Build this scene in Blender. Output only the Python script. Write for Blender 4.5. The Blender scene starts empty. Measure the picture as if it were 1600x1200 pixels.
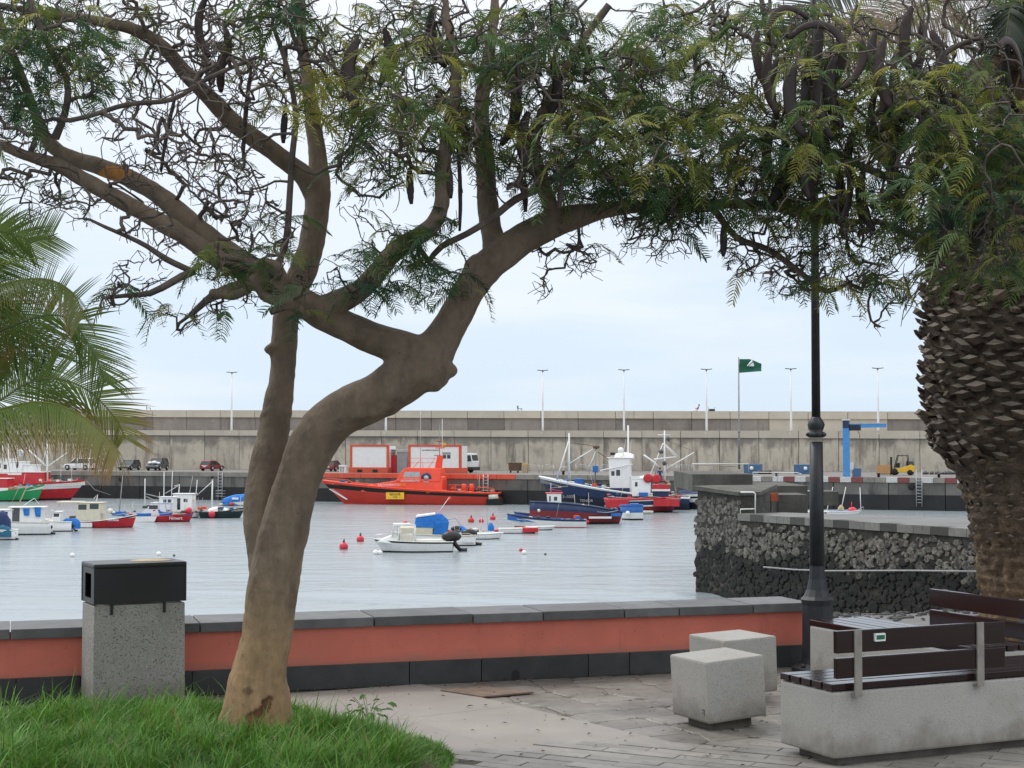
import bpy, bmesh, math, random
import numpy as np
from mathutils import Vector, Matrix, noise as mnoise
random.seed(7); np.random.seed(7)
S = bpy.context.scene
COL = S.collection
PI = math.pi
R = math.radians
# ------------------------------------------------------------------ camera
F = 2490.0; CZ = 1.75; PITCH = math.atan(90/F)
SP, CP = math.sin(PITCH), math.cos(PITCH)
cam = bpy.data.cameras.new('camera'); camo = bpy.data.objects.new('camera', cam); COL.objects.link(camo)
camo.location = (0, 0, CZ); camo.rotation_euler = (PI/2+PITCH, 0, 0)
cam.sensor_width = 36; cam.lens = 36*F/1600; cam.clip_end = 8000; cam.clip_start = .1
S.camera = camo
def P(px, py, d):
    v = (600-py)/F; k = d/(CP-v*SP)
    return Vector(((px-800)/F*k, d, CZ+(SP+v*CP)*k))
def G(px, py, z):
    v = (600-py)/F; k = (z-CZ)/(SP+v*CP)
    return Vector(((px-800)/F*k, k*(CP-v*SP), z))
ZW = -5.71
ZQ = -2.3
# ------------------------------------------------------------------ world, sun, exposure
w = bpy.data.worlds.new('World'); S.world = w; w.use_nodes = True
nt = w.node_tree; nt.nodes.clear()
def N(nt, t, **k):
    n = nt.nodes.new(t)
    for a, b in k.items(): setattr(n, a, b)
    return n
out = N(nt, 'ShaderNodeOutputWorld'); mixs = N(nt, 'ShaderNodeMixShader')
sky = N(nt, 'ShaderNodeTexSky', sky_type='NISHITA', sun_disc=False)
SUN_EL, SUN_AZ = R(52), R(-55)          # azimuth measured from +Y, negative = to the left
sky.sun_elevation = SUN_EL; sky.sun_rotation = SUN_AZ
b1 = N(nt, 'ShaderNodeBackground'); b1.inputs[1].default_value = .1
nt.links.new(sky.outputs[0], b1.inputs[0])
tc = N(nt, 'ShaderNodeTexCoord'); sep = N(nt, 'ShaderNodeSeparateXYZ'); nt.links.new(tc.outputs['Generated'], sep.inputs[0])
ramp = N(nt, 'ShaderNodeValToRGB')
e = ramp.color_ramp.elements
e[0].position = 0; e[0].color = (.61, .735, .865, 1)
e[1].position = 1; e[1].color = (1.6, 1.6, 1.6, 1)
for p_, c_ in ((.08, (.64, .745, .87, 1)), (.16, (.72, .79, .89, 1)), (.27, (.88, .91, .96, 1)), (.5, (1.28, 1.3, 1.33, 1))):
    q = e.new(p_); q.color = c_
nt.links.new(sep.outputs[2], ramp.inputs[0])
mp = N(nt, 'ShaderNodeMapping'); mp.inputs['Scale'].default_value = (1, 1, 5)
nt.links.new(tc.outputs['Generated'], mp.inputs[0])
nz = N(nt, 'ShaderNodeTexNoise'); nz.inputs['Scale'].default_value = 3.2; nz.inputs['Detail'].default_value = 5; nz.inputs['Roughness'].default_value = .55
nt.links.new(mp.outputs[0], nz.inputs['Vector'])
mr = N(nt, 'ShaderNodeMapRange'); mr.inputs[1].default_value = .45; mr.inputs[2].default_value = .75; mr.inputs[3].default_value = 0; mr.inputs[4].default_value = .75
nt.links.new(nz.outputs[0], mr.inputs[0])
mx = N(nt, 'ShaderNodeMixRGB'); mx.inputs[2].default_value = (.83, .87, .92, 1)
nt.links.new(mr.outputs[0], mx.inputs[0]); nt.links.new(ramp.outputs[0], mx.inputs[1])
b2 = N(nt, 'ShaderNodeBackground'); b2.inputs[1].default_value = 1.04
nt.links.new(mx.outputs[0], b2.inputs[0])
mixs.inputs[0].default_value = .9
nt.links.new(b1.outputs[0], mixs.inputs[1]); nt.links.new(b2.outputs[0], mixs.inputs[2]); nt.links.new(mixs.outputs[0], out.inputs[0])
sl = bpy.data.lights.new('sun', 'SUN'); sl.energy = 1.3; sl.angle = R(14); sl.color = (1, .97, .92)
slo = bpy.data.objects.new('sun', sl); COL.objects.link(slo)
dirv = Vector((math.sin(SUN_AZ)*math.cos(SUN_EL), math.cos(SUN_AZ)*math.cos(SUN_EL), math.sin(SUN_EL)))
slo.rotation_euler = dirv.to_track_quat('Z', 'Y').to_euler()
S.view_settings.view_transform = 'Standard'; S.view_settings.look = 'None'; S.view_settings.gamma = 1
S.view_settings.use_curve_mapping = False; S.view_settings.exposure = 0.2
S.cycles.max_bounces = 6; S.cycles.transparent_max_bounces = 8

# ------------------------------------------------------------------ materials
def mat(name, col, rough=.6, var=.18, scale=4, bump=0, bscale=40, metal=0, rand=.0, spec=.5, col2=None, detail=5, stretch=(1, 1, 1), sharp=None, speck=None, attr=None, transl=0, bdist=.01, drip=None, world=False, topst=None, lowst=None):
    m = bpy.data.materials.new(name); m.use_nodes = True; t = m.node_tree; L = t.links.new
    b = t.nodes['Principled BSDF']; b.inputs['Roughness'].default_value = rough; b.inputs['Metallic'].default_value = metal
    b.inputs['Specular IOR Level'].default_value = spec
    tc = N(t, 'ShaderNodeTexCoord'); oi = N(t, 'ShaderNodeObjectInfo')
    off = N(t, 'ShaderNodeVectorMath', operation='MULTIPLY_ADD'); off.inputs[0].default_value = (1, 1, 1)
    cmb = N(t, 'ShaderNodeCombineXYZ')
    mm = N(t, 'ShaderNodeMath', operation='MULTIPLY'); mm.inputs[1].default_value = 37.0; L(oi.outputs['Random'], mm.inputs[0])
    L(mm.outputs[0], cmb.inputs[0]); L(mm.outputs[0], cmb.inputs[1])
    add = N(t, 'ShaderNodeVectorMath', operation='ADD'); L(tc.outputs['Object'], add.inputs[0]); L(cmb.outputs[0], add.inputs[1])
    if world:
        ge = N(t, 'ShaderNodeNewGeometry'); L(ge.outputs['Position'], add.inputs[0]); add.inputs[1].default_value = (0, 0, 0); t.links.remove(add.inputs[1].links[0])
    mpn = N(t, 'ShaderNodeMapping'); mpn.inputs['Scale'].default_value = stretch; L(add.outputs[0], mpn.inputs[0])
    t.nodes.remove(off)
    n1 = N(t, 'ShaderNodeTexNoise'); n1.inputs['Scale'].default_value = scale; n1.inputs['Detail'].default_value = detail; n1.inputs['Roughness'].default_value = .62
    L(mpn.outputs[0], n1.inputs['Vector'])
    c = Vector(col[:3])
    lo = tuple(c*(1-var)) if col2 is None else tuple(col2)
    hi = tuple(c*(1+var)) if col2 is None else tuple(c)
    rp = N(t, 'ShaderNodeMapRange'); a_, b_ = sharp or (.3, .7); rp.inputs[1].default_value = a_; rp.inputs[2].default_value = b_
    L(n1.outputs[0], rp.inputs[0])
    mxx = N(t, 'ShaderNodeMixRGB'); mxx.inputs[1].default_value = (*lo, 1); mxx.inputs[2].default_value = (*hi, 1); L(rp.outputs[0], mxx.inputs[0])
    colour = mxx.outputs[0]
    if speck:
        for (sc_, th, cc, am) in speck:
            v = N(t, 'ShaderNodeTexNoise'); v.inputs['Scale'].default_value = sc_; v.inputs['Detail'].default_value = 2 if sc_ > 8 else 6
            L(add.outputs[0], v.inputs['Vector'])
            r2 = N(t, 'ShaderNodeMapRange'); r2.inputs[1].default_value = th; r2.inputs[2].default_value = th+(.05 if sc_ > 8 else .16); r2.inputs[4].default_value = am
            L(v.outputs[0], r2.inputs[0])
            m2 = N(t, 'ShaderNodeMixRGB'); m2.inputs[2].default_value = (*cc, 1); L(r2.outputs[0], m2.inputs[0]); L(colour, m2.inputs[1]); colour = m2.outputs[0]
    if drip:
        cc, am, th = drip
        mp2 = N(t, 'ShaderNodeMapping'); mp2.inputs['Scale'].default_value = (1, 1, .16); L(add.outputs[0], mp2.inputs[0])
        v = N(t, 'ShaderNodeTexNoise'); v.inputs['Scale'].default_value = 2.2*scale; v.inputs['Detail'].default_value = 6; v.inputs['Roughness'].default_value = .7
        L(mp2.outputs[0], v.inputs['Vector'])
        r2 = N(t, 'ShaderNodeMapRange'); r2.inputs[1].default_value = th; r2.inputs[2].default_value = th+.13; r2.inputs[4].default_value = am
        L(v.outputs[0], r2.inputs[0])
        m2 = N(t, 'ShaderNodeMixRGB'); m2.inputs[2].default_value = (*cc, 1); L(r2.outputs[0], m2.inputs[0]); L(colour, m2.inputs[1]); colour = m2.outputs[0]
    if topst:
        z0_, z1_, cc = topst; sz_ = N(t, 'ShaderNodeSeparateXYZ'); L(tc.outputs['Object'], sz_.inputs[0])
        nn = N(t, 'ShaderNodeTexNoise'); nn.inputs['Scale'].default_value = .5; nn.inputs['Detail'].default_value = 7; nn.inputs['Roughness'].default_value = .65; L(add.outputs[0], nn.inputs['Vector'])
        ma = N(t, 'ShaderNodeMath', operation='MULTIPLY_ADD'); ma.inputs[1].default_value = 5.5; L(nn.outputs[0], ma.inputs[0]); L(sz_.outputs[2], ma.inputs[2])
        r4 = N(t, 'ShaderNodeMapRange'); r4.inputs[1].default_value = z0_+2.75; r4.inputs[2].default_value = z1_+2.75; r4.inputs[4].default_value = .85; L(ma.outputs[0], r4.inputs[0])
        m4 = N(t, 'ShaderNodeMixRGB'); m4.inputs[2].default_value = (*cc, 1); L(r4.outputs[0], m4.inputs[0]); L(colour, m4.inputs[1]); colour = m4.outputs[0]
    if lowst:
        z0_, z1_, cc, am_, ns_ = lowst; sz_ = N(t, 'ShaderNodeSeparateXYZ'); L(tc.outputs['Object'], sz_.inputs[0])
        nn = N(t, 'ShaderNodeTexNoise'); nn.inputs['Scale'].default_value = ns_; nn.inputs['Detail'].default_value = 7; nn.inputs['Roughness'].default_value = .65; L(add.outputs[0], nn.inputs['Vector'])
        ma = N(t, 'ShaderNodeMath', operation='MULTIPLY_ADD'); ma.inputs[1].default_value = -(z1_-z0_)*3; L(nn.outputs[0], ma.inputs[0]); L(sz_.outputs[2], ma.inputs[2])
        r4 = N(t, 'ShaderNodeMapRange'); r4.inputs[1].default_value = z1_-(z1_-z0_)*1.5; r4.inputs[2].default_value = z0_-(z1_-z0_)*1.5; r4.inputs[3].default_value = 0; r4.inputs[4].default_value = am_; L(ma.outputs[0], r4.inputs[0])
        m4 = N(t, 'ShaderNodeMixRGB'); m4.inputs[2].default_value = (*cc, 1); L(r4.outputs[0], m4.inputs[0]); L(colour, m4.inputs[1]); colour = m4.outputs[0]
    if attr:
        at = N(t, 'ShaderNodeAttribute'); at.attribute_name = attr
        m3 = N(t, 'ShaderNodeMixRGB', blend_type='MULTIPLY'); m3.inputs[0].default_value = 1; L(colour, m3.inputs[1]); L(at.outputs['Color'], m3.inputs[2]); colour = m3.outputs[0]
    if rand:
        hs = N(t, 'ShaderNodeHueSaturation'); r3 = N(t, 'ShaderNodeMapRange'); r3.inputs[3].default_value = 1-rand; r3.inputs[4].default_value = 1+rand
        L(oi.outputs['Random'], r3.inputs[0]); L(r3.outputs[0], hs.inputs['Value']); L(colour, hs.inputs['Color']); colour = hs.outputs[0]
    L(colour, b.inputs['Base Color'])
    if bump:
        n2 = N(t, 'ShaderNodeTexNoise'); n2.inputs['Scale'].default_value = bscale; n2.inputs['Detail'].default_value = 6; L(mpn.outputs[0], n2.inputs['Vector'])
        bp = N(t, 'ShaderNodeBump'); bp.inputs['Strength'].default_value = bump; bp.inputs['Distance'].default_value = bdist; L(n2.outputs[0], bp.inputs['Height']); L(bp.outputs[0], b.inputs['Normal'])
    if transl:
        tr = N(t, 'ShaderNodeBsdfTranslucent'); L(colour, tr.inputs[0]); ms = N(t, 'ShaderNodeMixShader'); ms.inputs[0].default_value = transl
        L(b.outputs[0], ms.inputs[1]); L(tr.outputs[0], ms.inputs[2]); L(ms.outputs[0], t.nodes['Material Output'].inputs[0])
    return m
M = {}
def simple(k, col, rough=.45, **kw): M[k] = mat(k, col, rough, **kw)
simple('granite', (.3, .29, .265), .8, var=.12, scale=3, speck=[(85, .58, (.07, .07, .07), .75), (110, .6, (.42, .42, .4), .65), (3, .62, (.13, .12, .1), .4)], lowst=(.03, .2, (.14, .125, .1), .6, 5), bump=.3, bscale=90, bdist=.003)
simple('granite_light', (.36, .35, .325), .8, var=.08, scale=2.5, speck=[(130, .57, (.19, .19, .18), .6), (160, .58, (.42, .42, .41), .6), (2.2, .58, (.24, .215, .17), .6)], lowst=(.04, .2, (.15, .135, .11), .75, 5), bump=.25, bscale=90, bdist=.003)
simple('black_plastic', (.012, .012, .014), .35, var=.3)
simple('iron', (.018, .021, .026), .5, var=.35, scale=9, bump=.15, bscale=60, bdist=.002)
simple('steel', (.26, .245, .22), .5, var=.2, metal=.3, scale=12)
simple('wood_brown', (.016, .006, .007), .17, var=.3, scale=6, stretch=(.3, 8, 8), bump=.2, bscale=20, bdist=.001, spec=.55)
simple('red_render', (.62, .175, .125), .9, var=.08, scale=3, bump=.5, bscale=130, bdist=.004, drip=((.42, .125, .09), .55, .54), speck=[(1.6, .56, (.5, .17, .125), .6), (30, .66, (.3, .09, .07), .4)], lowst=(.16, .23, (.33, .17, .13), .6, 3))
simple('basalt', (.1, .102, .104), .6, var=.3, scale=5, rand=.25, bump=.3, bscale=60, bdist=.003, speck=[(4, .62, (.15, .15, .15), .5)])
simple('basalt_dark', (.038, .04, .041), .6, var=.3, scale=5, rand=.2, bump=.3, bscale=60, bdist=.003, speck=[(3.5, .63, (.1, .1, .1), .5)])
simple('pink_stone', (.275, .25, .225), .6, var=.12, scale=1.6, rand=.04, world=True, bump=.3, bscale=70, bdist=.003, speck=[(1.0, .56, (.22, .185, .16), .6), (5, .64, (.18, .15, .13), .5)])
simple('grey_stone', (.2, .185, .165), .45, var=.3, scale=2.6, rand=.12, bump=.7, bscale=16, bdist=.012, world=True, speck=[(1.1, .5, (.09, .082, .074), .8), (4, .6, (.07, .064, .056), .65), (2.3, .6, (.29, .27, .24), .6), (14, .64, (.05, .045, .04), .6)])
simple('paver', (.23, .215, .195), .5, var=.2, scale=6, rand=.2, world=True, bump=.4, bscale=60, bdist=.004, speck=[(1.2, .54, (.1, .092, .083), .75), (9, .63, (.08, .07, .06), .5)])
simple('joint', (.13, .115, .098), .9, var=.4, scale=5)
simple('dirt', (.06, .045, .03), .95, var=.4, scale=9)
simple('manhole', (.16, .115, .085), .7, var=.25, scale=9, bump=.4, bscale=40)
simple('sand', (.125, .123, .12), .85, var=.15, scale=.6, bump=.5, bscale=5, bdist=.05, speck=[(1.2, .6, (.07, .07, .07), .5), (7, .66, (.2, .2, .2), .6)])
simple('pebble', (.1, .1, .097), .8, rand=.5)
simple('rock', (.12, .113, .098), .9, var=.8, scale=3.5, world=True, rand=.18, bump=1, bscale=9, bdist=.06, speck=[(5, .5, (.025, .024, .022), .85), (7, .58, (.2, .19, .17), .7), (12, .6, (.03, .03, .028), .7)])
simple('rock_wet', (.013, .013, .012), .9, var=.5, scale=2.2, rand=.4, bump=.8, bscale=9, bdist=.05)
simple('mortar', (.05, .047, .04), .9, var=.45, scale=1.2, bump=1, bscale=6, bdist=.1)
simple('pier_conc', (.075, .073, .062), .85, var=.4, scale=.6, bump=.5, bscale=5, bdist=.05, drip=((.05, .05, .045), .7, .5))
simple('ledge_top', (.12, .12, .115), .6, var=.25, scale=.5)
simple('checker_dark', (.05, .05, .046), .8, rand=.3); simple('checker_light', (.17, .168, .155), .8, rand=.2, drip=((.08, .08, .07), .7, .55))
simple('quay_conc', (.12, .113, .105), .85, var=.35, scale=.25, rand=.12, bump=.3, bscale=3, bdist=.05, drip=((.03, .03, .03), .7, .5))
simple('quay_wet', (.016, .017, .018), .7, var=.4, scale=.5, rand=.2)
simple('quay_top', (.17, .16, .15), .85, var=.25, scale=.2)
simple('kerb_conc', (.24, .225, .2), .85, var=.2, scale=1, rand=.1)
simple('kerb_orange', (.6, .1, .05), .7, var=.15, scale=1, drip=((.35, .12, .08), .5, .55))
simple('kerb_white', (.55, .55, .53), .7, var=.15, drip=((.25, .22, .2), .6, .55)); simple('kerb_red', (.2, .06, .06), .7, var=.2)
simple('wall_light', (.5, .45, .37), .9, var=.1, scale=.35, rand=.06, drip=((.2, .178, .15), .9, .5), speck=[(.3, .56, (.27, .24, .2), .8), (1.2, .58, (.3, .265, .22), .6), (4, .62, (.25, .22, .19), .5)], topst=(1.1, 2.2, (.2, .185, .165)), bump=.4, bscale=3, bdist=.05)
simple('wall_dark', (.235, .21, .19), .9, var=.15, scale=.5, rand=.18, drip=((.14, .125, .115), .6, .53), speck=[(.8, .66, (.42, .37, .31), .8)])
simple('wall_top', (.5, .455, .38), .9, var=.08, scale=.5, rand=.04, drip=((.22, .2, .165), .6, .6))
simple('joint_dark', (.2, .18, .15), .95)
simple('white', (.78, .79, .78), .35, var=.05, scale=2, drip=((.5, .42, .33), .45, .58)); simple('offwhite', (.66, .64, .56), .45, var=.08, scale=2)
simple('white_post', (.8, .8, .8), .5, var=.04); simple('cream', (.62, .58, .46), .5, var=.08)
simple('orange', (.85, .075, .028), .4, var=.1, scale=1, drip=((.55, .1, .06), .4, .58)); simple('orange_dk', (.55, .045, .028), .5, var=.1, scale=1)
simple('red', (.5, .02, .03), .4, var=.2, scale=2, drip=((.3, .07, .06), .5, .56)); simple('dark_red', (.2, .02, .025), .35, var=.1); simple('buoy_red', (.6, .035, .06), .4, var=.12, scale=4)
simple('navy', (.012, .03, .095), .4, var=.25, scale=1.5, drip=((.1, .09, .09), .4, .58)); simple('blacknavy', (.008, .012, .03), .4, var=.3, scale=1); simple('blue', (.02, .13, .42), .5, var=.15, scale=2)
simple('canvas_blue', (.015, .16, .52), .8, var=.2, scale=3, bump=1, bscale=5, bdist=.08); simple('canvas_navy', (.02, .04, .12), .8, var=.2, bump=1, bscale=5, bdist=.05)
simple('canvas_teal', (.02, .12, .2), .8, var=.2, bump=1, bscale=5, bdist=.05)
simple('green', (.02, .3, .1), .4, var=.1); simple('teal_dark', (.01, .03, .035), .4, var=.2)
simple('black', (.01, .01, .011), .4, var=.3); simple('rubber', (.014, .013, .013), .8, var=.3)
simple('glass', (.02, .028, .03), .08, var=.2, spec=.8); simple('glass_green', (.2, .3, .26), .1, var=.2, spec=.8)
simple('grey', (.3, .3, .3), .5); simple('dark_grey', (.07, .07, .075), .5); simple('mid_grey', (.16, .165, .17), .5)
simple('silver', (.45, .46, .47), .3, metal=.6); simple('chrome', (.6, .6, .6), .2, metal=.9)
simple('yellow', (.75, .45, .03), .5, var=.12); simple('placard', (.85, .5, .03), .5); simple('crate_wood', (.48, .28, .12), .8, var=.15)
simple('crane_blue', (.06, .25, .56), .45, var=.12); simple('flag_green', (.015, .12, .07), .8, var=.15); simple('pole_grey', (.22, .22, .22), .5, metal=.3)
simple('brown', (.12, .07, .045), .8); simple('rust', (.3, .07, .03), .9, var=.3); simple('tan', (.42, .33, .2), .8, var=.3); simple('skin', (.42, .24, .16), .6); simple('hair', (.03, .02, .015), .8)
simple('car_red', (.17, .015, .02), .25, spec=.7); simple('car_dark', (.035, .045, .05), .25, spec=.7); simple('car_white', (.8, .81, .82), .2, spec=.7); simple('plastic_dark', (.03, .03, .03), .6)
simple('skipblue', (.06, .14, .26), .6, var=.2)
simple('foliage', (1, 1, 1), .5, var=.12, scale=6, attr='tint', transl=.45, spec=.35)
simple('grass_blade', (1, 1, 1), .5, var=.15, scale=3, attr='tint', transl=.3, spec=.3)
simple('bark', (.165, .124, .088), .9, var=.35, scale=9, stretch=(1, 1, .45), speck=[(60, .64, (.08, .062, .05), .35), (30, .68, (.085, .066, .052), .4), (18, .6, (.19, .16, .125), .4), (2.0, .54, (.105, .08, .058), .6), (4.2, .6, (.09, .07, .055), .45)], bump=1, bscale=38, bdist=.009, attr='tint')
simple('twig', (.085, .067, .055), .8, var=.35, scale=9, attr='tint')
simple('pod', (.022, .011, .009), .6, var=.4, scale=14, rand=.5, bump=.5, bscale=30, bdist=.004)
simple('scar', (.42, .22, .07), .8, var=.3, scale=22)
simple('palm_boot', (.078, .054, .038), .85, var=.4, scale=14, rand=.35, bump=.7, bscale=50, bdist=.008, stretch=(1, 1, .4))
simple('palm_cut', (.135, .11, .085), .85, var=.3, scale=20, rand=.3)
simple('palm_trunk', (.085, .06, .042), .95, var=.45, scale=7, bump=1, bscale=20, bdist=.04, speck=[(9, .6, (.2, .14, .085), .6)])
simple('palm_bole', (.075, .054, .038), .95, var=.5, scale=7, bump=1, bscale=20, bdist=.04, attr='tint', speck=[(9, .6, (.15, .11, .07), .6)])
simple('palm_leaf', (1, 1, 1), .4, var=.12, scale=5, attr='tint', transl=.45)
# water
def water_mat():
    m = bpy.data.materials.new('sea_water'); m.use_nodes = True; t = m.node_tree; L = t.links.new
    b = t.nodes['Principled BSDF']; b.inputs['Base Color'].default_value = (.26, .3, .32, 1); b.inputs['Roughness'].default_value = .2; b.inputs['IOR'].default_value = 1.33
    tc = N(t, 'ShaderNodeTexCoord'); h = None
    for sc_, st, wt in ((.22, (1, 2.2, 1), 1.0), (.9, (1, 1.8, 1), .32), (3.2, (1, 1.6, 1), .08)):
        mpn = N(t, 'ShaderNodeMapping'); mpn.inputs['Scale'].default_value = st; mpn.inputs['Rotation'].default_value = (0, 0, .12); L(tc.outputs['Object'], mpn.inputs[0])
        n = N(t, 'ShaderNodeTexNoise'); n.inputs['Scale'].default_value = sc_; n.inputs['Detail'].default_value = 4; L(mpn.outputs[0], n.inputs['Vector'])
        mu = N(t, 'ShaderNodeMath', operation='MULTIPLY'); mu.inputs[1].default_value = wt; L(n.outputs[0], mu.inputs[0])
        if h is None: h = mu.outputs[0]
        else:
            ad = N(t, 'ShaderNodeMath', operation='ADD'); L(h, ad.inputs[0]); L(mu.outputs[0], ad.inputs[1]); h = ad.outputs[0]
    bp = N(t, 'ShaderNodeBump'); bp.inputs['Strength'].default_value = 1; bp.inputs['Distance'].default_value = .22; L(h, bp.inputs['Height']); pn = N(t, 'ShaderNodeTexNoise'); pn.inputs['Scale'].default_value = .045; pn.inputs['Detail'].default_value = 4; pm_ = N(t, 'ShaderNodeMapping'); pm_.inputs['Scale'].default_value = (1, 2.5, 1); L(tc.outputs['Object'], pm_.inputs[0]); L(pm_.outputs[0], pn.inputs['Vector']); pr_ = N(t, 'ShaderNodeMapRange'); pr_.inputs[1].default_value = .35; pr_.inputs[2].default_value = .65; pr_.inputs[3].default_value = .35; pr_.inputs[4].default_value = 1.0; L(pn.outputs[0], pr_.inputs[0]); L(pr_.outputs[0], bp.inputs['Strength']); L(bp.outputs[0], b.inputs['Normal'])
    return m
M['water'] = water_mat()

# ------------------------------------------------------------------ mesh helpers
def link(o, parent=None):
    COL.objects.link(o)
    if parent is not None: o.parent = parent
    return o
def tag(o, label=None, cat=None, group=None, kind=None):
    if label: o['label'] = label
    if cat: o['category'] = cat
    if group: o['group'] = group
    if kind: o['kind'] = kind
    return o
def thing(name, label, cat, loc=(0, 0, 0), rz=0, group=None):
    o = bpy.data.objects.new(name, None); o.empty_display_size = .2
    o.location = loc; o.rotation_euler = (0, 0, rz); COL.objects.link(o)
    return tag(o, label, cat, group)
def copy_tree(o, parent=None):
    c = o.copy(); COL.objects.link(c); c.parent = parent
    for ch in list(o.children): copy_tree(ch, c)
    return c
class MB:
    def __init__(s): s.v = []; s.f = []; s.m = []; s.smooth = []
    def add(s, vs, fs, mi=0, sm=False):
        o = len(s.v); s.v += [tuple(v) for v in vs]
        for f in fs: s.f.append([i+o for i in f]); s.m.append(mi); s.smooth.append(sm)
        return s
    def box(s, c, d, mi=0, rz=0, rx=0, ry=0, taper=1.0):
        hx, hy, hz = d[0]/2, d[1]/2, d[2]/2
        m = Matrix.Translation(c) @ Matrix.Rotation(rz, 4, 'Z') @ Matrix.Rotation(ry, 4, 'Y') @ Matrix.Rotation(rx, 4, 'X')
        vs = [m @ Vector((x*hx*(taper if z > 0 else 1), y*hy*(taper if z > 0 else 1), z*hz)) for z in (-1, 1) for x, y in ((-1, -1), (1, -1), (1, 1), (-1, 1))]
        return s.add(vs, [(0, 3, 2, 1), (4, 5, 6, 7), (0, 1, 5, 4), (1, 2, 6, 5), (2, 3, 7, 6), (3, 0, 4, 7)], mi)
    def bb(s, x0, x1, y0, y1, z0, z1, mi=0): return s.box(((x0+x1)/2, (y0+y1)/2, (z0+z1)/2), (x1-x0, y1-y0, z1-z0), mi)
    def tube(s, pts, rad, n=6, mi=0, cap=True, sm=True):
        pts = [Vector(p) for p in pts]; k = len(pts)
        rad = rad if isinstance(rad, (list, tuple)) else [rad]*k
        vs = []; ref = None
        for i, p in enumerate(pts):
            t = (pts[min(i+1, k-1)]-pts[max(i-1, 0)]).normalized()
            if ref is None: ref = t.orthogonal().normalized()
            ref = (ref-t*ref.dot(t)).normalized(); bn = t.cross(ref)
            vs += [p+(ref*math.cos(2*PI*j/n)+bn*math.sin(2*PI*j/n))*rad[i] for j in range(n)]
        fs = [(i*n+j, i*n+(j+1) % n, (i+1)*n+(j+1) % n, (i+1)*n+j) for i in range(k-1) for j in range(n)]
        s.add(vs, fs, mi, sm)
        if cap:
            o = len(s.v)-k*n
            s.f.append([o+j for j in range(n)][::-1]); s.m.append(mi); s.smooth.append(False)
            s.f.append([o+(k-1)*n+j for j in range(n)]); s.m.append(mi); s.smooth.append(False)
        return s
    def lathe(s, prof, c=(0, 0, 0), n=16, mi=0, sm=True, axis='Z'):
        vs = []
        for r, z in prof:
            for j in range(n):
                a = 2*PI*j/n; x, y = r*math.cos(a), r*math.sin(a)
                p = (x, y, z) if axis == 'Z' else ((x, z, y) if axis == 'Y' else (z, x, y))
                vs.append((p[0]+c[0], p[1]+c[1], p[2]+c[2]))
        k = len(prof)
        fs = [(i*n+j, i*n+(j+1) % n, (i+1)*n+(j+1) % n, (i+1)*n+j) for i in range(k-1) for j in range(n)]
        s.add(vs, fs, mi, sm)
        o = len(s.v)-k*n
        if prof[0][0] > 1e-4: s.f.append([o+j for j in range(n)][::-1]); s.m.append(mi); s.smooth.append(False)
        if prof[-1][0] > 1e-4: s.f.append([o+(k-1)*n+j for j in range(n)]); s.m.append(mi); s.smooth.append(False)
        return s
    def ball(s, c, r, mi=0, n=12, m=8, sq=(1, 1, 1)):
        prof = [(max(1e-5, math.sin(PI*i/m)), -math.cos(PI*i/m)) for i in range(m+1)]
        a = len(s.v); s.lathe(prof, (0, 0, 0), n, mi)
        for i in range(a, len(s.v)):
            v = s.v[i]; s.v[i] = (v[0]*r*sq[0]+c[0], v[1]*r*sq[1]+c[1], v[2]*r*sq[2]+c[2])
        return s
    def prism(s, poly, y0, y1, mi=0, tap=None):
        # poly in xz, extruded along y; tap(x,z) -> y scale
        n = len(poly); ym = (y0+y1)/2; tp = tap or (lambda x, z: 1)
        vs = [(x, ym+(y0-ym)*tp(x, z), z) for x, z in poly]+[(x, ym+(y1-ym)*tp(x, z), z) for x, z in poly]
        fs = [tuple(range(n)), tuple(range(2*n-1, n-1, -1))]+[(i, i+n, (i+1) % n+n, (i+1) % n) for i in range(n)]
        return s.add(vs, fs, mi)
    def build(s, name, mats, parent=None, bevel=0, loc=None, recalc=True):
        me = bpy.data.meshes.new(name)
        me.from_pydata(s.v, [], s.f)
        if not isinstance(mats, (list, tuple)): mats = [mats]
        for m in mats: me.materials.append(M[m] if isinstance(m, str) else m)
        me.polygons.foreach_set('material_index', s.m); me.polygons.foreach_set('use_smooth', s.smooth)
        if recalc or bevel:
            bm = bmesh.new(); bm.from_mesh(me)
            bmesh.ops.recalc_face_normals(bm, faces=bm.faces)
            if bevel:
                es = [e_ for e_ in bm.edges if len(e_.link_faces) == 2 and e_.calc_face_angle(0) > .5]
                bmesh.ops.bevel(bm, geom=es, offset=bevel, segments=2, affect='EDGES', profile=.6)
            bm.to_mesh(me); bm.free()
        me.update()
        o = bpy.data.objects.new(name, me); link(o, parent)
        if loc is not None: o.location = loc
        return o
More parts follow.
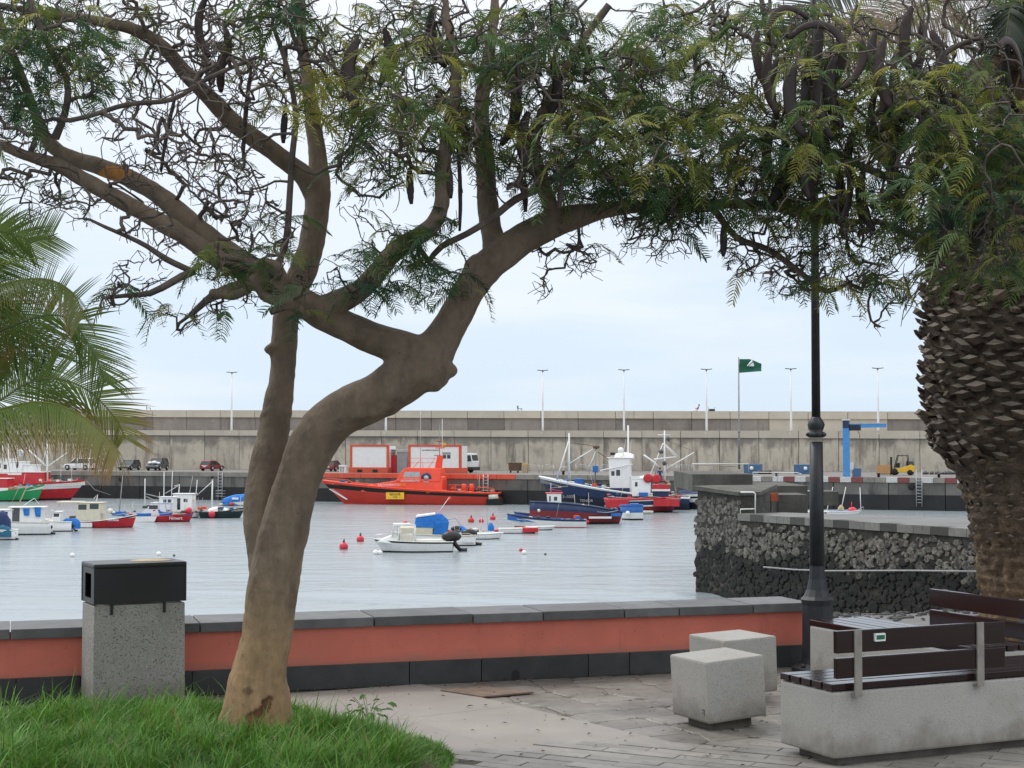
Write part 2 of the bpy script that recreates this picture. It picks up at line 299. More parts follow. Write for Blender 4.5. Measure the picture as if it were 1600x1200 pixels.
def npmesh(name, V, Fq, m, tint=None, parent=None, smooth=False):
    """V (n,3) ; Fq list of (k,array(m,k)) face groups."""
    me = bpy.data.meshes.new(name)
    V = np.asarray(V, np.float32)
    loops = np.concatenate([f.reshape(-1) for f in Fq]); tot = np.concatenate([np.full(len(f), f.shape[1]) for f in Fq])
    me.vertices.add(len(V)); me.vertices.foreach_set('co', V.reshape(-1))
    me.loops.add(len(loops)); me.loops.foreach_set('vertex_index', loops.astype(np.int32))
    st = np.concatenate([[0], np.cumsum(tot)[:-1]]).astype(np.int32)
    me.polygons.add(len(tot)); me.polygons.foreach_set('loop_start', st)
    me.update(calc_edges=True)
    if tint is not None:
        a = me.color_attributes.new('tint', 'FLOAT_COLOR', 'POINT')
        c = np.ones((len(V), 4), np.float32); c[:, :3] = tint; a.data.foreach_set('color', c.reshape(-1))
    me.materials.append(M[m])
    if smooth: me.polygons.foreach_set('use_smooth', np.ones(len(tot), bool))
    me.validate()
    o = bpy.data.objects.new(name, me); link(o, parent)
    return o
def shared(o, name=None):
    c = o.copy(); COL.objects.link(c); return c
def text(parent, body, size, loc, m, rz=0, ext=.01, align='CENTER'):
    cu = bpy.data.curves.new('lettering', 'FONT'); cu.body = body; cu.size = size; cu.extrude = ext; cu.align_x = align; cu.align_y = 'CENTER'; cu.resolution_u = 2
    to = bpy.data.objects.new('lettering', cu); COL.objects.link(to)
    me = bpy.data.meshes.new_from_object(to.evaluated_get(bpy.context.evaluated_depsgraph_get()))
    bpy.data.objects.remove(to); bpy.data.curves.remove(cu)
    me.name = 'lettering'; me.materials.clear(); me.materials.append(M[m])
    o = bpy.data.objects.new('lettering', me); link(o, parent); o.location = loc; o.rotation_euler = (PI/2, 0, rz)
    return o
# ================================================================== SETTING
# ---- water
def fbm(x, y, s, seed=0): return mnoise.noise(Vector((x*s+seed, y*s-seed, seed*.37)))
xs = np.concatenate([[-3000, -900, -300], np.linspace(-120, 90, 190), [300, 900, 3000]])
ys = np.concatenate([np.linspace(52, 92, 260), np.linspace(93, 175, 60), [190, 230, 300, 600, 1500, 4000, 7000]])
V = []
for y in ys:
    for x in xs:
        z = ZW
        if 52 < y < 110 and abs(x) < 100:
            f_ = max(0, 1-abs(y-66)/26)
            ph = y*1.0 + .22*x + 2.4*fbm(x, y, .05, 3) + .8*fbm(x, y, .25, 5)
            z += f_*.3*max(0, math.sin(ph*1.1))**4*max(0, fbm(x*.5, y, .12, 9)*2+.5) + .012*fbm(x, y, .8, 2)
        V.append((x, y, z))
nx, ny = len(xs), len(ys)
Fc = np.array([(j*nx+i, j*nx+i+1, (j+1)*nx+i+1, (j+1)*nx+i) for j in range(ny-1) for i in range(nx-1)])
tag(npmesh('harbour_water', V, [Fc], 'water', smooth=True), 'calm pale grey harbour water', None, None, 'structure')
# ---- beach
def beach_z(x, y):
    base = -.55 - (y-14)*(5.25/(66-14)) if y > 14 else -.55
    base += .035*max(0, x-2)*min(1, max(0, (y-20)/40))
    if x < 0: base -= .012*abs(x)*min(1, max(0, (y-20)/40))
    return base + (.05*fbm(x, y, .3, 4) + .03*fbm(x, y, 1.3, 8))*(1 if y > 20 else .3)
V = []; bx = np.linspace(-40, 45, 150); by = np.linspace(12.5, 95, 150)
for y in by:
    for x in bx: V.append((x, y+x*.0, beach_z(x, y)))
Fc = np.array([(j*150+i, j*150+i+1, (j+1)*150+i+1, (j+1)*150+i) for j in range(149) for i in range(149)])
tag(npmesh('beach', V, [Fc], 'sand', smooth=True), 'dark grey volcanic sand beach below the wall', None, None, 'structure')
pb = MB()
for i in range(420):
    x = random.uniform(8, 19); y = random.uniform(52, 70); r = random.choice((.05, .06, .09, .14))
    pb.ball((x, y, beach_z(x, y)+r*.3), r, 0, 5, 3, (1.3, 1, .6))
tag(pb.build('pebbles', 'pebble'), 'scattered pale and dark pebbles on the beach', None, None, 'stuff')

# ---- plaza ground
base = MB(); 
poly = [(-9, -3), (12, -3), (12, 14.6), (2.35, 13.0), (2.35, 12.62), (-9, 9.05+.0)]
V = [(x, y, -.013) for x, y in poly]+[(x, y, -.8) for x, y in poly]; n = len(poly)
base.add(V, [tuple(range(n)), tuple(range(2*n-1, n-1, -1))]+[(i, (i+1) % n, (i+1) % n+n, i+n) for i in range(n)])
plaza = tag(base.build('plaza_ground', 'joint'), 'paved seafront plaza ground', None, None, 'structure')
WE = Vector((2.30, 12.52)); WD = Vector((-math.cos(R(17.45)), -math.sin(R(17.45))))   # end of wall, direction leftwards
WN = Vector((math.sin(R(17.45)), -math.cos(R(17.45))))                               # normal towards camera
def wall_t(px):   # distance along the front face from the wall end
    k = (px-800)/F
    return (WE.x-k*WE.y)/(k*WD.y-WD.x)
def infront(x, y, m=.02): return (Vector((x, y))-WE).dot(WN) > m if x < 2.32 else True
def in_bed(x, y): return ((x+2.15)/1.68)**2+((y-8.35)/1.95)**2 < 1
def bound(x, y): return (x-.04)*1.3+(y-10.65)*.9          # >0 : right (dark) side
mesh_cache = {}
def stone_obj(poly, name, m, z1, bev, parent, th=.03):
    c = sum((Vector(p) for p in poly), Vector((0, 0)))/len(poly)
    a = [(Vector(p)-c) for p in poly]; n = len(a)
    sh = [p*(1-bev/max(.05, p.length)) for p in a]
    V = [(p.x, p.y, -th) for p in a]+[(p.x, p.y, -bev*.5) for p in a]+[(p.x, p.y, 0) for p in sh]
    Fs = [(i, (i+1) % n, (i+1) % n+n, i+n) for i in range(n)]+[(i+n, (i+1) % n+n, (i+1) % n+2*n, i+2*n) for i in range(n)]+[tuple(range(2*n, 3*n))]
    b_ = MB(); b_.add(V, Fs); o = b_.build(name, m, parent, recalc=False); o.location = (c.x, c.y, z1); return o
# front strip pavers (running diagonally)
ca, sa = math.cos(R(-28)), math.sin(R(-28))
cnt = 0
PL, PW = .44, .115
pm = MB(); pm.add([(-PL/2+.005, -PW/2+.005, -.03), (PL/2-.005, -PW/2+.005, -.03), (PL/2-.005, PW/2-.005, -.03), (-PL/2+.005, PW/2-.005, -.03),
                   (-PL/2+.005, -PW/2+.005, 0), (PL/2-.005, -PW/2+.005, 0), (PL/2-.005, PW/2-.005, 0), (-PL/2+.005, PW/2-.005, 0)],
                  [(4, 5, 6, 7), (0, 1, 5, 4), (1, 2, 6, 5), (2, 3, 7, 6), (3, 0, 4, 7)])
pav0 = None
for r_ in range(-60, 60):
    for c_ in range(-20, 20):
        u = (c_+.5*(r_ % 2))*PL; v = r_*PW
        x = 1.5+u*ca-v*sa; y = 8.6+u*sa+v*ca
        if not (-.35 < x < 3.4 and 8.1 < y < 9.22+.0*x): continue
        if in_bed(x-.1, y) : continue
        if cnt > 235: continue
        if pav0 is None: pav0 = pm.build('paver', 'paver', plaza); o = pav0
        else: o = shared(pav0)
        o.parent = plaza; o.location = (x, y, random.uniform(.001, .006)); o.rotation_euler = (random.uniform(-.006, .006), random.uniform(-.006, .006), R(-28)); cnt += 1
# pale pinkish slabs (large, rows parallel to wall) and irregular dark natural stones: jittered grid
def zone_cells(dx, dy, ang, jit, test, x0, x1, y0, y1, gap, name, m, bev, zj, cut=()):
    nxx = 2*(int((x1-x0)/dx)//2+5); nyy = 2*(int((y1-y0)/dy)//2+5)
    ca, sa = math.cos(ang), math.sin(ang); pts = {}
    cx, cy = (x0+x1)/2, (y0+y1)/2
    def pt(i, j):
        if (i, j) not in pts:
            u = (i-nxx/2+random.uniform(-jit, jit))*dx; v = (j-nyy/2+random.uniform(-jit, jit))*dy
            pts[(i, j)] = Vector((cx+u*ca-v*sa, cy+u*sa+v*ca))
        return pts[(i, j)]
    k = 0
    for j in range(nyy):
        for i in range(nxx):
            q = [pt(i, j), pt(i+1, j), pt(i+1, j+1), pt(i, j+1)]; c = sum(q, Vector((0, 0)))/4
            if not (x0 < c.x < x1 and y0 < c.y < y1 and test(c.x, c.y)): continue
            if any(not infront(p.x, p.y, -.02) for p in q): 
                q = [p if infront(p.x, p.y, -.02) else p+WN*(-(p-WE).dot(WN)) for p in q]
            q = [p+(c-p).normalized()*gap for p in q]
            if jit > .1:
                qq = []
                for a_ in range(4):
                    p, p2 = q[a_], q[(a_+1) % 4]; e_ = p2-p
                    qq += [p+e_*.12, p+e_*.5+Vector((-e_.y, e_.x))*random.uniform(-.03, .03), p+e_*.88]
                q = qq
            stone_obj(q, name, m, random.uniform(-zj, zj)-(.006 if name == 'flagstone' else 0), bev, plaza); k += 1
    return k
k1 = zone_cells(1.3, .9, R(-55.3), .0, lambda x, y: y > 8.6 and bound(x, y) <= 0 and not in_bed(x, y) and infront(x, y), -5.46, 5.54, 7.65, 13.65, .002, 'slab', 'pink_stone', .003, .001)
k2 = zone_cells(.36, .3, R(25), .22, lambda x, y: y > 9.1 and bound(x, y) > -.35, -1.5, 3.9, 9.2, 12.9, .005, 'flagstone', 'grey_stone', .012, .004)
k3 = zone_cells(.95, .62, R(17.45), .0, lambda x, y: y > 9.22 and x > 3.9, 3.9, 7, 9, 13.5, .003, 'slab', 'pink_stone', .004, .0015)
print('pavers', cnt, k1, k2, k3)
# wooden-brown manhole cover
c4 = [G(688, 1080, 0), G(755, 1090, 0), G(834, 1083, 0), G(752, 1073, 0)]
mh = MB(); cc = sum(c4, Vector())/4
mh.add([(p.x-cc.x, p.y-cc.y, 0) for p in c4]+[(p.x-cc.x, p.y-cc.y, .012) for p in c4], [(3, 2, 1, 0), (4, 5, 6, 7), (0, 1, 5, 4), (1, 2, 6, 5), (2, 3, 7, 6), (3, 0, 4, 7)])
tag(mh.build('manhole_cover', 'manhole', None, .003, loc=(cc.x, cc.y, -.002)), 'brown flat manhole cover in the paving near the wall', 'manhole cover')

# ---- low sea wall
wang = math.atan2(-WD.y, -WD.x)
wall = thing('low_wall', 'low orange red rendered wall with dark stone coping along the seafront', 'wall', (WE.x, WE.y, 0), wang)
def wl(px): return -wall_t(px)          # local x of the front face at that pixel column
core = MB(); core.bb(-12, 0, .012, .43, .16, .425); core.build('rendered_core', 'red_render', wall)
core2 = MB(); core2.bb(-12, 0, .012, .43, -.5, .16); core2.build('wall_footing', 'basalt_dark', wall)
cj = [-12.0, -10.6, -9.3, -8.0]+[wl(p) for p in (20, 160, 314, 452, 584, 737, 846, 972, 1057, 1172)]+[.03]
cj = sorted(cj)
for a_, b_ in zip(cj[:-1], cj[1:]):
    q = MB(); q.bb(-(b_-a_)/2+.004, (b_-a_)/2-.004, -.04, .48, 0, .068)
    q.build('coping_stone', 'basalt', wall, .006, loc=((a_+b_)/2, random.uniform(-.004, .004), .427+random.uniform(-.002, .002)))
sj = sorted([-12.0, -10.9, -9.7, -8.6, -7.6]+[wl(p) for p in (30, 130, 303, 420, 640, 752, 918, 982, 1120)]+[0.0])
for a_, b_ in zip(sj[:-1], sj[1:]):
    q = MB(); q.bb(-(b_-a_)/2+.003, (b_-a_)/2-.003, 0, .03, 0, .168)
    q.build('skirting_stone', 'basalt_dark', wall, .003, loc=((a_+b_)/2, -.012, -.005+random.uniform(-.001, .001)))
dh = MB(); t_ = wl(805); dh.prism([(t_-.028, 0), (t_+.028, 0), (t_+.028, .05), (t_+.014, .068), (t_-.014, .068), (t_-.028, .05)], -.0155, .01); dh.build('drain_hole', 'black', wall)

# ================================================================== QUAY AND BREAKWATER
def qy(x): return 190-.38*x
QA = math.atan(-.38); qc, qs = math.cos(QA), math.sin(QA)
quay = tag(bpy.data.objects.new('quay', None), 'far concrete quay', None, None, 'structure'); COL.objects.link(quay)
quay.location = (0, 190, ZQ); quay.rotation_euler = (0, 0, QA)      # local x runs along the quay edge
def qx(px, off=0):   # local x on quay where the pixel column px meets the line at local y=off
    k = (px-800)/F
    # world = (qc*l - qs*off, 190 + qs*l + qc*off) ; x = k*y
    return (k*(190+qc*off)+qs*off)/(qc-k*qs)
b_ = MB()
x0, x1 = -220, 130
b_.add([(x0, 1.0, 0), (x1, 1.0, 0), (x1, 70, 0), (x0, 70, 0), (x0, 1.0, -7), (x1, 1.0, -7), (x1, 70, -7), (x0, 70, -7)], [(0, 1, 2, 3), (0, 4, 5, 1), (1, 5, 6, 2), (2, 6, 7, 3), (3, 7, 4, 0)])
b_.build('quay_apron', 'quay_top', quay)
# face blocks: dry upper course and wet dark lower course
xx = -130.0; blk = None; blw = None
while xx < 75:
    if blk is None:
        q = MB(); q.bb(.04, 5.96, 0, 1, -1.75, -.42); blk = q.build('quay_block', 'quay_conc', quay); o = blk
        q = MB(); q.bb(.04, 5.96, -.02, 1, -6.5, -1.77); blw = q.build('wet_quay_block', 'quay_wet', quay); o2 = blw
    else: o = shared(blk); o2 = shared(blw)
    for u in (o, o2): u.parent = quay; u.location = (xx, 0, 0)
    xx += 6
# kerb pieces along the edge
def kerb(l0, l1, m, step=3.0):
    first = None; x = l0
    while x < l1-.1:
        q = MB(); w_ = min(step, l1-x)
        if first is None: q.bb(.02, w_-.02, -.12, 1.0, -.42, .14); first = q.build('kerb_block', m, quay); o = first; o.location = (x, 0, 0)
        elif abs(w_-step) < 1e-3: o = shared(first); o.parent = quay; o.location = (x, 0, 0)
        else: q.bb(.02, w_-.02, -.12, 1.0, -.42, .14); o = q.build('kerb_block', m, quay); o.location = (x, 0, 0)
        x += step
o0, o1 = qx(497), qx(806); r0 = qx(1172)
kerb(-130, o0, 'kerb_conc'); kerb(o0, o1, 'kerb_orange'); kerb(o1, r0, 'kerb_conc')
x = r0; pat = ['kerb_white', 'kerb_conc', 'kerb_white', 'kerb_red', 'kerb_white', 'kerb_conc', 'kerb_white', 'kerb_red', 'kerb_white', 'kerb_red', 'kerb_conc', 'kerb_conc', 'kerb_white', 'kerb_red', 'kerb_conc', 'kerb_white', 'kerb_conc', 'kerb_red', 'kerb_white', 'kerb_conc']
for m_ in pat:
    wd = 1.0*1.25
    kerb(x, x+wd, m_, wd); x += wd
kerb(x, 80, 'kerb_conc')
def on_quay(px, off, z=0):
    l = qx(px, off); return Vector((qc*l-qs*off, 190+qs*l+qc*off, ZQ+z))
def ladder(px, label, h=3.4, up=.0):
    t = thing('quay_ladder', label, 'ladder', on_quay(px, -.22), QA, 'ladders fixed to the far quay')
    for s_ in (-.3, .3):
        q = MB(); q.tube([(s_, .5 if up else .1, up*.99), (s_, 0, up), (s_, -.05, -h)] if up else [(s_, 0, .1), (s_, -.05, -h)], .055, 5); q.build('side_rail', 'silver', t)
    r0_ = None
    for k in range(8):
        q = MB(); q.tube([(-.3, 0, 0), (.3, 0, 0)], .04, 4)
        if r0_ is None: r0_ = q.build('rung', 'silver', t); o = r0_
        else: o = shared(r0_); o.parent = t
        o.location = (0, -.03, -.2-k*(h-.3)/8)
ladder(345, 'metal ladder on the quay face left of the tree trunk'); ladder(759, 'metal ladder on the orange edged quay behind the rescue boat stern')
ladder(1435, 'metal ladder with tall side rails below the yellow forklift', 3.0, 1.0)
# tyre fenders along the face
for px, lb in ((190, 'round black tyre fender on the quay right of the white car'), (1280, 'round black fender under the white painted kerb by the lamp post'), (1423, 'round black fender just left of the tall ladder')):
    q = MB(); q.lathe([(.12, -.1), (.3, -.1), (.36, 0), (.3, .1), (.12, .1)], (0, 0, 0), 12, axis='Y')
    o = q.build('tyre_fender', 'rubber'); p = on_quay(px, -.12, -.85); o.location = p; o.rotation_euler = (0, 0, QA); tag(o, lb, 'fender', 'fenders on the quay face')

# ---- breakwater wall
def by_(x): return 225-.19*x
BA = math.atan(-.19); bc, bs = math.cos(BA), math.sin(BA)
bw = thing('breakwater_wall', 'long stained concrete breakwater wall behind the harbour', 'wall', (0, 225, 0), BA)
def bxl(px, off=0):
    k = (px-800)/F; return (k*(225+bc*off)+bs*off)/(bc-k*bs)
def top_z(l): return 6.15-.0055*l
def led_b(l): return 2.42-.005*l
def led_t(l): return 3.32-.002*l
b_ = MB()
L0, L1 = -160, 120
b_.add([(L0, .35, -6), (L1, .35, -6), (L1, .35, led_t(L1)-.05), (L0, .35, led_t(L0)-.05), (L0, 3.35, led_t(L0)-.05), (L1, 3.35, led_t(L1)-.05), (L1, 3.35, top_z(L1)-.1), (L0, 3.35, top_z(L0)-.1), (L0, 8, top_z(L0)-.1), (L1, 8, top_z(L1)-.1), (L1, 8, -6), (L0, 8, -6)],
       [(0, 1, 2, 3), (3, 2, 5, 4), (4, 5, 6, 7), (7, 6, 9, 8), (8, 9, 10, 11), (1, 10, 9, 6, 5, 2), (0, 3, 4, 7, 8, 11)])
b_.build('wall_core', 'joint_dark', bw)
def panel(l0, l1, z00, z01, z10, z11, y0, y1, name, m):
    q = MB(); c = (l0+l1)/2; h = (l1-l0)/2-.035
    V = [(-h, y0, z00), (h, y0, z01), (h, y1, z01), (-h, y1, z00), (-h, y0, z10), (h, y0, z11), (h, y1, z11), (-h, y1, z10)]
    q.add(V, [(0, 3, 2, 1), (4, 5, 6, 7), (0, 1, 5, 4), (1, 2, 6, 5), (2, 3, 7, 6), (3, 0, 4, 7)])
    return q.build(name, m, bw, loc=(c, 0, 0))
l = -110.0
while l < 78:
    s_ = 5.35
    j_ = .12*random.random()
    panel(l, l+s_, -2.6, -2.6, led_b(l), led_b(l+s_), 0-j_, .4, 'lower_panel', 'wall_light')
    panel(l, l+s_, led_b(l), led_b(l+s_), led_t(l), led_t(l+s_), -.28, 3.2, 'ledge_slab', 'wall_top')
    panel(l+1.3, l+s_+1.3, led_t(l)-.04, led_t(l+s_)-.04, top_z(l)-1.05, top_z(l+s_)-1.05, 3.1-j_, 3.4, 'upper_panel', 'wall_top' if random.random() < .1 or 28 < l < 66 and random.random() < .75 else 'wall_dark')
    panel(l+1.3, l+s_+1.3, top_z(l)-1.05, top_z(l+s_)-1.05, top_z(l), top_z(l+s_), 2.75, 8, 'parapet_panel', 'wall_top')
    l += s_
# lamp posts on the breakwater
def on_bw(px, off, z):
    l = bxl(px, off); return Vector((bc*l-bs*off, 225+bs*l+bc*off, z)), l
bl = thing('breakwater_lamp', '', 'lamp post', group='tall white lamp posts along the breakwater')
q = MB(); q.lathe([(.17, .0), (.15, 1), (.11, 4.2), (.07, 8.6)], n=8); q.build('post', 'white_post', bl)
q = MB(); q.box((0, 0, .06), (1.0, .5, .16)); q.box((0, -.1, -.1), (.5, .5, .2)); q.build('footing', 'white_post', bl)
q = MB(); q.box((-.42, 0, 8.72), (.7, .28, .1), ry=.1); q.box((.42, 0, 8.72), (.7, .28, .1), ry=-.1); q.lathe([(.1, 8.5), (.12, 8.75)], n=8); q.build('lamp_head', 'dark_grey', bl)
lamps = [(362, 'leftmost white lamp post, between the red car and the tree trunk'), (603, 'white lamp post on the breakwater just under the bent tree trunk'), (848, 'white lamp post between the tree and the fishing boats, above the bins'),
         (975, 'white lamp post above the blue trawler wheelhouse'), (1104, 'white lamp post left of the green flag'), (1236, 'white lamp post between green flag and street lamp'), (1372, 'white lamp post behind the blue crane arm')]
for i, (px, lb) in enumerate(lamps):
    o = bl if i == 0 else copy_tree(bl)
    p, l = on_bw(px, .1, 0); o.location = (p.x, p.y, led_t(l)-.25 if px != 0 else 0); o['label'] = lb

# ================================================================== NEAR PIER
PA = Vector((9.0, 78.7)); PD = Vector((.47, -.883)); PNi = Vector((.883, .47))    # along (towards camera right), inward
pang = math.atan2(PD.y, PD.x)
pier = thing('stone_pier', 'dark rubble stone pier with a low ledge at the harbour mouth', 'pier', (PA.x, PA.y, 0), pang)   # local x along, local y inward = left of x
# check: local +y = (-sin,cos) of pang = (.883,.47) -> inward
LT = 6.6
def pt_of(px):     # local x along pier face at the pixel column
    k = (px-800)/F; return (k*PA.y-PA.x)/(PD.x-k*PD.y)
t1165 = pt_of(1153)
b_ = MB()
ZL = -1.65
# tall end block (battered)
def bat(z): return -.0*(z)
b_.add([(0, 0, -7), (t1165, 0, -7), (t1165, 1.1, -7), (0, 5, -7), (.12, .1, -.62), (t1165, .1, -.8), (t1165, 1.1, -.8), (.12, 5, -.62)], [(0, 3, 2, 1), (4, 5, 6, 7), (0, 1, 5, 4), (1, 2, 6, 5), (2, 3, 7, 6), (3, 0, 4, 7)])
b_.build('end_block', 'mortar', pier)
g1 = G(1165, 797, ZL); g2 = G(1510, 808, ZL)
def loc_of(v):
    d = Vector((v.x, v.y))-PA; return (d.dot(PD), d.dot(PNi))
a1, a2 = loc_of(g1), loc_of(g2)
sl_ = (a2[1]-a1[1])/(a2[0]-a1[0]); wfar = a1[1]+sl_*(40-a1[0])
b_ = MB(); V = [(t1165, .06), (40, .06), (40, wfar), (t1165, a1[1])]
b_.add([(x, y, -7) for x, y in V]+[(x, y, ZL-.32) for x, y in V], [(0, 3, 2, 1), (4, 5, 6, 7), (0, 1, 5, 4), (1, 2, 6, 5), (2, 3, 7, 6), (3, 0, 4, 7)]); b_.build('pier_body', 'mortar', pier)
b_ = MB(); V = [(t1165, .5), (40, .5), (40, wfar), (t1165, a1[1])]
b_.add([(x, y, ZL-.32) for x, y in V]+[(x, y, ZL) for x, y in V], [(0, 3, 2, 1), (4, 5, 6, 7), (0, 1, 5, 4), (1, 2, 6, 5), (2, 3, 7, 6), (3, 0, 4, 7)]); b_.build('ledge_deck', 'ledge_top', pier)
x = t1165; i = 0
while x < 36:
    q = MB(); q.bb(.015, .985, -.06, .5, ZL-.32, ZL+.012)
    o = q.build('edge_block', 'checker_dark' if (i % 3 == 1) else 'checker_light', pier, loc=(x, 0, 0)); x += 1.0; i += 1
# coping of the tall block
b_ = MB()
b_.add([(-.05, -.1, -.62), (t1165+.1, -.1, -.8), (t1165+.1, 1.2, -.8), (-.05, 5.1, -.62), (-.05, -.1, -.42), (t1165+.1, -.1, -.64), (t1165+.1, 1.2, -.64), (-.05, 5.1, -.42)], [(0, 3, 2, 1), (4, 5, 6, 7), (0, 1, 5, 4), (1, 2, 6, 5), (2, 3, 7, 6), (3, 0, 4, 7)])
b_.build('coping', 'pier_conc', pier)
# stones of the face
def stone_mesh(seed):
    rnd = random.Random(seed); n = 6; V = []; 
    rad = [rnd.uniform(.62, 1.25) for _ in range(n)]
    for s_, y in ((1.0, .3), (.96, -.14), (.78, -.26)):
        for j in range(n):
            a = 2*PI*j/n+seed; V.append((math.cos(a)*rad[j]*s_*.5, y*.16+rnd.uniform(-.012, .012), math.sin(a)*rad[j]*s_*.5))
    Fs = [(r*n+j, r*n+(j+1) % n, (r+1)*n+(j+1) % n, (r+1)*n+j) for r in (0, 1) for j in range(n)]+[tuple(range(2*n, 3*n))]
    q = MB(); q.add(V, Fs); return q
protos = []
stn = []
z = -6.3
while z < -.75:
    x = random.uniform(0, .3)
    zt = -5.9
    while x < 25:
        s_ = random.uniform(.2, .58)
        top = -.85 if x < t1165 else ZL-.45
        if z+s_*.35 < top: stn.append((x, z, s_))
        x += s_*.82
    z += .27
vis = [s_ for s_ in stn if s_[0] < 20 and s_[1] > -4.2]
vis.sort(key=lambda q_: -q_[2]); ind = set(vis[:296])
rest = MB()
wet = MB()
k = 0
for (x, z, s_) in stn:
    key = k % 7
    zz = z+random.uniform(-.14, .14); bt = 0 if x > t1165 else .1*(zz+7)/6.4
    if (x, z, s_) in ind:
        wetm = zz < -3.45+.3*math.sin(x*.9)+random.uniform(-.35, .35)
        kk = (key, wetm)
        pr = next((p for p in protos if p[0] == kk), None)
        if pr is None: o = stone_mesh(key).build('stone', 'rock_wet' if wetm else 'rock', pier); protos.append((kk, o))
        else: o = shared(pr[1])
        o.parent = pier; o.location = (x, -.0+bt, zz); o.scale = (s_, random.uniform(.7, 1.3), s_*random.uniform(.75, 1)); o.rotation_euler = (0, random.uniform(-.5, .5), 0)
    else:
        tgt = wet if zz < -3.45+.3*math.sin(x*.9)+random.uniform(-.35, .35) else rest
        q = stone_mesh(key); ry = random.uniform(-.6, .6); cr, sr = math.cos(ry), math.sin(ry)
        sy = random.uniform(.7, 1.3); sz = s_*random.uniform(.75, 1)
        tgt.add([(x+(v[0]*s_*cr+v[2]*sz*sr), bt+v[1]*sy, zz+(-v[0]*s_*sr+v[2]*sz*cr)) for v in q.v], q.f)
    k += 1
tag(rest.build('wall_rubble', 'rock', pier), kind='stuff'); tag(wet.build('wet_rubble', 'rock_wet', pier), kind='stuff')
# stones on the end face at the left edge for an uneven outline
endf = MB()
for i in range(60):
    zz = random.uniform(-6.2, -1); q = stone_mesh(i % 7); yy = random.uniform(.2, 4.6); s_ = random.uniform(.3, .6)
    endf.add([(v[1]*.8+.1*(zz+7)/6.4, yy+v[0]*s_, zz+v[2]*s_) for v in q.v], q.f)
tag(endf.build('end_rubble', 'rock_wet', pier), kind='stuff')
# pipe along the pier foot
pp = [(1193, 886), (1240, 890), (1290, 892), (1420, 891.5), (1540, 893)]
q = MB(); pts = []
for px, py in pp:
    k = pt_of(px); d = PA+PD*k-PNi*.45; pts.append(P(px, py, d.y))
q.tube(pts, .038, 6)
tag(q.build('drain_pipe', 'grey'), 'thin white pipe running along the foot of the stone pier', 'pipe')
# upper pier structures (behind the tall block)
def pier_box(px0, px1, pyt, pyb, d, dep, name, m, label, cat):
    a = P(px0, pyb, d); b = P(px1, pyt, d); q = MB()
    q.bb(-(b.x-a.x)/2, (b.x-a.x)/2, 0, dep, 0, b.z-a.z)
    o = q.build(name, m, None, .01, loc=((a.x+b.x)/2, d, a.z)); return tag(o, label, cat)
pier_box(1082, 1176, 741, 768, 86, 10, 'pier_platform', 'pier_conc', 'upper concrete platform behind the stone pier corner', 'platform')
pier_box(1214, 1262, 773, 805, 81, 3, 'parapet_wall', 'pier_conc', 'low weathered parapet wall beside the orange box', 'wall')
pier_box(1262, 1310, 768, 790, 92, 3, 'landing_wall', 'pier_conc', 'short concrete landing wall behind the street lamp', 'wall')
pier_box(1128, 1262, 759, 806, 85.5, 8, 'upper_walkway', 'pier_conc', 'dark upper walkway of the pier behind the steps', 'walkway')
# steps
st = thing('pier_steps', 'dark concrete steps between the railing and the orange box', 'steps', P(1180, 803, 82))
for i in range(5):
    q = MB(); q.bb(-.6+i*.0, .75, i*.3, 3, i*.24, (i+1)*.24-.02); q.build('step', 'pier_conc', st)
def railing(pts, d, post_h, label, m='white', posts=(0, -1)):
    a = P(*pts[0], d); t = thing('railing', label, 'railing', a, 0)
    q = MB(); q.tube([P(x, y, d)-a for x, y in pts], .025, 5); q.build('top_rail', m, t)
    for i in range(max(2, int(abs(pts[-1][0]-pts[0][0])/28)+1)):
        n_ = max(1, int(abs(pts[-1][0]-pts[0][0])/28)); f_ = i/n_
        x = pts[0][0]+(pts[-1][0]-pts[0][0])*f_
        for (xa, ya), (xb, yb) in zip(pts[:-1], pts[1:]):
            if xa <= x <= xb+.01: y = ya+(yb-ya)*(x-xa)/max(1e-3, xb-xa)
        q = MB(); p = P(x, y, d)-a; q.tube([p, p-Vector((0, 0, post_h))], .018, 5); q.build('rail_post', 'grey', t)
railing([(1081, 724.5), (1170, 725)], 90, .8, 'white railing on top of the upper pier platform')
railing([(1084, 726), (1150, 729)], 86.5, .7, 'nearer thin railing at the pier platform edge', 'grey')
railing([(1176, 738), (1245, 738.5), (1253, 741)], 92, .9, 'white handrail above the pier steps')
railing([(1210, 764), (1242, 764.5), (1252, 766.5), (1268, 767)], 88, .35, 'white handrail on the low parapet wall')
t = thing('pier_railing', 'white bent tube railing frame at the inner pier corner', 'railing', P(1157, 804, 75.3))
q = MB(); q.tube([(0, 0, 1.05), (.62, 0, 1.05), (.7, 0, .98), (.7, 0, 0)], .035, 6); q.build('bent_rail', 'white', t)
q = MB(); q.tube([(0, 0, 0), (0, 0, .25), (.7, 0, .27)], .03, 6); q.build('lower_rail', 'white', t)
t = thing('orange_box', 'rusty orange box on two dark posts on the pier', 'box', P(1210, 800, 77.7))
q = MB(); q.bb(-.18, .18, -.12, .12, .52, .92); q.build('cabinet', 'rust', t, .01)
for s_ in (-.17, .17):
    q = MB(); q.bb(s_-.025, s_+.025, -.03, .03, 0, .52); q.build('post', 'black', t)

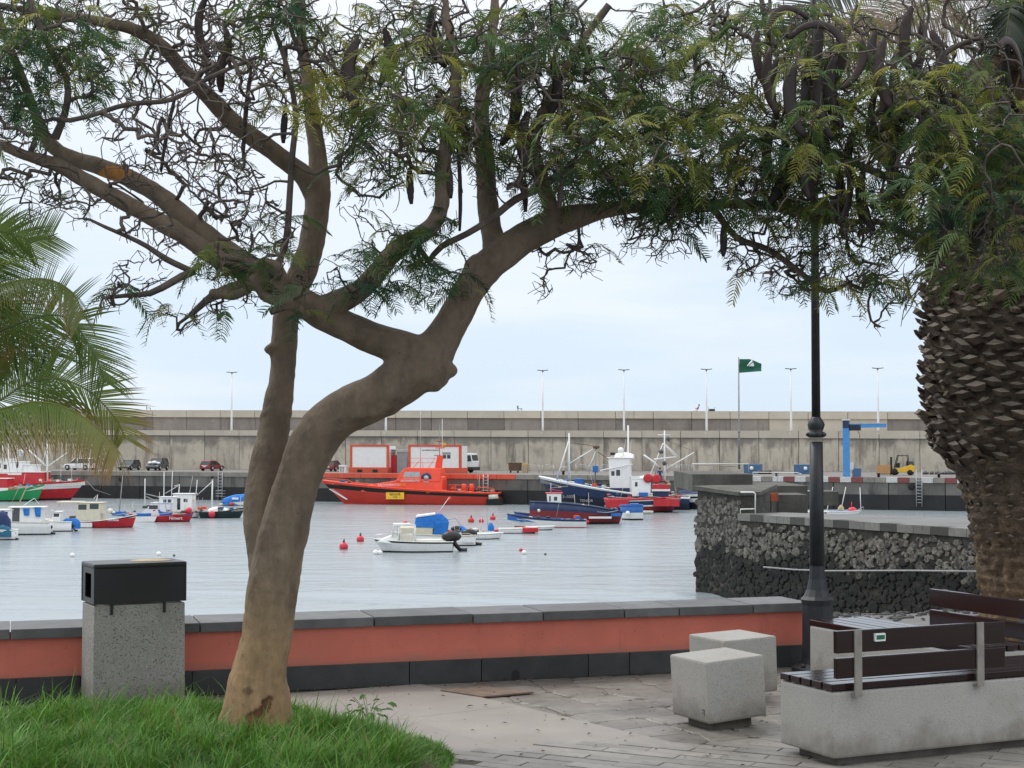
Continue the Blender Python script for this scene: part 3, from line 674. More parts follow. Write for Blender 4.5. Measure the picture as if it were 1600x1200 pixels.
# ---- flag pole
d = 96; a = P(1155, 733, d)
t = thing('flagpole', 'tall grey flagpole flying a green beach flag', 'flagpole', a)
H = P(1155, 558, d).z-a.z
q = MB(); q.lathe([(.07, 0), (.07, 2.2), (.05, 2.25), (.035, H)], n=8); q.build('pole', 'pole_grey', t)
q = MB(); q.ball((0, 0, 2.25), .09, 0, 8, 6); q.build('collar', 'pole_grey', t)
fl = MB(); nx_, nz_ = 14, 7; W_, Hh = 35/F*d, 21/F*d; V = []
for j in range(nz_+1):
    for i in range(nx_+1):
        u = i/nx_; v = j/nz_; zt = H-.12-(0 if u < .45 else (u-.45)*.5); zb = H-.12-Hh-.02+(u*.1)
        V.append((.04+u*W_, .12*math.sin(u*7+v)*u+.05*math.sin(v*5), zb+(zt-zb)*v))
fl.add(V, [(j*(nx_+1)+i, j*(nx_+1)+i+1, (j+1)*(nx_+1)+i+1, (j+1)*(nx_+1)+i) for j in range(nz_) for i in range(nx_)], 0, True)
fo = fl.build('flag', 'flag_green', t)
q = MB()
for (xa, za, xb, zb, w_) in ((.50, -.55, .80, -.22, .05), (.62, -.55, .86, -.36, .045)):
    q.tube([(xa, -.16, H+za), (xb, -.16, H+zb)], w_, 5)
q.prism([(.66, H-.56), (.9, H-.56), (.9, H-.44), (.82, H-.4)], -.19, -.16)
q.build('flag_emblem', 'white', fo)
# ================================================================== BOATS
class Boat:
    def __init__(s, label, cat, pxc, wl, rz=0, group=None, name='boat'):
        s.loc = G(pxc, wl, ZW); s.s = F/s.loc.y; s.pxc = pxc; s.wl = wl; s.rz = rz
        s.t = thing(name, label, cat, s.loc, rz, group)
    def X(s, px): return (px-s.pxc)/s.s/math.cos(s.rz)
    def Z(s, py): return (s.wl-py)/s.s
    def hull(s, pxs, pxb, B, ys, yb, bands, rake=.12, deckf=.75, deckm='offwhite', transom=.8, gun='white', gr=.04, pointed=False, name='hull', dip=2.2):
        xs, xb = s.X(pxs), s.X(pxb); L = xb-xs; zs, zb = s.Z(ys), s.Z(yb); n = 14; s.B = B
        def sheer(t): 
            z = zs+(zb-zs)*t**dip
            return z+(zs*.35*(1-t/.25)**2 if pointed and t < .25 else 0)
        def wd(t):
            if t < .5:
                tr = .03 if pointed else transom
                return tr+(1-tr)*math.sin(PI*t)**(.6 if pointed else 1)
            return max(.02, 1-((t-.5)/.5)**2.4)
        rows = [-.3, 0]+[0]*0
        fr = [('k', -.35), ('w', 0.0)]+[('b', f) for f, _ in bands]
        V = []; mats = []; 
        for (kd, f) in fr:
            for side in (-1, 1):
                for i in range(n+1):
                    t = i/n; sh = sheer(t)
                    z = f if kd == 'k' else sh*f
                    ff = 0 if kd != 'b' else f
                    x = xs+L*t-L*rake*(1-ff)*t**3-(0 if not pointed else -L*rake*.6*(1-ff)*(1-t)**3)
                    hw = B/2*wd(t)*((.55 if kd == 'k' else .78)+(.22*ff if kd != 'k' else 0))
                    if kd != 'k' and t > .6: hw *= (1-.35*(1-ff)*(t-.6)/.4)
                    V.append((x, side*hw, z))
        Fs = []; mi = []; k = n+1
        for r in range(len(fr)-1):
            for sd in (0, 1):
                for i in range(n):
                    a = (2*r+sd)*k+i; b = (2*(r+1)+sd)*k+i
                    Fs.append((a, a+1, b+1, b)); mi.append(max(0, r-0))
            a = (2*r)*k; b = (2*r+1)*k; c = (2*(r+1))*k; d = (2*(r+1)+1)*k
            Fs.append((a, b, d, c)); mi.append(r)
        q = MB(); q.v = [tuple(v) for v in V]
        q.f = [list(f) for f in Fs]; q.m = mi; q.smooth = [True]*len(Fs)
        top = 2*(len(fr)-1)*k
        # inner wall + deck
        o = len(q.v)
        for sd in (-1, 1):
            for i in range(k):
                v = q.v[top+(0 if sd < 0 else k)+i]; q.v.append((v[0]*.985+xs*.0+.015*(xs+xb)/2, v[1]*.9, v[2]))
        for sd in (-1, 1):
            for i in range(k):
                v = q.v[top+(0 if sd < 0 else k)+i]; q.v.append((v[0]*.985+.015*(xs+xb)/2, v[1]*.88, v[2]*deckf))
        dm = len(bands)+1
        for sd in (0, 1):
            for i in range(n):
                a = top+sd*k+i; b = o+sd*k+i; c = o+(2+sd)*k+i
                q.f.append([a, a+1, b+1, b]); q.f.append([b, b+1, c+1, c]); q.m += [dm, dm]; q.smooth += [False, False]
        for i in range(n):
            a = o+2*k+i; q.f.append([a, a+1, a+1+k, a+k]); q.m.append(dm); q.smooth.append(False)
        q.f.append([top, top+k, o+k, o]); q.f.append([o, o+k, o+3*k, o+2*k]); q.m += [dm, dm]; q.smooth += [False]*2
        mats = ['blacknavy' if bands[0][1] != 'white' else 'dark_grey']+[m for _, m in bands]+[deckm]
        mats[0] = s.__dict__.get('bottom', mats[0])
        ho = q.build(name, mats, s.t)
        gm = MB()
        for sd in (0, 1):
            gm.tube([q.v[top+sd*k+i] for i in range(k)], gr, 5)
        gm.tube([q.v[top], q.v[top+k]], gr, 5)
        gm.build('gunwale', gun, s.t)
        s.sheer = sheer; s.L = L; s.xs = xs; s.xb = xb
        return ho
    def cabin(s, px0, px1, yb, yt, B, m='white', sl0=0, sl1=0, wins=(), roof='white', over=.12, fw=True, name='cabin', tap=.85, y=0, wm='glass'):
        x0, x1, z0, z1 = s.X(px0), s.X(px1), s.Z(yb), s.Z(yt)
        h = z1-z0
        q = MB(); q.prism([(x0, z0), (x1, z0), (x1-sl1*h, z1), (x0+sl0*h, z1)], y-B/2, y+B/2, 0, lambda x, z: tap if z > z0+.01 else 1)
        c = q.build(name, m, s.t, .03)
        r = MB(); r.bb(x0+sl0*h-over, x1-sl1*h+over, y-B/2*tap-over*.6, y+B/2*tap+over*.6, z1, z1+.07)
        r.build('roof', roof, c, .02)
        for (a, b, ya, yb2) in wins:
            wa, wb, za, zb = s.X(a), s.X(b), s.Z(ya), s.Z(yb2)
            for sg in (-1, 1):
                w_ = MB()
                def yy(z): return y+sg*(B/2*(1-(1-tap)*(z-z0)/h)+.012)
                w_.add([(wa, yy(za), za), (wb, yy(za), za), (wb, yy(zb), zb), (wa, yy(zb), zb)], [(0, 1, 2, 3)])
                w_.add([(wa, yy(za)-sg*.05, za), (wb, yy(za)-sg*.05, za), (wb, yy(zb)-sg*.05, zb), (wa, yy(zb)-sg*.05, zb)], [(3, 2, 1, 0)])
                w_.build('window', wm, c, recalc=False)
        return c
    def pole(s, pts, r=.03, m='white', name='mast', y=0, n=5):
        q = MB(); P_ = []
        for p in pts: P_.append((s.X(p[0]), p[2] if len(p) > 2 else y, s.Z(p[1])))
        rr = r if isinstance(r, (list, tuple)) else [r*(1-.3*i/max(1, len(P_)-1)) for i in range(len(P_))]
        q.tube(P_, rr, n); return q.build(name, m, s.t)
    def outboard(s, px, wl, side=1, cowl='black', y=0, sc=1.0, tilt=.5):
        x = s.X(px)
        t = tilt*side
        q = MB(); q.ball((x+.05*side, y, .5*sc), .3*sc, 0, 10, 7, (1.15, .6, .62)); q.box((x-.02*side, y, .36*sc), (.3*sc, .22*sc, .16*sc)); o = q.build('outboard_motor', cowl, s.t)
        q = MB(); q.tube([(x+.05*side, y, .4*sc), (x+.35*side*sc, y, .0)], [.1*sc, .06*sc], 6); q.tube([(x+.3*side*sc, y, .1), (x+.55*side*sc, y, .02)], [.07*sc, .1*sc], 6); q.build('motor_leg', 'black', o)
    def blob(s, px0, px1, yb, yt, B, m, name='canvas_cover', y=0, seed=0, sm=True):
        x0, x1, z0, z1 = s.X(px0), s.X(px1), s.Z(yb), s.Z(yt)
        q = MB(); n, mm_ = 9, 6; V = []
        for i in range(n+1):
            for j in range(mm_+1):
                u, v = i/n, j/mm_; a = PI*v
                hh = (z1-z0)*(math.sin(PI*(.12+.76*u))**.5)*(.9+.18*mnoise.noise(Vector((u*3+seed, v*3, seed))))
                V.append((x0+(x1-x0)*u, y+B/2*math.cos(a)*(.9+.1*math.sin(9*u)), z0+hh*max(0, math.sin(a))**.7))
        k = mm_+1
        q.add(V, [(i*k+j, i*k+j+1, (i+1)*k+j+1, (i+1)*k+j) for i in range(n) for j in range(mm_)]+[tuple(range(k)), tuple(range(n*k, n*k+k))], 0, sm)
        return q.build(name, m, s.t)
    def buoy(s, px, py, r, m='buoy_red', y=None, name='fender'):
        q = MB(); q.ball((s.X(px), (-s.B/2-.05) if y is None else y, s.Z(py)), r/s.s, 0, 10, 8); return q.build(name, m, s.t)
    def boxp(s, px0, px1, yb, yt, y0, y1, m, name, bev=.02):
        q = MB(); q.bb(min(s.X(px0), s.X(px1)), max(s.X(px0), s.X(px1)), y0, y1, s.Z(yb), s.Z(yt)); return q.build(name, m, s.t, bev)
def gear(b, px0, px1, y, n, rods=2, yw=.7, seed=1):
    rnd = random.Random(seed*7+int(px0)); cols = ['blue', 'grey', 'tan', 'offwhite', 'black', 'buoy_red', 'canvas_teal', 'brown', 'orange']
    q = MB()
    for i in range(n):
        px = rnd.uniform(px0, px1); mi = rnd.randrange(len(cols)); s_ = rnd.uniform(.12, .3); yy = rnd.uniform(-yw, yw*.6)
        c = (b.X(px), yy, b.Z(y-rnd.uniform(.5, 6)))
        if rnd.random() < .5: q.box(c, (s_*1.6, s_*1.2, s_), mi, rz=rnd.uniform(-.6, .6))
        else: q.ball(c, s_*.7, mi, 7, 5, (1.3, 1, .7))
    for i in range(rods):
        px = rnd.uniform(px0, px1); yy = rnd.uniform(-yw, yw); dx = rnd.uniform(-6, 6); h = rnd.uniform(14, 34)
        q.tube([(b.X(px), yy, b.Z(y)), (b.X(px+dx), yy, b.Z(y-h))], [.035, .02], 4, rnd.choice((1, 3, 3)))
    # slack rope along the rail
    pts = [(b.X(px0+(px1-px0)*t/5), -yw-.15, b.Z(y-1.5+1.8*math.sin(t*2.1+seed))) for t in range(6)]
    q.tube(pts, .025, 4, 3)
    o = q.build('deck_gear', cols, b.t); o['kind'] = 'stuff'; return o
BG = 'small boats moored in the harbour'
FG = 'fishing boats moored at the far quay'
# 1 red and white trawler far left
b = Boat('red and white fishing boat with white cabins and masts, left edge by the quay', 'fishing boat', 50, 781, -.08, FG)
b.hull(-70, 136, 4.6, 757, 750, [(.1, 'black'), (.62, 'red'), (.9, 'white'), (1.0, 'red')], gun='red')
b.cabin(-20, 72, 760, 738, 3.4, 'red', roof='white'); b.cabin(-18, 20, 740, 718, 3, 'white', wins=[(1, 6, 731, 724), (11, 16, 733, 726)])
b.cabin(18, 40, 742, 722, 3, 'white', wins=[(31, 34, 731, 722)]); b.cabin(40, 58, 752, 727, 2.6, 'white', wins=[(33+12, 37+12, 743, 740)])
b.pole([(74, 752), (74, 694)], .14); b.pole([(72, 728), (40, 700)], .12, name='boom'); b.pole([(76, 728), (106, 707)], .09, name='boom'); b.pole([(66, 725), (73, 698)], .06, name='stay')
for px in (3, 12, 24, 27): b.pole([(px, 720), (px-1, 690)], .07, name='antenna')
q = MB(); q.lathe([(.25, -.1), (.42, -.1), (.46, 0), (.42, .1), (.25, .1)], (b.X(38), -1.5, b.Z(708)), 12, axis='Y'); q.build('net_hauler', 'chrome', b.t)
b.boxp(68, 72, 757, 748, -1.6, -1, 'white', 'locker'); b.boxp(111, 116, 752, 748, -1, -.4, 'white', 'bollard_box')
b.pole([(135, 750), (150, 765), (175, 773)], .035, 'grey', 'mooring_rope')
gear(b, 76, 130, 752, 9, 2, 1.4, 1)
# 2 green
b = Boat('green hulled fishing boat at the left edge in front of the red one', 'fishing boat', 20, 783, -.05, FG)
b.hull(-70, 70, 3.6, 771, 757, [(.12, 'black'), (.9, 'green'), (1, 'green')], gun='green', rake=.08)
b.cabin(-30, 16, 770, 748, 2.6, 'red', roof='white', wins=[]); b.boxp(-30, 18, 771, 762, -1.35, -1.2, 'white', 'cabin_skirt')
b.pole([(28, 783), (40, 758)], .05, 'tan', 'boat_hook', y=-2)
gear(b, 20, 62, 763, 6, 1, 1.0, 2)
# 3 white cruiser w blue windows
b = Boat('white cabin cruiser with blue window blinds and a covered outboard, left edge', 'motorboat', 30, 835, .12, BG)
b.hull(78, -50, 2.0, 816, 808, [(.1, 'black'), (.6, 'white'), (1, 'white')], gun='offwhite', transom=.9)
b.cabin(-25, 22, 822, 797, 1.7, 'white', sl0=.3, roof='white', wins=[(-5, 15, 812, 799)], wm='canvas_navy')
b.cabin(20, 66, 818, 793, 1.7, 'white', roof='white', over=.25, wins=[(22, 33, 815, 793.5)], wm='dark_grey')
for (a, c, t_, u) in ((38, 48, 805, 794), (55, 65, 807, 792)):
    q = MB(); q.add([(b.X(a), -.89, b.Z(u)), (b.X(c), -.89, b.Z(u)), (b.X(c)-.02, -.92, b.Z(t_)), (b.X(a)+.12, -.92, b.Z(t_))], [(0, 1, 2, 3)]); q.build('blue_blind', 'canvas_blue', b.t, recalc=False)
b.pole([(36, 790), (52, 779), (60, 788)], .03, name='radar_arch'); b.pole([(28, 790), (42, 758)], [.06, .03], 'tan', 'flag_staff')
b.outboard(72, 835, 1, 'canvas_navy', 0, 1.15)
# 4 boat with blue covered engine behind
b = Boat('white open boat with a bright blue motor cover beside the blinds cruiser', 'motorboat', 92, 830, .1, BG)
b.hull(112, 60, 1.7, 815, 808, [(.1, 'black'), (1, 'white')], gun='white')
b.cabin(78, 96, 816, 800, 1.3, 'white', sl0=.7, wins=[(86, 94, 807, 802)]); b.pole([(76, 804), (80, 797), (97, 803)], .02, 'chrome', 'bow_rail')
b.blob(96, 124, 826, 806, .7, 'canvas_blue', 'motor_cover', seed=2); b.outboard(112, 830, 1, 'black', -.2, .9)
# 5 far left teal/blue covers
b = Boat('small boat at the left edge with teal and dark blue motor covers', 'motorboat', 5, 843, .1, BG)
b.hull(25, -60, 1.8, 828, 822, [(.1, 'black'), (1, 'white')], gun='white')
b.blob(-12, 15, 826, 798, .9, 'canvas_navy', 'motor_cover', seed=4); b.blob(-6, 20, 838, 817, .8, 'canvas_teal', 'motor_cover', y=-.5, seed=6); b.outboard(18, 842, 1, 'black', -.3)
# 6 cream white/red cabin boat
b = Boat('white and red boat with cream wheelhouse and buff canopy, left harbour', 'fishing boat', 160, 824, -.06, BG)
h = b.hull(108, 214, 2.2, 815, 804, [(.08, 'black'), (.88, 'red'), (1, 'black')], gun='white', deckf=.8, rake=.06)
b.boxp(112, 150, 823, 816, -1.13, -1.0, 'white', 'white_topside', 0)
b.cabin(122, 161, 813, 786, 1.7, 'cream', sl0=.1, wins=[(126, 139, 796, 788), (144, 158, 795, 787)], roof='cream', over=.1)
q = MB(); q.bb(b.X(92), b.X(128), -.8, .8, b.Z(786), b.Z(783.5)); q.build('canopy', 'cream', b.t, .02)
b.pole([(94, 785), (100, 815)], .025, 'silver', 'canopy_post', y=-.6); b.boxp(112, 130, 813, 806, -.8, -.2, 'brown', 'bench'); b.pole([(150, 785), (152, 773), (146, 779)], .05, name='searchlight_mast')
b.pole([(186, 806), (192, 738)], .05, 'grey', 'fishing_pole'); b.buoy(174, 799, 5, 'offwhite', y=-.3); b.boxp(178, 196, 806, 799, -.6, .3, 'blue', 'fish_crate')
text(b.t, 'NIVARIA', .26, (b.X(183), -1.06, b.Z(812)), 'white', ext=.02)
gear(b, 164, 205, 805, 8, 2, .6, 3)
# 7 white boat blue interior with cabin
b = Boat('white boat with blue trim and low white cabin left of the second red boat', 'fishing boat', 235, 813, -.05, BG)
b.hull(196, 252, 2.0, 806, 801, [(.08, 'black'), (.85, 'white'), (1, 'blue')], gun='blue', deckm='blue')
b.cabin(220, 272, 806, 786, 1.7, 'white', sl0=1.0, sl1=0, wins=[(226, 234, 794, 790), (236, 250, 795, 789)])
b.cabin(252, 274, 803, 777, 1.5, 'white', wins=[(258, 263, 786, 780), (265, 270, 786, 780)])
b.pole([(226, 788), (226, 748)], .06, name='mast'); b.pole([(256, 780), (256, 737)], .05, name='antenna'); b.pole([(228, 772), (262, 780)], .05, 'grey', 'net_rail'); b.pole([(228, 776), (250, 785)], .05, 'grey', 'net_rail')
b.blob(233, 242, 803, 791, .8, 'canvas_blue', seed=3); 
gear(b, 200, 250, 804, 8, 2, .6, 4)
# 8 red boat
b = Boat('red fishing boat with a broad white stripe midway, two masts behind its bow', 'fishing boat', 262, 815, -.05, BG)
b.hull(208, 303, 2.1, 808, 800, [(.1, 'black'), (.9, 'red'), (1, 'red')], gun='red', deckm='blue', rake=.07)
q = MB(); q.prism([(b.X(213), b.Z(815)), (b.X(246), b.Z(814.5)), (b.X(250), b.Z(806)), (b.X(216), b.Z(806.5))], -1.11, -1.0); q.build('white_stripe', 'white', b.t)
b.boxp(216, 235, 807, 802, -.8, .2, 'blue', 'fish_crate'); b.boxp(252, 268, 806, 800, -.7, .2, 'blue', 'fish_crate'); b.buoy(297, 797, 5, 'buoy_red', y=-.4); b.buoy(293, 799, 4, 'orange_dk', y=-.2)
text(b.t, 'Nimert', .42, (b.X(279), -.98, b.Z(809)), 'white', ext=.02)
b.pole([(267, 800), (269, 737)], .04, name='antenna')
gear(b, 240, 295, 803, 9, 3, .7, 5)
# 9 white boat with wheelhouse
b = Boat('white boat with upright white wheelhouse behind the red boat', 'fishing boat', 290, 809, -.05, BG)
b.hull(250, 318, 2.2, 802, 797, [(.1, 'black'), (1, 'white')], gun='grey', deckm='grey')
b.cabin(275, 303, 802, 772, 1.8, 'white', sl0=-.06, wins=[(279, 285, 796, 778), (290, 296, 784, 779)], roof='white', over=.15)
b.boxp(276, 280, 793, 782, -1.0, -.9, 'red', 'life_ring_box'); b.pole([(279, 770), (280, 757), (272, 760)], .06, name='radar_mast'); b.pole([(258, 771), (280, 758)], .03, name='stay')
b.pole([(296, 770), (301, 744)], .05, 'grey', 'antenna'); b.pole([(306, 774), (308, 750)], .05, name='antenna'); b.boxp(298, 306, 781, 775, -.6, 0, 'white', 'locker')
gear(b, 304, 316, 799, 4, 2, .7, 6)
# 10 navy boat
b = Boat('dark open boat with a white cover and red buoy, left of the tree trunk', 'fishing boat', 350, 809, .03, BG)
b.hull(314, 383, 2.1, 800, 793, [(.1, 'black'), (.95, 'teal_dark'), (1, 'teal_dark')], gun='black', deckm='grey')
b.blob(326, 356, 800, 791, 1.3, 'white', seed=8); b.buoy(334, 803, 5.5); b.pole([(331, 798), (332, 748)], [.09, .07], name='mast'); b.pole([(331, 753), (308, 774)], .04, name='boom')
b.boxp(329, 334, 748, 744, -.15, .15, 'black', 'mast_lamp')
gear(b, 318, 376, 799, 7, 1, .7, 7)
# 11 blue boat by quay
b = Boat('bright blue covered boat against the quay behind the dark open boat', 'boat', 375, 790, .0, BG)
b.hull(345, 410, 2.2, 784, 778, [(.1, 'black'), (1, 'white')], gun='blue', deckm='blue')
b.blob(350, 408, 788, 769, 2.2, 'canvas_blue', seed=9); b.boxp(365, 375, 780, 777, -1.2, -1.1, 'white', 'name_panel'); b.buoy(364, 787, 3, 'orange_dk')
for i in range(3): b.pole([(337, 767+i*4), (352, 767+i*4.5)], .05, 'grey', 'bow_rail')

# 12 rescue boat
b = Boat('large orange sea rescue boat with black rubbing band and white mast rail', 'rescue boat', 642, 787.5, QA*.35, None, 'rescue_boat')
b.hull(782, 500, 5.2, 769, 751, [(.16, 'orange_dk'), (.67, 'orange_dk'), (.9, 'rubber'), (1, 'orange')], gun='orange', deckm='orange_dk', rake=.13, gr=.08, dip=1.6, deckf=.86, transom=.9)
b.prot = None
# low fore cabin, wheelhouse
q = MB()
z = b.Z; X = b.X
q.prism([(X(568), z(768)), (X(695), z(768)), (X(695), z(748)), (X(632), z(749)), (X(600), z(754)), (X(574), z(758))], -1.9, 1.9, 0, lambda x, zz: .85 if zz > z(765) else 1); fc = q.build('fore_cabin', 'orange', b.t, .08)
q = MB(); q.prism([(X(622), z(752)), (X(692), z(752)), (X(692), z(731)), (X(638), z(731)), (X(632), z(734))], -1.75, 1.75, 0, lambda x, zz: .8 if zz > z(740) else 1); wh = q.build('wheelhouse', 'orange', b.t, .08)
for (a, c) in ((635, 641), (642.5, 650), (651.5, 658.5)):
    q = MB(); q.add([(X(a), -1.68, z(748)), (X(c), -1.68, z(748)), (X(c), -1.46, z(738)), (X(a+1.5), -1.46, z(738))], [(0, 1, 2, 3)]); q.build('window', 'glass_green', wh, recalc=False)
q = MB(); q.prism([(X(632.5), z(749)), (X(660), z(749)), (X(660), z(737)), (X(636), z(737))], -1.62, -1.4, 0); q.build('window_frame', 'silver', wh)
q = MB(); q.lathe([(1e-3, -.06), (.62, -.06), (.62, 0)], (X(670), -1.62, z(746.5)), 20, axis='Y'); em = q.build('emblem', 'navy', wh)
q = MB(); q.lathe([(1e-3, -.04), (.3, -.04), (.3, 0)], (X(670), -1.7, z(746.5)), 12, axis='Y'); q.box((X(670), -1.7, z(752.5)), (.75, .06, .1)); q.build('emblem_centre', 'silver', wh)
q = MB(); q.bb(X(668), X(672), -1.45, -1.2, z(737), z(734)); q.build('vent', 'black', wh)
q = MB(); q.prism([(X(682), z(770)), (X(694), z(770)), (X(694), z(746)), (X(682), z(734))], -1.4, 1.4); q.build('aft_house', 'orange', b.t, .05)
q = MB(); q.prism([(X(680), z(731)), (X(690), z(731)), (X(692), z(712)), (X(684), z(712))], -.35, .35, 0); q.build('mast_tower', 'orange', b.t, .04)
b.pole([(687, 714), (687, 665)], .05, 'pole_grey', 'mast'); b.pole([(691, 725), (691, 655)], .04, 'white', 'antenna'); b.pole([(657, 731), (657, 643)], .035, 'silver', 'antenna'); b.pole([(680, 700), (695, 700)], .08, 'orange', 'yard')
b.pole([(683, 690), (691, 690)], .08, 'rust', 'yard'); 
for pts in ([(642, 731), (642, 716), (684, 716)], [(648, 731), (660, 717), (664, 731)], [(672, 731), (682, 716)], [(642, 723), (684, 723)]):
    b.pole(pts, .035, 'orange', 'roof_rail', y=-1.0)
q = MB(); q.add([(X(692), 0, z(692)), (X(697), .05, z(692)), (X(697), .1, z(696)), (X(692), 0, z(696))], [(0, 1, 2, 3)]); q.build('ensign', 'yellow', b.t, recalc=False)
q = MB(); q.bb(X(610), X(638), -2.72, -2.5, z(779), z(768.5)); pl = q.build('placard', 'placard', b.t, .02)
text(b.t, 'RESCATE\n112', .32, (X(624), -2.75, z(773.5)), 'black', ext=.01)
text(b.t, 'SALVAMENTO', .42, (X(612), -1.9, z(757.5)), 'white', ext=.02); text(b.t, 'SOS', .42, (X(634), -1.9, z(757.2)), 'yellow', ext=.02)
text(b.t, 'SALVAMENTO', .36, (X(645), -1.78, z(751.2)), 'white', ext=.02)
for (a, c) in ((514, 528), (519.5, 531)):
    q = MB(); 
    ya = -1.35 if a < 515 else -1.45
    w_ = 3.2 if a < 515 else 1.3
    q.add([(X(a+2), ya, z(764)), (X(a+2+w_), ya-.06, z(764)), (X(c+16+w_), ya-.32, z(780)), (X(c+16), ya-.3, z(780))], [(0, 1, 2, 3)]); q.build('white_stripe', 'white', b.t, recalc=False)
for px in (576, 590, 602): b.boxp(px-2.5, px+2.5, 764+(px-576)*.06, 761+(px-576)*.06, -1.95, -1.8, 'black', 'porthole', 0)
q = MB(); q.tube([(X(672), -2.35, z(768)), (X(704), -2.35, z(766.5))], [.17, .17], 8); q.build('rolled_fender', 'kerb_orange', b.t)
for pts in ([(706, 769), (706, 757), (735, 757), (735, 769)], [(706, 763), (735, 763)], [(716, 769), (716, 757)], [(748, 769), (750, 760), (775, 762), (778, 770)], [(500, 751), (515, 748), (545, 750), (560, 757)]): b.pole(pts, .05, 'orange', 'deck_rail', y=-1.9 if pts[0][0] > 600 else -.8)
for px in (727, 739): 
    q = MB(); q.lathe([(.28, z(769)), (.28, z(757)), (.18, z(755.5))], (X(px), -1, 0), 10); q.build('deck_vent', 'orange', b.t)
q = MB(); q.tube([(X(768), -2.2, z(775)), (X(782), -2.2, z(774))], [.32, .3], 8); q.build('fender', 'offwhite', b.t)
q = MB(); q.bb(X(764), X(786), -2.3, 2.3, -.3, z(778)); q.build('stern_platform', 'rubber', b.t, .05)
q = MB(); q.tube([(X(723), -3.2, z(800)), (X(738), -3.2, z(776))], .0, 4)
gear(b, 700, 775, 768, 10, 2, 1.6, 8); gear(b, 520, 560, 757, 5, 0, .6, 9)
# 13 front white motorboat
b = Boat('nearest white motorboat with black gunwale line and black outboard, mid harbour', 'motorboat', 648, 862, .1, BG)
b.hull(706, 584, 2.1, 846, 841.5, [(.12, 'black'), (.82, 'white'), (.96, 'black'), (1.0, 'white')], gun='white', deckm='offwhite', deckf=.9, gr=.03, transom=.85)
q = MB(); q.prism([(b.X(590), b.Z(845)), (b.X(622), b.Z(850)), (b.X(622), b.Z(838)), (b.X(612), b.Z(836))], -.75, .75, 0, lambda x, z: .7 if z > .8 else 1); q.build('fore_deck', 'white', b.t, .03)
q = MB()
for pts in ([(613, 838), (616, 820), (648, 820)], [(648, 820), (648, 846)], [(622, 846), (622, 822)]): 
    for y in (-.7, .7): q.tube([(b.X(x), y, b.Z(z_)) for x, z_ in pts], .04, 5)
q.bb(b.X(615), b.X(640), -.75, .75, b.Z(820.5), b.Z(818)); cf = q.build('cabin_frame', 'white', b.t)
q = MB(); q.add([(b.X(613), -.66, b.Z(838)), (b.X(613), .66, b.Z(838)), (b.X(616), .6, b.Z(821)), (b.X(616), -.6, b.Z(821))], [(0, 1, 2, 3)]); q.build('windscreen', 'glass_green', b.t, recalc=False)
b.boxp(624, 645, 846, 835, -.5, .5, 'offwhite', 'console', .05); b.boxp(650, 690, 850, 843, -.75, .75, 'offwhite', 'bench', .03)
b.pole([(586, 842), (588, 835), (606, 833), (614, 838)], .018, 'chrome', 'bow_rail', y=-.35); b.outboard(704, 862, 1, 'black', .1, 2.0, .8)
q = MB(); q.prism([(b.X(703), b.Z(864)), (b.X(707), b.Z(864)), (b.X(708), b.Z(845)), (b.X(703), b.Z(845))], -.3, .3); q.build('swim_step', 'black', b.t)
# 14 behind with blue canopy
b = Boat('white boat with tall blue canvas canopy behind the nearest motorboat', 'motorboat', 690, 852, .08, BG)
b.hull(742, 612, 2.2, 836, 831, [(.1, 'black'), (1, 'white')], gun='offwhite', deckm='offwhite', deckf=.9)
b.boxp(626, 676, 840, 823, -.8, .8, 'cream', 'deck_house', .08)
q = MB(); X, z = b.X, b.Z
q.prism([(X(648), z(822)), (X(676), z(824)), (X(698), z(824)), (X(700), z(812)), (X(690), z(803)), (X(678), z(803)), (X(650), z(808))], -.85, .85, 0, lambda x, zz: .75 if zz > z(812) else 1); q.build('canopy', 'canvas_blue', b.t, .04)
q = MB(); q.prism([(X(676), z(834)), (X(698), z(834)), (X(701), z(815)), (X(680), z(815))], -.88, .88); q.build('canopy_curtain', 'canvas_blue', b.t, .05)
q = MB(); q.prism([(X(650), z(808)), (X(680), z(804)), (X(680), z(801.5)), (X(652), z(805))], -.7, .7); q.build('canopy_top', 'white', b.t, .02)
b.pole([(684, 803), (702, 777)], .03, 'white', 'flag_staff'); q = MB(); q.prism([(X(700), z(782)), (X(705), z(780)), (X(703), z(775))], -.03, .03); q.build('pennant', 'orange', b.t)
b.outboard(732, 852, 1, 'black', 0, 1.7, .8); b.boxp(722, 740, 847, 838, -.9, -.3, 'white', 'motor_bracket')
b.buoy(634, 819, 4, 'buoy_red', y=1.4)
gear(b, 700, 738, 835, 7, 2, .6, 10)
# 15 small boat with blue covers
b = Boat('small white boat with crumpled blue covers to the right of the blue canopy boat', 'boat', 745, 839, .05, BG)
b.hull(706, 784, 1.7, 832, 829, [(.12, 'black'), (1, 'white')], gun='offwhite', deckm='offwhite')
b.blob(706, 734, 838, 820, 1.3, 'canvas_blue', seed=11); b.blob(762, 772, 831, 816, .6, 'canvas_blue', 'blue_barrel', seed=5); b.blob(734, 748, 832, 824, .9, 'canvas_navy', seed=7); b.outboard(714, 839, -1, 'black', -.3, 1.3)
b.pole([(700, 812), (712, 810), (722, 824)], .03, 'grey', 'stern_frame')
gear(b, 735, 780, 832, 8, 2, .5, 11)
b = Boat('low pale dinghy between the blue covered boat and the rowing boats', 'dinghy', 762, 842, .05, BG, 'dinghy')
b.hull(725, 787, 1.5, 834, 832, [(.12, 'black'), (1, 'white')], gun='white', deckm='white')
b = Boat('white dinghy with a wide red stern panel', 'dinghy', 812, 833, .04, BG, 'dinghy')
b.hull(780, 843, 1.5, 826, 823, [(.12, 'black'), (1, 'white')], gun='white', deckm='offwhite', transom=.9)
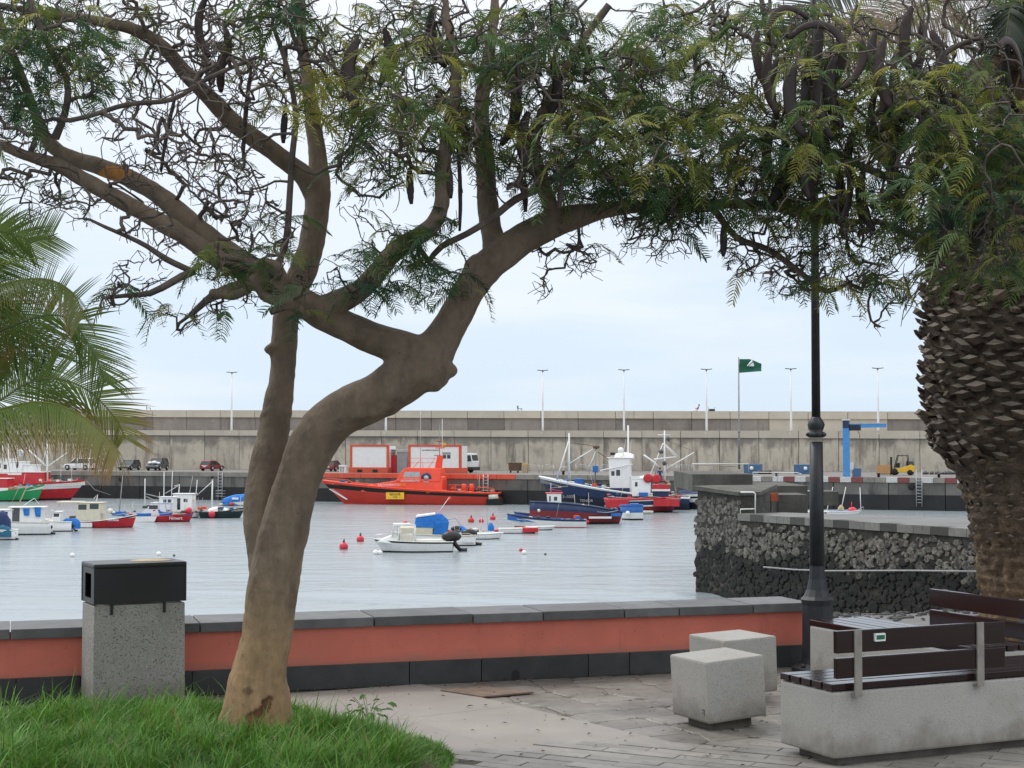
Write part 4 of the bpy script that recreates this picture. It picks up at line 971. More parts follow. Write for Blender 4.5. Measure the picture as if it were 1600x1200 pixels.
b.boxp(816, 840, 831, 824, -.82, .4, 'red', 'red_cover', .04)
# 17 rowing boats
b = Boat('long white and blue double ended rowing boat', 'rowing boat', 852, 824, -.04, BG, 'rowing_boat')
b.hull(915, 792, 1.9, 812, 803, [(.1, 'red'), (.8, 'white'), (1, 'navy')], gun='navy', deckm='blue', deckf=.55, rake=.1)
for px in (815, 838, 862, 890): b.boxp(px-2, px+2, 815, 813, -.7, .7, 'blue', 'thwart', 0)
b.pole([(790, 805), (775, 816)], .02, 'grey', 'mooring_rope'); b.boxp(912, 916, 824, 811, -.12, .12, 'white', 'sternpost', 0)
gear(b, 808, 905, 813, 12, 1, .5, 12)
b = Boat('blue lined rowing boat half hidden behind the long white one', 'rowing boat', 868, 817, -.04, BG, 'rowing_boat')
b.hull(925, 803, 1.9, 808, 800, [(.1, 'red'), (.6, 'white'), (1, 'navy')], gun='navy', deckm='blue', deckf=.6, rake=.1)
b.blob(870, 882, 810, 803, .8, 'canvas_blue', seed=15)
gear(b, 820, 915, 808, 10, 1, .5, 13)
b = Boat('tiny white dinghy under the long rowing boat', 'dinghy', 848, 828, 0, BG, 'dinghy')
b.hull(822, 868, 1.2, 823, 822, [(.2, 'black'), (1, 'white')], gun='white', deckm='offwhite')
# 20 blue trawler at quay
b = Boat('large dark blue trawler with raked white topped bow and white wheelhouse', 'trawler', 950, 795, QA*.4, FG, 'trawler')
b.hull(1075, 843, 5.4, 777, 745, [(.12, 'black'), (.55, 'blacknavy'), (.93, 'navy'), (1, 'white')], gun='white', deckm='mid_grey', rake=.12, deckf=.8, gr=.1, dip=1.5)
b.cabin(955, 985, 762, 716, 3.4, 'white', sl0=-.06, wins=[(957, 962, 743, 736), (964.5, 970.5, 743, 734)], over=.2)
b.boxp(955, 985, 775, 762, -1.9, 1.9, 'navy', 'deckhouse_base'); b.cabin(985, 1015, 776, 745, 3.2, 'white', wins=[(990, 995, 762, 750)])
b.blob(960, 990, 716, 706, 1.6, 'white', 'life_raft', seed=21); b.pole([(968, 716), (970, 703)], .16, name='radar_post')
q = MB(); q.ball((b.X(970), 0, b.Z(704)), .35, 0, 8, 6); q.build('radome', 'white', b.t); b.pole([(940, 735), (990, 725)], .08, name='awning_rail', y=-1.8)
b.pole([(890, 752), (890, 677)], [.13, .09], name='foremast'); b.pole([(870, 752), (889, 690)], .1, name='mast_leg'); b.pole([(890, 725), (930, 700)], .09, name='derrick_boom'); b.pole([(878, 730), (887, 730)], .05, name='mast_brace')
b.pole([(930, 760), (932, 698)], .1, 'grey', 'net_mast'); b.pole([(920, 733), (931, 706)], .06, name='mast_leg'); b.pole([(934, 706), (965, 728)], .05, 'brown', 'cable'); b.pole([(892, 692), (930, 697)], .035, 'brown', 'cable')
q = MB(); q.lathe([(.1, -.2), (.35, -.1), (.4, .1), (.15, .2)], (b.X(932), 0, b.Z(699)), 10); q.build('net_hauler', 'brown', b.t)
b.pole([(981.5, 762), (981.5, 665)], [.12, .09], name='main_mast')
for (a, c, y0, y1) in ((874, 889, 756, 750), (900, 912, 760, 748), (914, 922, 764, 757), (935, 942, 766, 758), (928, 935, 738, 728)): b.boxp(a, c, y0, y1, -1.3, .4, 'blue', 'fish_crate')
b.boxp(942, 946, 768, 758, -1.6, -1, 'white', 'locker'); b.boxp(926, 932, 770, 757, -.5, .5, 'mid_grey', 'winch')
for k_ in range(6): b.pole([(880+k_*10, 757+k_*2.3), (880+k_*10, 750+k_*2.1)], .035, 'silver', 'rail_post', y=-2.0)
b.pole([(880, 750), (938, 762)], .035, 'silver', 'hand_rail', y=-2.0)
text(b.t, 'A.5-1005', .5, (b.X(889), -1.95, b.Z(775.5)), 'silver', rz=.06, ext=.06); text(b.t, 'TENIDR', .42, (b.X(920), -2.45, b.Z(781.5)), 'silver', rz=.03, ext=.06)
gear(b, 865, 950, 762, 22, 4, 1.6, 14); gear(b, 960, 1060, 775, 14, 4, 1.6, 15); gear(b, 956, 984, 715, 5, 3, 1.0, 16)
# 21 red/blue boat
b = Boat('red white and blue fishing boat with tangled masts and a tilted derrick', 'fishing boat', 1000, 800, -.06, FG)
b.hull(945, 1064, 4.0, 780, 775, [(.1, 'black'), (.45, 'dark_red'), (.55, 'white'), (.85, 'navy'), (1, 'white')], gun='red', deckm='mid_grey', gr=.1)
b.boxp(946, 982, 792, 780, -2.05, -1.9, 'red', 'red_bulwark'); b.boxp(1020, 1060, 790, 779, -1.9, 1.8, 'red', 'red_quarter')
b.boxp(1019, 1045, 766, 757, -1.3, 1.3, 'red', 'gear_box'); b.boxp(1018, 1046, 767, 764, -1.4, 1.4, 'white', 'gear_box_trim'); b.boxp(1020, 1044, 778, 767, -1.2, 1.2, 'navy', 'hatch_house')
b.cabin(988, 1016, 775, 748, 2.4, 'white', wins=[(992, 996, 760, 753)]); b.boxp(998, 1012, 775, 769, -1.6, -1.1, 'blue', 'fish_crate')
b.pole([(1038.5, 765), (1038.5, 673)], [.12, .07], name='mast'); b.pole([(1039, 734), (1084, 707)], .08, name='derrick_boom'); b.pole([(1040, 695), (1060, 714), (1040, 716)], .06, name='net_frame')
b.pole([(1006, 711), (1022, 722), (1032, 733)], .1, name='radar_arm'); b.pole([(1014, 748), (1036, 693)], .06, name='mast_leg'); b.pole([(1036, 693), (1058, 716)], .05, name='stay'); b.pole([(1045, 690), (1083, 705)], .025, 'brown', 'cable')
b.pole([(1022, 718), (1056, 714)], .1, name='spreader'); b.pole([(1022, 748), (1030, 715)], .08, 'grey', 'ladder_leg'); b.pole([(1028, 680), (1048, 680)], .05, name='yard')
for (px, py) in ((1044, 686), (1033, 706), (1038, 724)): 
    q = MB(); q.ball((b.X(px), -.1, b.Z(py)), .25, 0, 8, 6); q.build('lamp_cluster', 'dark_grey', b.t)
for (px, py) in ((1012, 747), (1025, 748)):
    q = MB(); q.lathe([(.25, -.1), (.45, -.1), (.5, 0), (.45, .1), (.25, .1)], (b.X(px), -1.2, b.Z(py)), 12, axis='Y'); q.build('net_reel', 'red', b.t)
b.blob(1000, 1020, 748, 742, 1.2, 'white', 'life_raft', seed=31)
rb = b
gear(b, 950, 1060, 778, 20, 4, 1.4, 17); gear(b, 1020, 1045, 757, 9, 2, 1.0, 18)
# 22 black/white stern
b = Boat('black and white striped boat stern just left of the stone pier corner', 'fishing boat', 1075, 795, 0, FG)
b.hull(1140, 1052, 3.2, 769, 772, [(.45, 'blacknavy'), (.68, 'white'), (.8, 'black'), (.95, 'white'), (1, 'black')], gun='mid_grey', deckm='blue')
b.blob(1060, 1080, 770, 766, 1.6, 'canvas_navy', seed=17)
# 18 blue/red small wheelhouse
b = Boat('blue and red fishing boat with small white wheelhouse and orange roof', 'fishing boat', 900, 818, -.05, BG)
b.hull(828, 973, 3.0, 784, 800, [(.12, 'black'), (.62, 'dark_red'), (1, 'navy')], gun='navy', deckm='mid_grey', deckf=.8, gr=.05, transom=.35, rake=.04)
b.boxp(920, 955, 809, 806, -1.45, -1.3, 'white', 'name_board', 0); b.boxp(954, 970, 806, 802, -1.1, .9, 'blue', 'net_pile')
b.cabin(857, 877, 796, 771, 1.5, 'white', sl0=-.1, wins=[(866, 871, 782, 776), (858.5, 861, 783, 775)], roof='orange_dk', over=.12)
b.pole([(861, 770), (861, 755)], .03, 'white', 'antenna'); b.pole([(858, 765), (878, 767)], .04, 'orange_dk', 'roof_rail')
b.blob(905, 920, 800, 787, 1.2, 'tan', 'tarpaulin', seed=18); b.boxp(890, 906, 798, 789, -.9, .2, 'white', 'cool_box'); b.boxp(880, 892, 796, 790, -.9, .2, 'cream', 'cool_box'); b.blob(905, 932, 802, 796, 1.4, 'cream', 'tarpaulin', seed=12)
b.buoy(843, 797, 2.5, 'offwhite', y=-1.35); b.buoy(918, 814, 3, 'buoy_red', y=-1.4); b.pole([(940, 800), (962, 793)], .04, 'grey', 'stern_rail')
gear(b, 880, 965, 800, 16, 3, 1.0, 19)
# 19 blue and white
b = Boat('small blue over white boat with a white ball fender at its bow', 'boat', 985, 812, -.02, BG)
b.hull(1004, 968, 2.2, 789, 790, [(.1, 'black'), (.5, 'white'), (1, 'blue')], gun='blue', deckm='blue', deckf=.9)
b.buoy(980, 801, 3.5, 'white'); b.boxp(984, 998, 791, 787, -.8, .6, 'blue', 'cover')
b = Boat('tiny white tender behind the small blue and white boat', 'dinghy', 1010, 803, 0, BG, 'dinghy')
b.hull(1020, 998, 1.2, 799, 799, [(.2, 'black'), (1, 'offwhite')], gun='offwhite', deckm='offwhite')
# 23 boats behind the pier
b = Boat('white boat with leaning poles and orange flags behind the pier ledge', 'fishing boat', 1322, 805, 0, BG)
b.hull(1290, 1346, 2.2, 799, 797, [(.1, 'black'), (1, 'white')], gun='white', deckm='blue', deckf=.9)
b.pole([(1292, 798), (1302, 761)], .05, name='fishing_pole'); b.pole([(1314, 798), (1322, 761)], .05, name='fishing_pole'); b.pole([(1345, 797), (1344, 762)], .05, name='fishing_pole'); b.pole([(1330, 796), (1331, 784)], .05, 'buoy_red', 'flag_staff')
b.blob(1310, 1318, 798, 788, .8, 'tan', 'folded_sail', seed=3); b.blob(1326, 1338, 798, 792, .9, 'buoy_red', 'folded_cover', seed=5); b.pole([(1340, 797), (1349, 792), (1350, 798)], .05, 'silver', 'stern_arch')
q = MB(); q.prism([(b.X(1296), b.Z(784)), (b.X(1301), b.Z(782)), (b.X(1297), b.Z(779))], -.04, .04); q.build('pennant', 'orange', b.t)
b = Boat('low white hull beside the street lamp behind the pier ledge', 'boat', 1272, 805, 0, BG)
b.hull(1248, 1296, 2, 799, 799, [(.1, 'black'), (1, 'white')], gun='white', deckm='white')
# buoys
def mbuoy(px, py, r, m, label, cone=True):
    p = G(px, py, ZW); s_ = F/p.y; rr = r/s_
    t = thing('mooring_buoy', label, 'buoy', p, 0, 'mooring buoys floating in the harbour')
    q = MB(); q.ball((0, 0, rr*.55), rr, 0, 12, 9); q.build('float', m, t)
    if cone:
        q = MB(); q.tube([(0, 0, rr*1.4), (.03, 0, rr*2.3)], [rr*.35, rr*.12], 6); q.build('mooring_eye', 'dark_grey', t)
mbuoy(537, 858, 7, 'buoy_red', 'red round mooring buoy nearest the tree trunk'); mbuoy(563, 846, 6, 'buoy_red', 'red mooring buoy behind the nearest one, left of the white motorboat')
mbuoy(736, 816, 5, 'orange_dk', 'dark red buoy with a tall eye behind the blue covers'); mbuoy(752, 816, 4, 'buoy_red', 'small red buoy right of the tall eyed one', False); mbuoy(770, 812, 4.5, 'buoy_red', 'red and pink buoy nearest the rowing boat bow')
mbuoy(814, 861, 3, 'buoy_red', 'small red float beside a white float, open water right', False); mbuoy(819, 866, 4, 'white', 'flat white float below the small red float', False)
mbuoy(852, 867, 2, 'dark_grey', 'tiny dark float in open water', False); mbuoy(587, 866, 4.5, 'white', 'white float under the bow of the nearest motorboat', False); mbuoy(594, 866, 4, 'white', 'second white float under the nearest motorboat bow', False)
mbuoy(113, 870, 4, 'white', 'white float in open water above the litter bin', False); mbuoy(248, 868, 4, 'white', 'white float in open water above right of the litter bin', False); mbuoy(272, 869, 2, 'dark_grey', 'tiny dark float right of the bin float', False)
mbuoy(821, 783, 3.5, 'yellow', 'yellow buoy at the bow of the blue and red boat')

# ================================================================== VEHICLES ON THE QUAY
def car(px, off, rz, L, W, H, m, label, kind='suv', group='cars parked on the quay'):
    t = thing('parked_car', label, 'car', on_quay(px, off), rz, group)
    bl = H*.55; h = L/2
    if kind == 'suv': body = [(-h, .32), (-h+.02, bl-.05), (-h+.2, bl+.05), (h-1.15, bl), (h-.25, bl-.14), (h, bl-.4), (h-.02, .34), (h-.3, .28), (-h+.3, .28)]; gh = [(-h+.12, bl), (-h+.45, H-.07), (h-2.0, H-.05), (h-1.1, bl)]
    else: body = [(-h, .3), (-h+.02, bl-.05), (-h+.12, bl), (h-1.1, bl-.03), (h-.2, bl-.2), (h, bl-.42), (h-.02, .3), (h-.3, .22), (-h+.3, .22)]; gh = [(-h+.1, bl-.02), (-h+.6, H-.05), (h-2.1, H-.05), (h-1.1, bl-.04)]
    q = MB(); q.prism(body, -W/2, W/2, 0, lambda x, z: .93 if z > bl-.12 or z < .35 else 1); bo = q.build('body', m, t, .05)
    q = MB(); q.prism(gh, -W/2+.07, W/2-.07, 0, lambda x, z: .8 if z > bl+.1 else .97); q.build('window_glass', 'glass', t, .02)
    q = MB(); q.prism([(gh[1][0]-.1, H-.1), (gh[1][0]+.05, H-.02), (gh[2][0]-.05, H), (gh[2][0]+.1, H-.08)], -W/2*.8, W/2*.8, 0); q.build('roof', m, t, .02)
    for sg in (-1, 1):
        for xa, xb in ((gh[0][0], gh[1][0]), (gh[3][0], gh[2][0]), (-.15, -.1)):
            q = MB(); q.tube([(xa, sg*(W/2-.08), bl), (xb, sg*(W/2*.83-.05), H-.06)], .045, 4); q.build('pillar', m, bo)
    for x in (-h+.82, h-.85):
        for sg in (-1, 1):
            q = MB(); q.lathe([(1e-3, -.11), (.33, -.11), (.35, 0), (.33, .11), (1e-3, .11)], (0, 0, 0), 16, axis='Y'); wo = q.build('wheel', 'rubber', t, loc=(x, sg*(W/2-.1), .35))
            q = MB(); q.lathe([(1e-3, -.02), (.2, -.02), (.21, .02), (1e-3, .02)], (0, sg*.115, 0), 12, axis='Y'); q.build('rim', 'silver', wo)
            q = MB(); q.prism([(x-.42, .3), (x-.36, .6), (x-.15, .76), (x+.15, .76), (x+.36, .6), (x+.42, .3)], sg*(W/2)-.02, sg*(W/2)+.015); q.build('wheel_arch', 'plastic_dark', bo)
    for sg in (-1, 1):
        q = MB(); q.box((h-.08, sg*W*.36, bl-.28), (.16, .34, .14)); q.build('headlight', 'silver', bo)
        q = MB(); q.box((-h+.03, sg*W*.38, bl-.12), (.1, .22, .26)); q.build('tail_light', 'red', bo)
    q = MB(); q.box((-h, 0, .62), (.04, .52, .12)); q.build('number_plate', 'white', bo)
    q = MB(); q.box((h+.0, 0, .42), (.06, W*.85, .22)); q.build('bumper', 'plastic_dark', bo, .02)
    return t, bo
car(126, 12.5, PI+QA, 4.7, 1.9, 1.72, 'car_white', 'white suv parked side on at the left of the quay')
car(203, 14, R(-100), 4.3, 1.8, 1.5, 'car_dark', 'dark grey hatchback half hidden by the palm tips')
t, bo = car(247, 14, R(-97), 4.6, 1.85, 1.75, 'car_dark', 'dark pickup facing the camera with white bundles on its bonnet')
for i, (x, y, z_, r) in enumerate(((1.6, -.5, 1.1, .32), (1.7, .1, 1.15, .36), (1.5, .6, 1.05, .3), (1.2, 0, 1.2, .3))):
    q = MB(); q.ball((x, y, z_), r, 0, 8, 6, (1, 1.1, .6)); q.build('white_bundle', 'white', bo)
car(332, 14, R(68), 3.9, 1.7, 1.45, 'dark_red', 'dark red hatchback seen from behind left of the tree')
car(521, 17, R(75), 4.0, 1.75, 1.5, 'car_red', 'red car right beside the tree trunk left of the white container')
# truck
t = thing('lorry', 'white lorry cab with black bumper beside the white container', 'lorry', on_quay(730, 14), QA)
q = MB(); q.prism([(-1.1, .75), (1.15, .75), (1.2, 1.4), (.95, 2.5), (-1.1, 2.6)], -1.15, 1.15); cb = q.build('cab', 'car_white', t, .06)
q = MB(); q.prism([(-.5, 1.5), (.3, 1.5), (.3, 2.3), (-.5, 2.35)], -1.17, -1.1); q.build('side_window', 'glass', cb); q = MB(); q.prism([(.5, 1.5), (1.1, 1.5), (.93, 2.3), (.5, 2.3)], -1.17, -1.1); q.build('side_window', 'glass', cb)
q = MB(); q.box((1.08, 0, 1.95), (.06, 1.9, .75), ry=-.22); q.build('windscreen', 'glass', cb)
q = MB(); q.bb(-.9, 1.35, -1.2, 1.2, .35, .75); q.build('bumper', 'plastic_dark', t, .05); q = MB(); q.bb(-6, -1.2, -1.1, 1.1, .8, 1.1); q.build('load_bed', 'mid_grey', t)
for x in (.1, -4.6):
    for sg in (-1, 1):
        q = MB(); q.lathe([(1e-3, -.15), (.42, -.15), (.45, 0), (.42, .15), (1e-3, .15)], (0, 0, 0), 14, axis='Y'); q.build('wheel', 'rubber', t, loc=(x, sg*1.0, .45))
q = MB(); q.lathe([(.28, -.06), (.42, -.06), (.42, .06), (.28, .06)], (-1.4, -1.6, 1.5), 14, axis='Y'); q.build('life_ring', 'red', t)
# containers
def container(px0, px1, off, h, label, doors=()):
    l0, l1 = qx(px0, off), qx(px1, off); t = thing('rescue_container', label, 'container', on_quay(px0, off, 0), QA, 'orange framed white containers on the quay')
    W_ = l1-l0
    q = MB(); q.bb(0, W_, 0, 2.4, .7, h); q.build('shell', 'white', t, .02)
    q = MB()
    for x in (0, W_): q.bb(x-.16, x+.16, -.06, .16, .3, h)
    q.bb(-.16, W_+.16, -.08, .14, h-.05, h+.2); q.build('frame', 'kerb_orange', t)
    q = MB(); q.bb(-.3, W_+.1, -.2, 2.3, 0, .72); q.build('base', 'kerb_orange', t, .03)
    return t, W_, l0
t, W_, l0 = container(549, 606, 9, 3.45, 'white container with orange frame nearest the tree trunk')
for x in (1.0, 3.2): 
    q = MB(); q.bb(x, x+.7, -.24, -.1, .1, .45); q.build('fork_pocket', 'black', t)
t, W_, l0 = container(640, 719, 9, 3.45, 'longer white container with orange frame and small windows behind the rescue boat')
for x in (4.65, 5.25):
    q = MB(); q.bb(x, x+.45, -.03, .02, 1.9, 2.35); q.build('window', 'glass', t)
q = MB(); q.bb(4.6, 5.75, -.02, .02, 2.4, 2.7); q.build('vent_panel', 'grey', t); text(t, 'SALVAMENTO MARITIMO', .22, (3.0, -.03, 2.95), 'dark_grey', ext=.01); text(t, 'SALVAMAR', .18, (3.9, -.03, 2.3), 'dark_grey', ext=.01)
t = thing('gas_store', 'grey doors and red locker between the two white containers', 'shed', on_quay(607, 10), QA)
q = MB(); q.bb(1.2, 2.7, 0, 2, 0, 2.7); q.build('grey_door', 'grey', t); q = MB(); q.bb(.3, 1.1, 0, 1, 0, 2.3); q.build('red_locker', 'red', t)
q = MB(); q.bb(-.2, 2.9, -.1, 2.4, 2.95, 3.05); q.bb(-.2, 2.9, -.1, 0, 2.7, 2.76); q.build('canopy', 'silver', t)
t = thing('white_table', 'white trestle table by the red car near the tree', 'table', on_quay(536, 6), QA)
q = MB(); q.bb(-.45, .45, -.3, .3, .85, 1.05); q.build('table_top', 'white', t)
for x in (-.35, .0, .35):
    q = MB(); q.bb(x-.04, x+.04, -.25, .25, 0, .85); q.build('leg', 'white', t)
# bins, crates etc
def qbox(px, off, w, d, h, m, label, cat, name, z=0, bev=.03, grp=None):
    q = MB(); q.box((0, 0, h/2), (w, d, h), taper=1.04); o = q.build(name, m, None, bev); o.location = on_quay(px, off, z); o.rotation_euler = (0, 0, QA); return tag(o, label, cat, grp)
t = thing('rubbish_skip', 'brown wheeled rubbish container on the quay right of the lorry', 'bin', on_quay(805, 16), QA)
q = MB(); q.box((0, 0, .75), (1.35, 1, .95), taper=1.1); q.build('tub', 'brown', t, .03); q = MB(); q.box((0, 0, 1.27), (1.6, 1.15, .1)); q.build('lid', 'brown', t, .03)
for x in (-.5, .5): q = MB(); q.lathe([(1e-3, -.05), (.13, -.05), (.13, .05), (1e-3, .05)], (x, -.35, .14), 8, axis='Y'); q.build('caster', 'black', t)
t = thing('yellow_bin', 'pale yellow bin beside the brown wheeled rubbish container', 'bin', on_quay(821, 16), QA); q = MB(); q.box((0, 0, .55), (.6, .6, 1.1)); q.build('tub', 'tan', t, .04); q = MB(); q.box((0, 0, 1.13), (.68, .66, .08)); q.build('lid', 'yellow', t, .03)
def barrier(px, off, w, label):
    t = thing('metal_barrier', label, 'barrier', on_quay(px, off), QA, 'grey metal barriers on the quay')
    for x in (-w/2, w/2): q = MB(); q.tube([(x, 0, 0), (x, 0, 1.1)], .04, 4); q.build('post', 'silver', t)
    for z_ in (.25, 1.1): q = MB(); q.tube([(-w/2, 0, z_), (w/2, 0, z_)], .04, 4); q.build('rail', 'silver', t)
    for k in range(1, 7): q = MB(); q.tube([(-w/2+w*k/7, 0, .25), (-w/2+w*k/7, 0, 1.1)], .02, 4); q.build('bar', 'silver', t)
barrier(832, 16, 1.8, 'metal barrier next to the yellow bin'); barrier(856, 12, 1.5, 'metal barrier above the trawler bow'); barrier(910, 18, 1.8, 'metal barrier behind the trawler foremast'); barrier(944, 17, 1.8, 'metal barrier between the trawler masts'); barrier(1070, 18, 2.2, 'metal barrier above the striped stern'); barrier(1052, 20, 1.5, 'metal barrier behind the tangled masts')
qbox(1176, 22, 2.0, 1.6, 1.2, 'skipblue', 'blue grey skip right of the flagpole foot', 'skip', 'blue_skip', grp='blue skips on the quay'); qbox(1257, 22, 2.4, 1.6, 1.2, 'skipblue', 'blue grey skip just left of the street lamp', 'skip', 'blue_skip', grp='blue skips on the quay')
for px, lb in ((1174, 'pale disc sign on the skip by the flagpole'), (1258, 'pale disc sign on the skip by the street lamp')):
    q = MB(); q.lathe([(1e-3, -.02), (.24, -.02), (.24, .02), (1e-3, .02)], (0, 0, 0), 12, axis='Y'); o = q.build('disc_sign', 'white'); o.location = on_quay(px, 21.0, .7); o.rotation_euler = (0, 0, QA); tag(o, lb, 'sign')
nt_ = MB(); 
for i in range(9): nt_.ball((random.uniform(-.7, .7), random.uniform(-.3, .3), .2), random.uniform(.2, .34), 0, 7, 5)
o = nt_.build('net_heap', 'black'); o.location = on_quay(1194, 20); tag(o, 'black heap of fishing net between the two blue skips', 'net')
nt_ = MB()
for i in range(26): nt_.ball((random.uniform(-2, 2.4), random.uniform(-.3, .3), .15), random.uniform(.12, .34), 0, 7, 5)
o = nt_.build('net_heap', 'dark_grey'); o.location = on_quay(1465, 25); tag(o, 'long dark heap of net against the wall right of the forklift', 'net')
# crane
t = thing('jib_crane', 'light blue jib crane with a horizontal arm on the quay edge', 'crane', on_quay(1322, 1.6), QA)
s_ = F/on_quay(1322, 1.6).y
q = MB(); q.bb(-.34, .34, -.34, .34, 0, 80/s_); q.build('column', 'crane_blue', t, .03)
q = MB(); q.bb(-.34, .34, -.4, .4, 78/s_, 90/s_); q.build('slew_head', 'navy', t, .03); q = MB(); q.bb(-.4, .4, -.45, .45, 90/s_, 91.5/s_); q.build('cap', 'white', t)
q = MB(); q.prism([(.3, 78/s_), (4.4, 79/s_), (4.4, 84.5/s_), (.3, 84.5/s_)], -.16, .16); q.build('jib_arm', 'crane_blue', t); q = MB(); q.bb(.3, 4.4, -.2, .2, 84.5/s_, 86/s_); q.build('arm_flange', 'silver', t)
q = MB(); q.bb(.36, 1.6, -.22, .22, 74/s_, 83/s_); q.build('hoist', 'blacknavy', t, .05); q = MB(); q.tube([(1.2, 0, 75/s_), (1.5, 0, 68/s_), (1.45, 0, 62/s_)], .03, 5); q.build('chain', 'black', t)
qbox(1330, 3, .35, .3, .8, 'white', 'small white control box beside the blue crane column', 'box', 'control_box', .9); qbox(1338, 8, .9, .8, 1.0, 'skipblue', 'small blue crate behind the crane column', 'crate', 'blue_crate')
# forklift + crate
t = thing('forklift', 'yellow and black forklift truck carrying a wooden crate', 'forklift', on_quay(1408, 19), QA+PI)
q = MB(); q.prism([(-1.5, .4), (-1.55, 1.1), (-1.2, 1.3), (-.6, 1.1), (.2, .8), (.95, .8), (.95, .35)], -.6, .6); q.build('chassis', 'yellow', t, .05)
q = MB(); q.prism([(-1.5, 1.15), (-.5, 1.15), (-.6, 1.7), (-1.4, 1.7)], -.5, .5); q.build('engine_cover', 'dark_grey', t, .06)
q = MB()
for sg in (-.55, .55): q.tube([(.8, sg, .9), (.45, sg, 2.35), (-.7, sg, 2.4), (-.8, sg, 1.2)], .06, 5)
q.bb(-.75, .5, -.58, .58, 2.36, 2.42); q.build('overhead_guard', 'black', t)
for y in (-.35, .35): q = MB(); q.bb(1.15, 1.3, y-.07, y+.07, .1, 2.2); q.build('mast_rail', 'black', t)
q = MB(); q.bb(.2, .6, -.35, .35, .9, 1.5); q.build('seat', 'black', t, .08)
for x, r in ((.8, .42), (-1.05, .33)):
    for sg in (-.55, .55): q = MB(); q.lathe([(1e-3, -.14), (r, -.14), (r, .14), (1e-3, .14)], (x, sg, r), 14, axis='Y'); q.build('wheel', 'rubber', t)
for y in (-.3, .3): q = MB(); q.bb(1.3, 2.4, y-.06, y+.06, .1, .17); q.build('fork', 'black', t)
t = thing('wooden_crate', 'tan wooden crate in front of the forklift', 'crate', on_quay(1381, 19, .0), QA)
for k in range(5): q = MB(); q.bb(-.8, .8, -.6, -.56, .2+k*.21, .2+k*.21+.195); q.build('plank', 'crate_wood', t)
q = MB(); q.bb(-.78, .78, -.55, .6, .2, 1.22); q.build('box_body', 'crate_wood', t); q = MB(); q.bb(-.75, -.55, -.58, .6, 0, .19); q.bb(.55, .75, -.58, .6, 0, .19); q.build('runner', 'crate_wood', t)

# bollards on the quay
for px in (880, 1213, 1372, 1466):
    q = MB(); q.lathe([(.16, 0), (.14, .3), (.24, .34), (.24, .42), (.1, .48)], n=10); o = q.build('bollard', 'black'); o.location = on_quay(px, .8, .14)
    tag(o, {880: 'black mooring bollard above the trawler bow', 1213: 'black mooring bollard right of the flagpole', 1372: 'black mooring bollard below the wooden crate', 1466: 'black mooring bollard right of the tall ladder'}[px], 'bollard', 'mooring bollards on the quay edge')

# ================================================================== PEOPLE (tiny, far away)
def person(loc, rz, label, joints, shirt, trousers, hair='hair'):
    t = thing('person', label, 'person', loc, rz)
    names = list(joints.keys()); idx = {n_: i for i, n_ in enumerate(names)}
    edges = [('pelvis', 'chest'), ('chest', 'neck'), ('neck', 'head'), ('chest', 'sh_l'), ('chest', 'sh_r'), ('sh_l', 'el_l'), ('el_l', 'ha_l'), ('sh_r', 'el_r'), ('el_r', 'ha_r'),
             ('pelvis', 'hip_l'), ('pelvis', 'hip_r'), ('hip_l', 'kn_l'), ('kn_l', 'an_l'), ('hip_r', 'kn_r'), ('kn_r', 'an_r'), ('an_l', 'to_l'), ('an_r', 'to_r')]
    rad = dict(pelvis=.14, chest=.16, neck=.06, head=.1, sh_l=.07, sh_r=.07, el_l=.045, el_r=.045, ha_l=.04, ha_r=.04, hip_l=.1, hip_r=.1, kn_l=.065, kn_r=.065, an_l=.05, an_r=.05, to_l=.045, to_r=.045)
    me = bpy.data.meshes.new('body'); me.from_pydata([joints[n_] for n_ in names], [(idx[a], idx[b_]) for a, b_ in edges], [])
    o = bpy.data.objects.new('body', me); COL.objects.link(o)
    md = o.modifiers.new('skin', 'SKIN'); sk = me.skin_vertices[0].data
    for n_ in names: sk[idx[n_]].radius = (rad[n_], rad[n_]); sk[idx[n_]].use_root = n_ == 'pelvis'
    o.modifiers.new('sub', 'SUBSURF').levels = 1
    o.parent = t; bpy.context.view_layer.update()
    m2 = bpy.data.meshes.new_from_object(o.evaluated_get(bpy.context.evaluated_depsgraph_get())); o.modifiers.clear(); o.data = m2; m2.name = 'body'
    for m_ in ('skin', shirt, trousers): m2.materials.append(M[m_])
    jn = {k_: Vector(v_) for k_, v_ in joints.items()}
    grp = dict(head=0, neck=0, ha_l=0, ha_r=0, chest=1, sh_l=1, sh_r=1, el_l=1, el_r=1)
    for p in m2.polygons:
        nn = min(names, key=lambda n_: (jn[n_]-p.center).length); p.material_index = grp.get(nn, 2); p.use_smooth = True
    h = jn['head']; q = MB(); q.ball((h.x, h.y+.015, h.z+.06), .115, 0, 8, 6); q.build('hair', hair, t)
    return t
stand = dict(pelvis=(0, 0, .95), chest=(0, 0, 1.3), neck=(0, 0, 1.5), head=(0, -.02, 1.64), sh_l=(.2, 0, 1.42), sh_r=(-.2, 0, 1.42), el_l=(.3, -.1, 1.17), ha_l=(.22, -.35, 1.1), el_r=(-.3, -.05, 1.17), ha_r=(-.2, -.35, 1.05),
             hip_l=(.1, 0, .88), hip_r=(-.1, 0, .88), kn_l=(.12, -.03, .48), kn_r=(-.12, .02, .48), an_l=(.12, 0, .08), an_r=(-.12, .03, .08), to_l=(.12, -.18, .03), to_r=(-.12, -.15, .03))
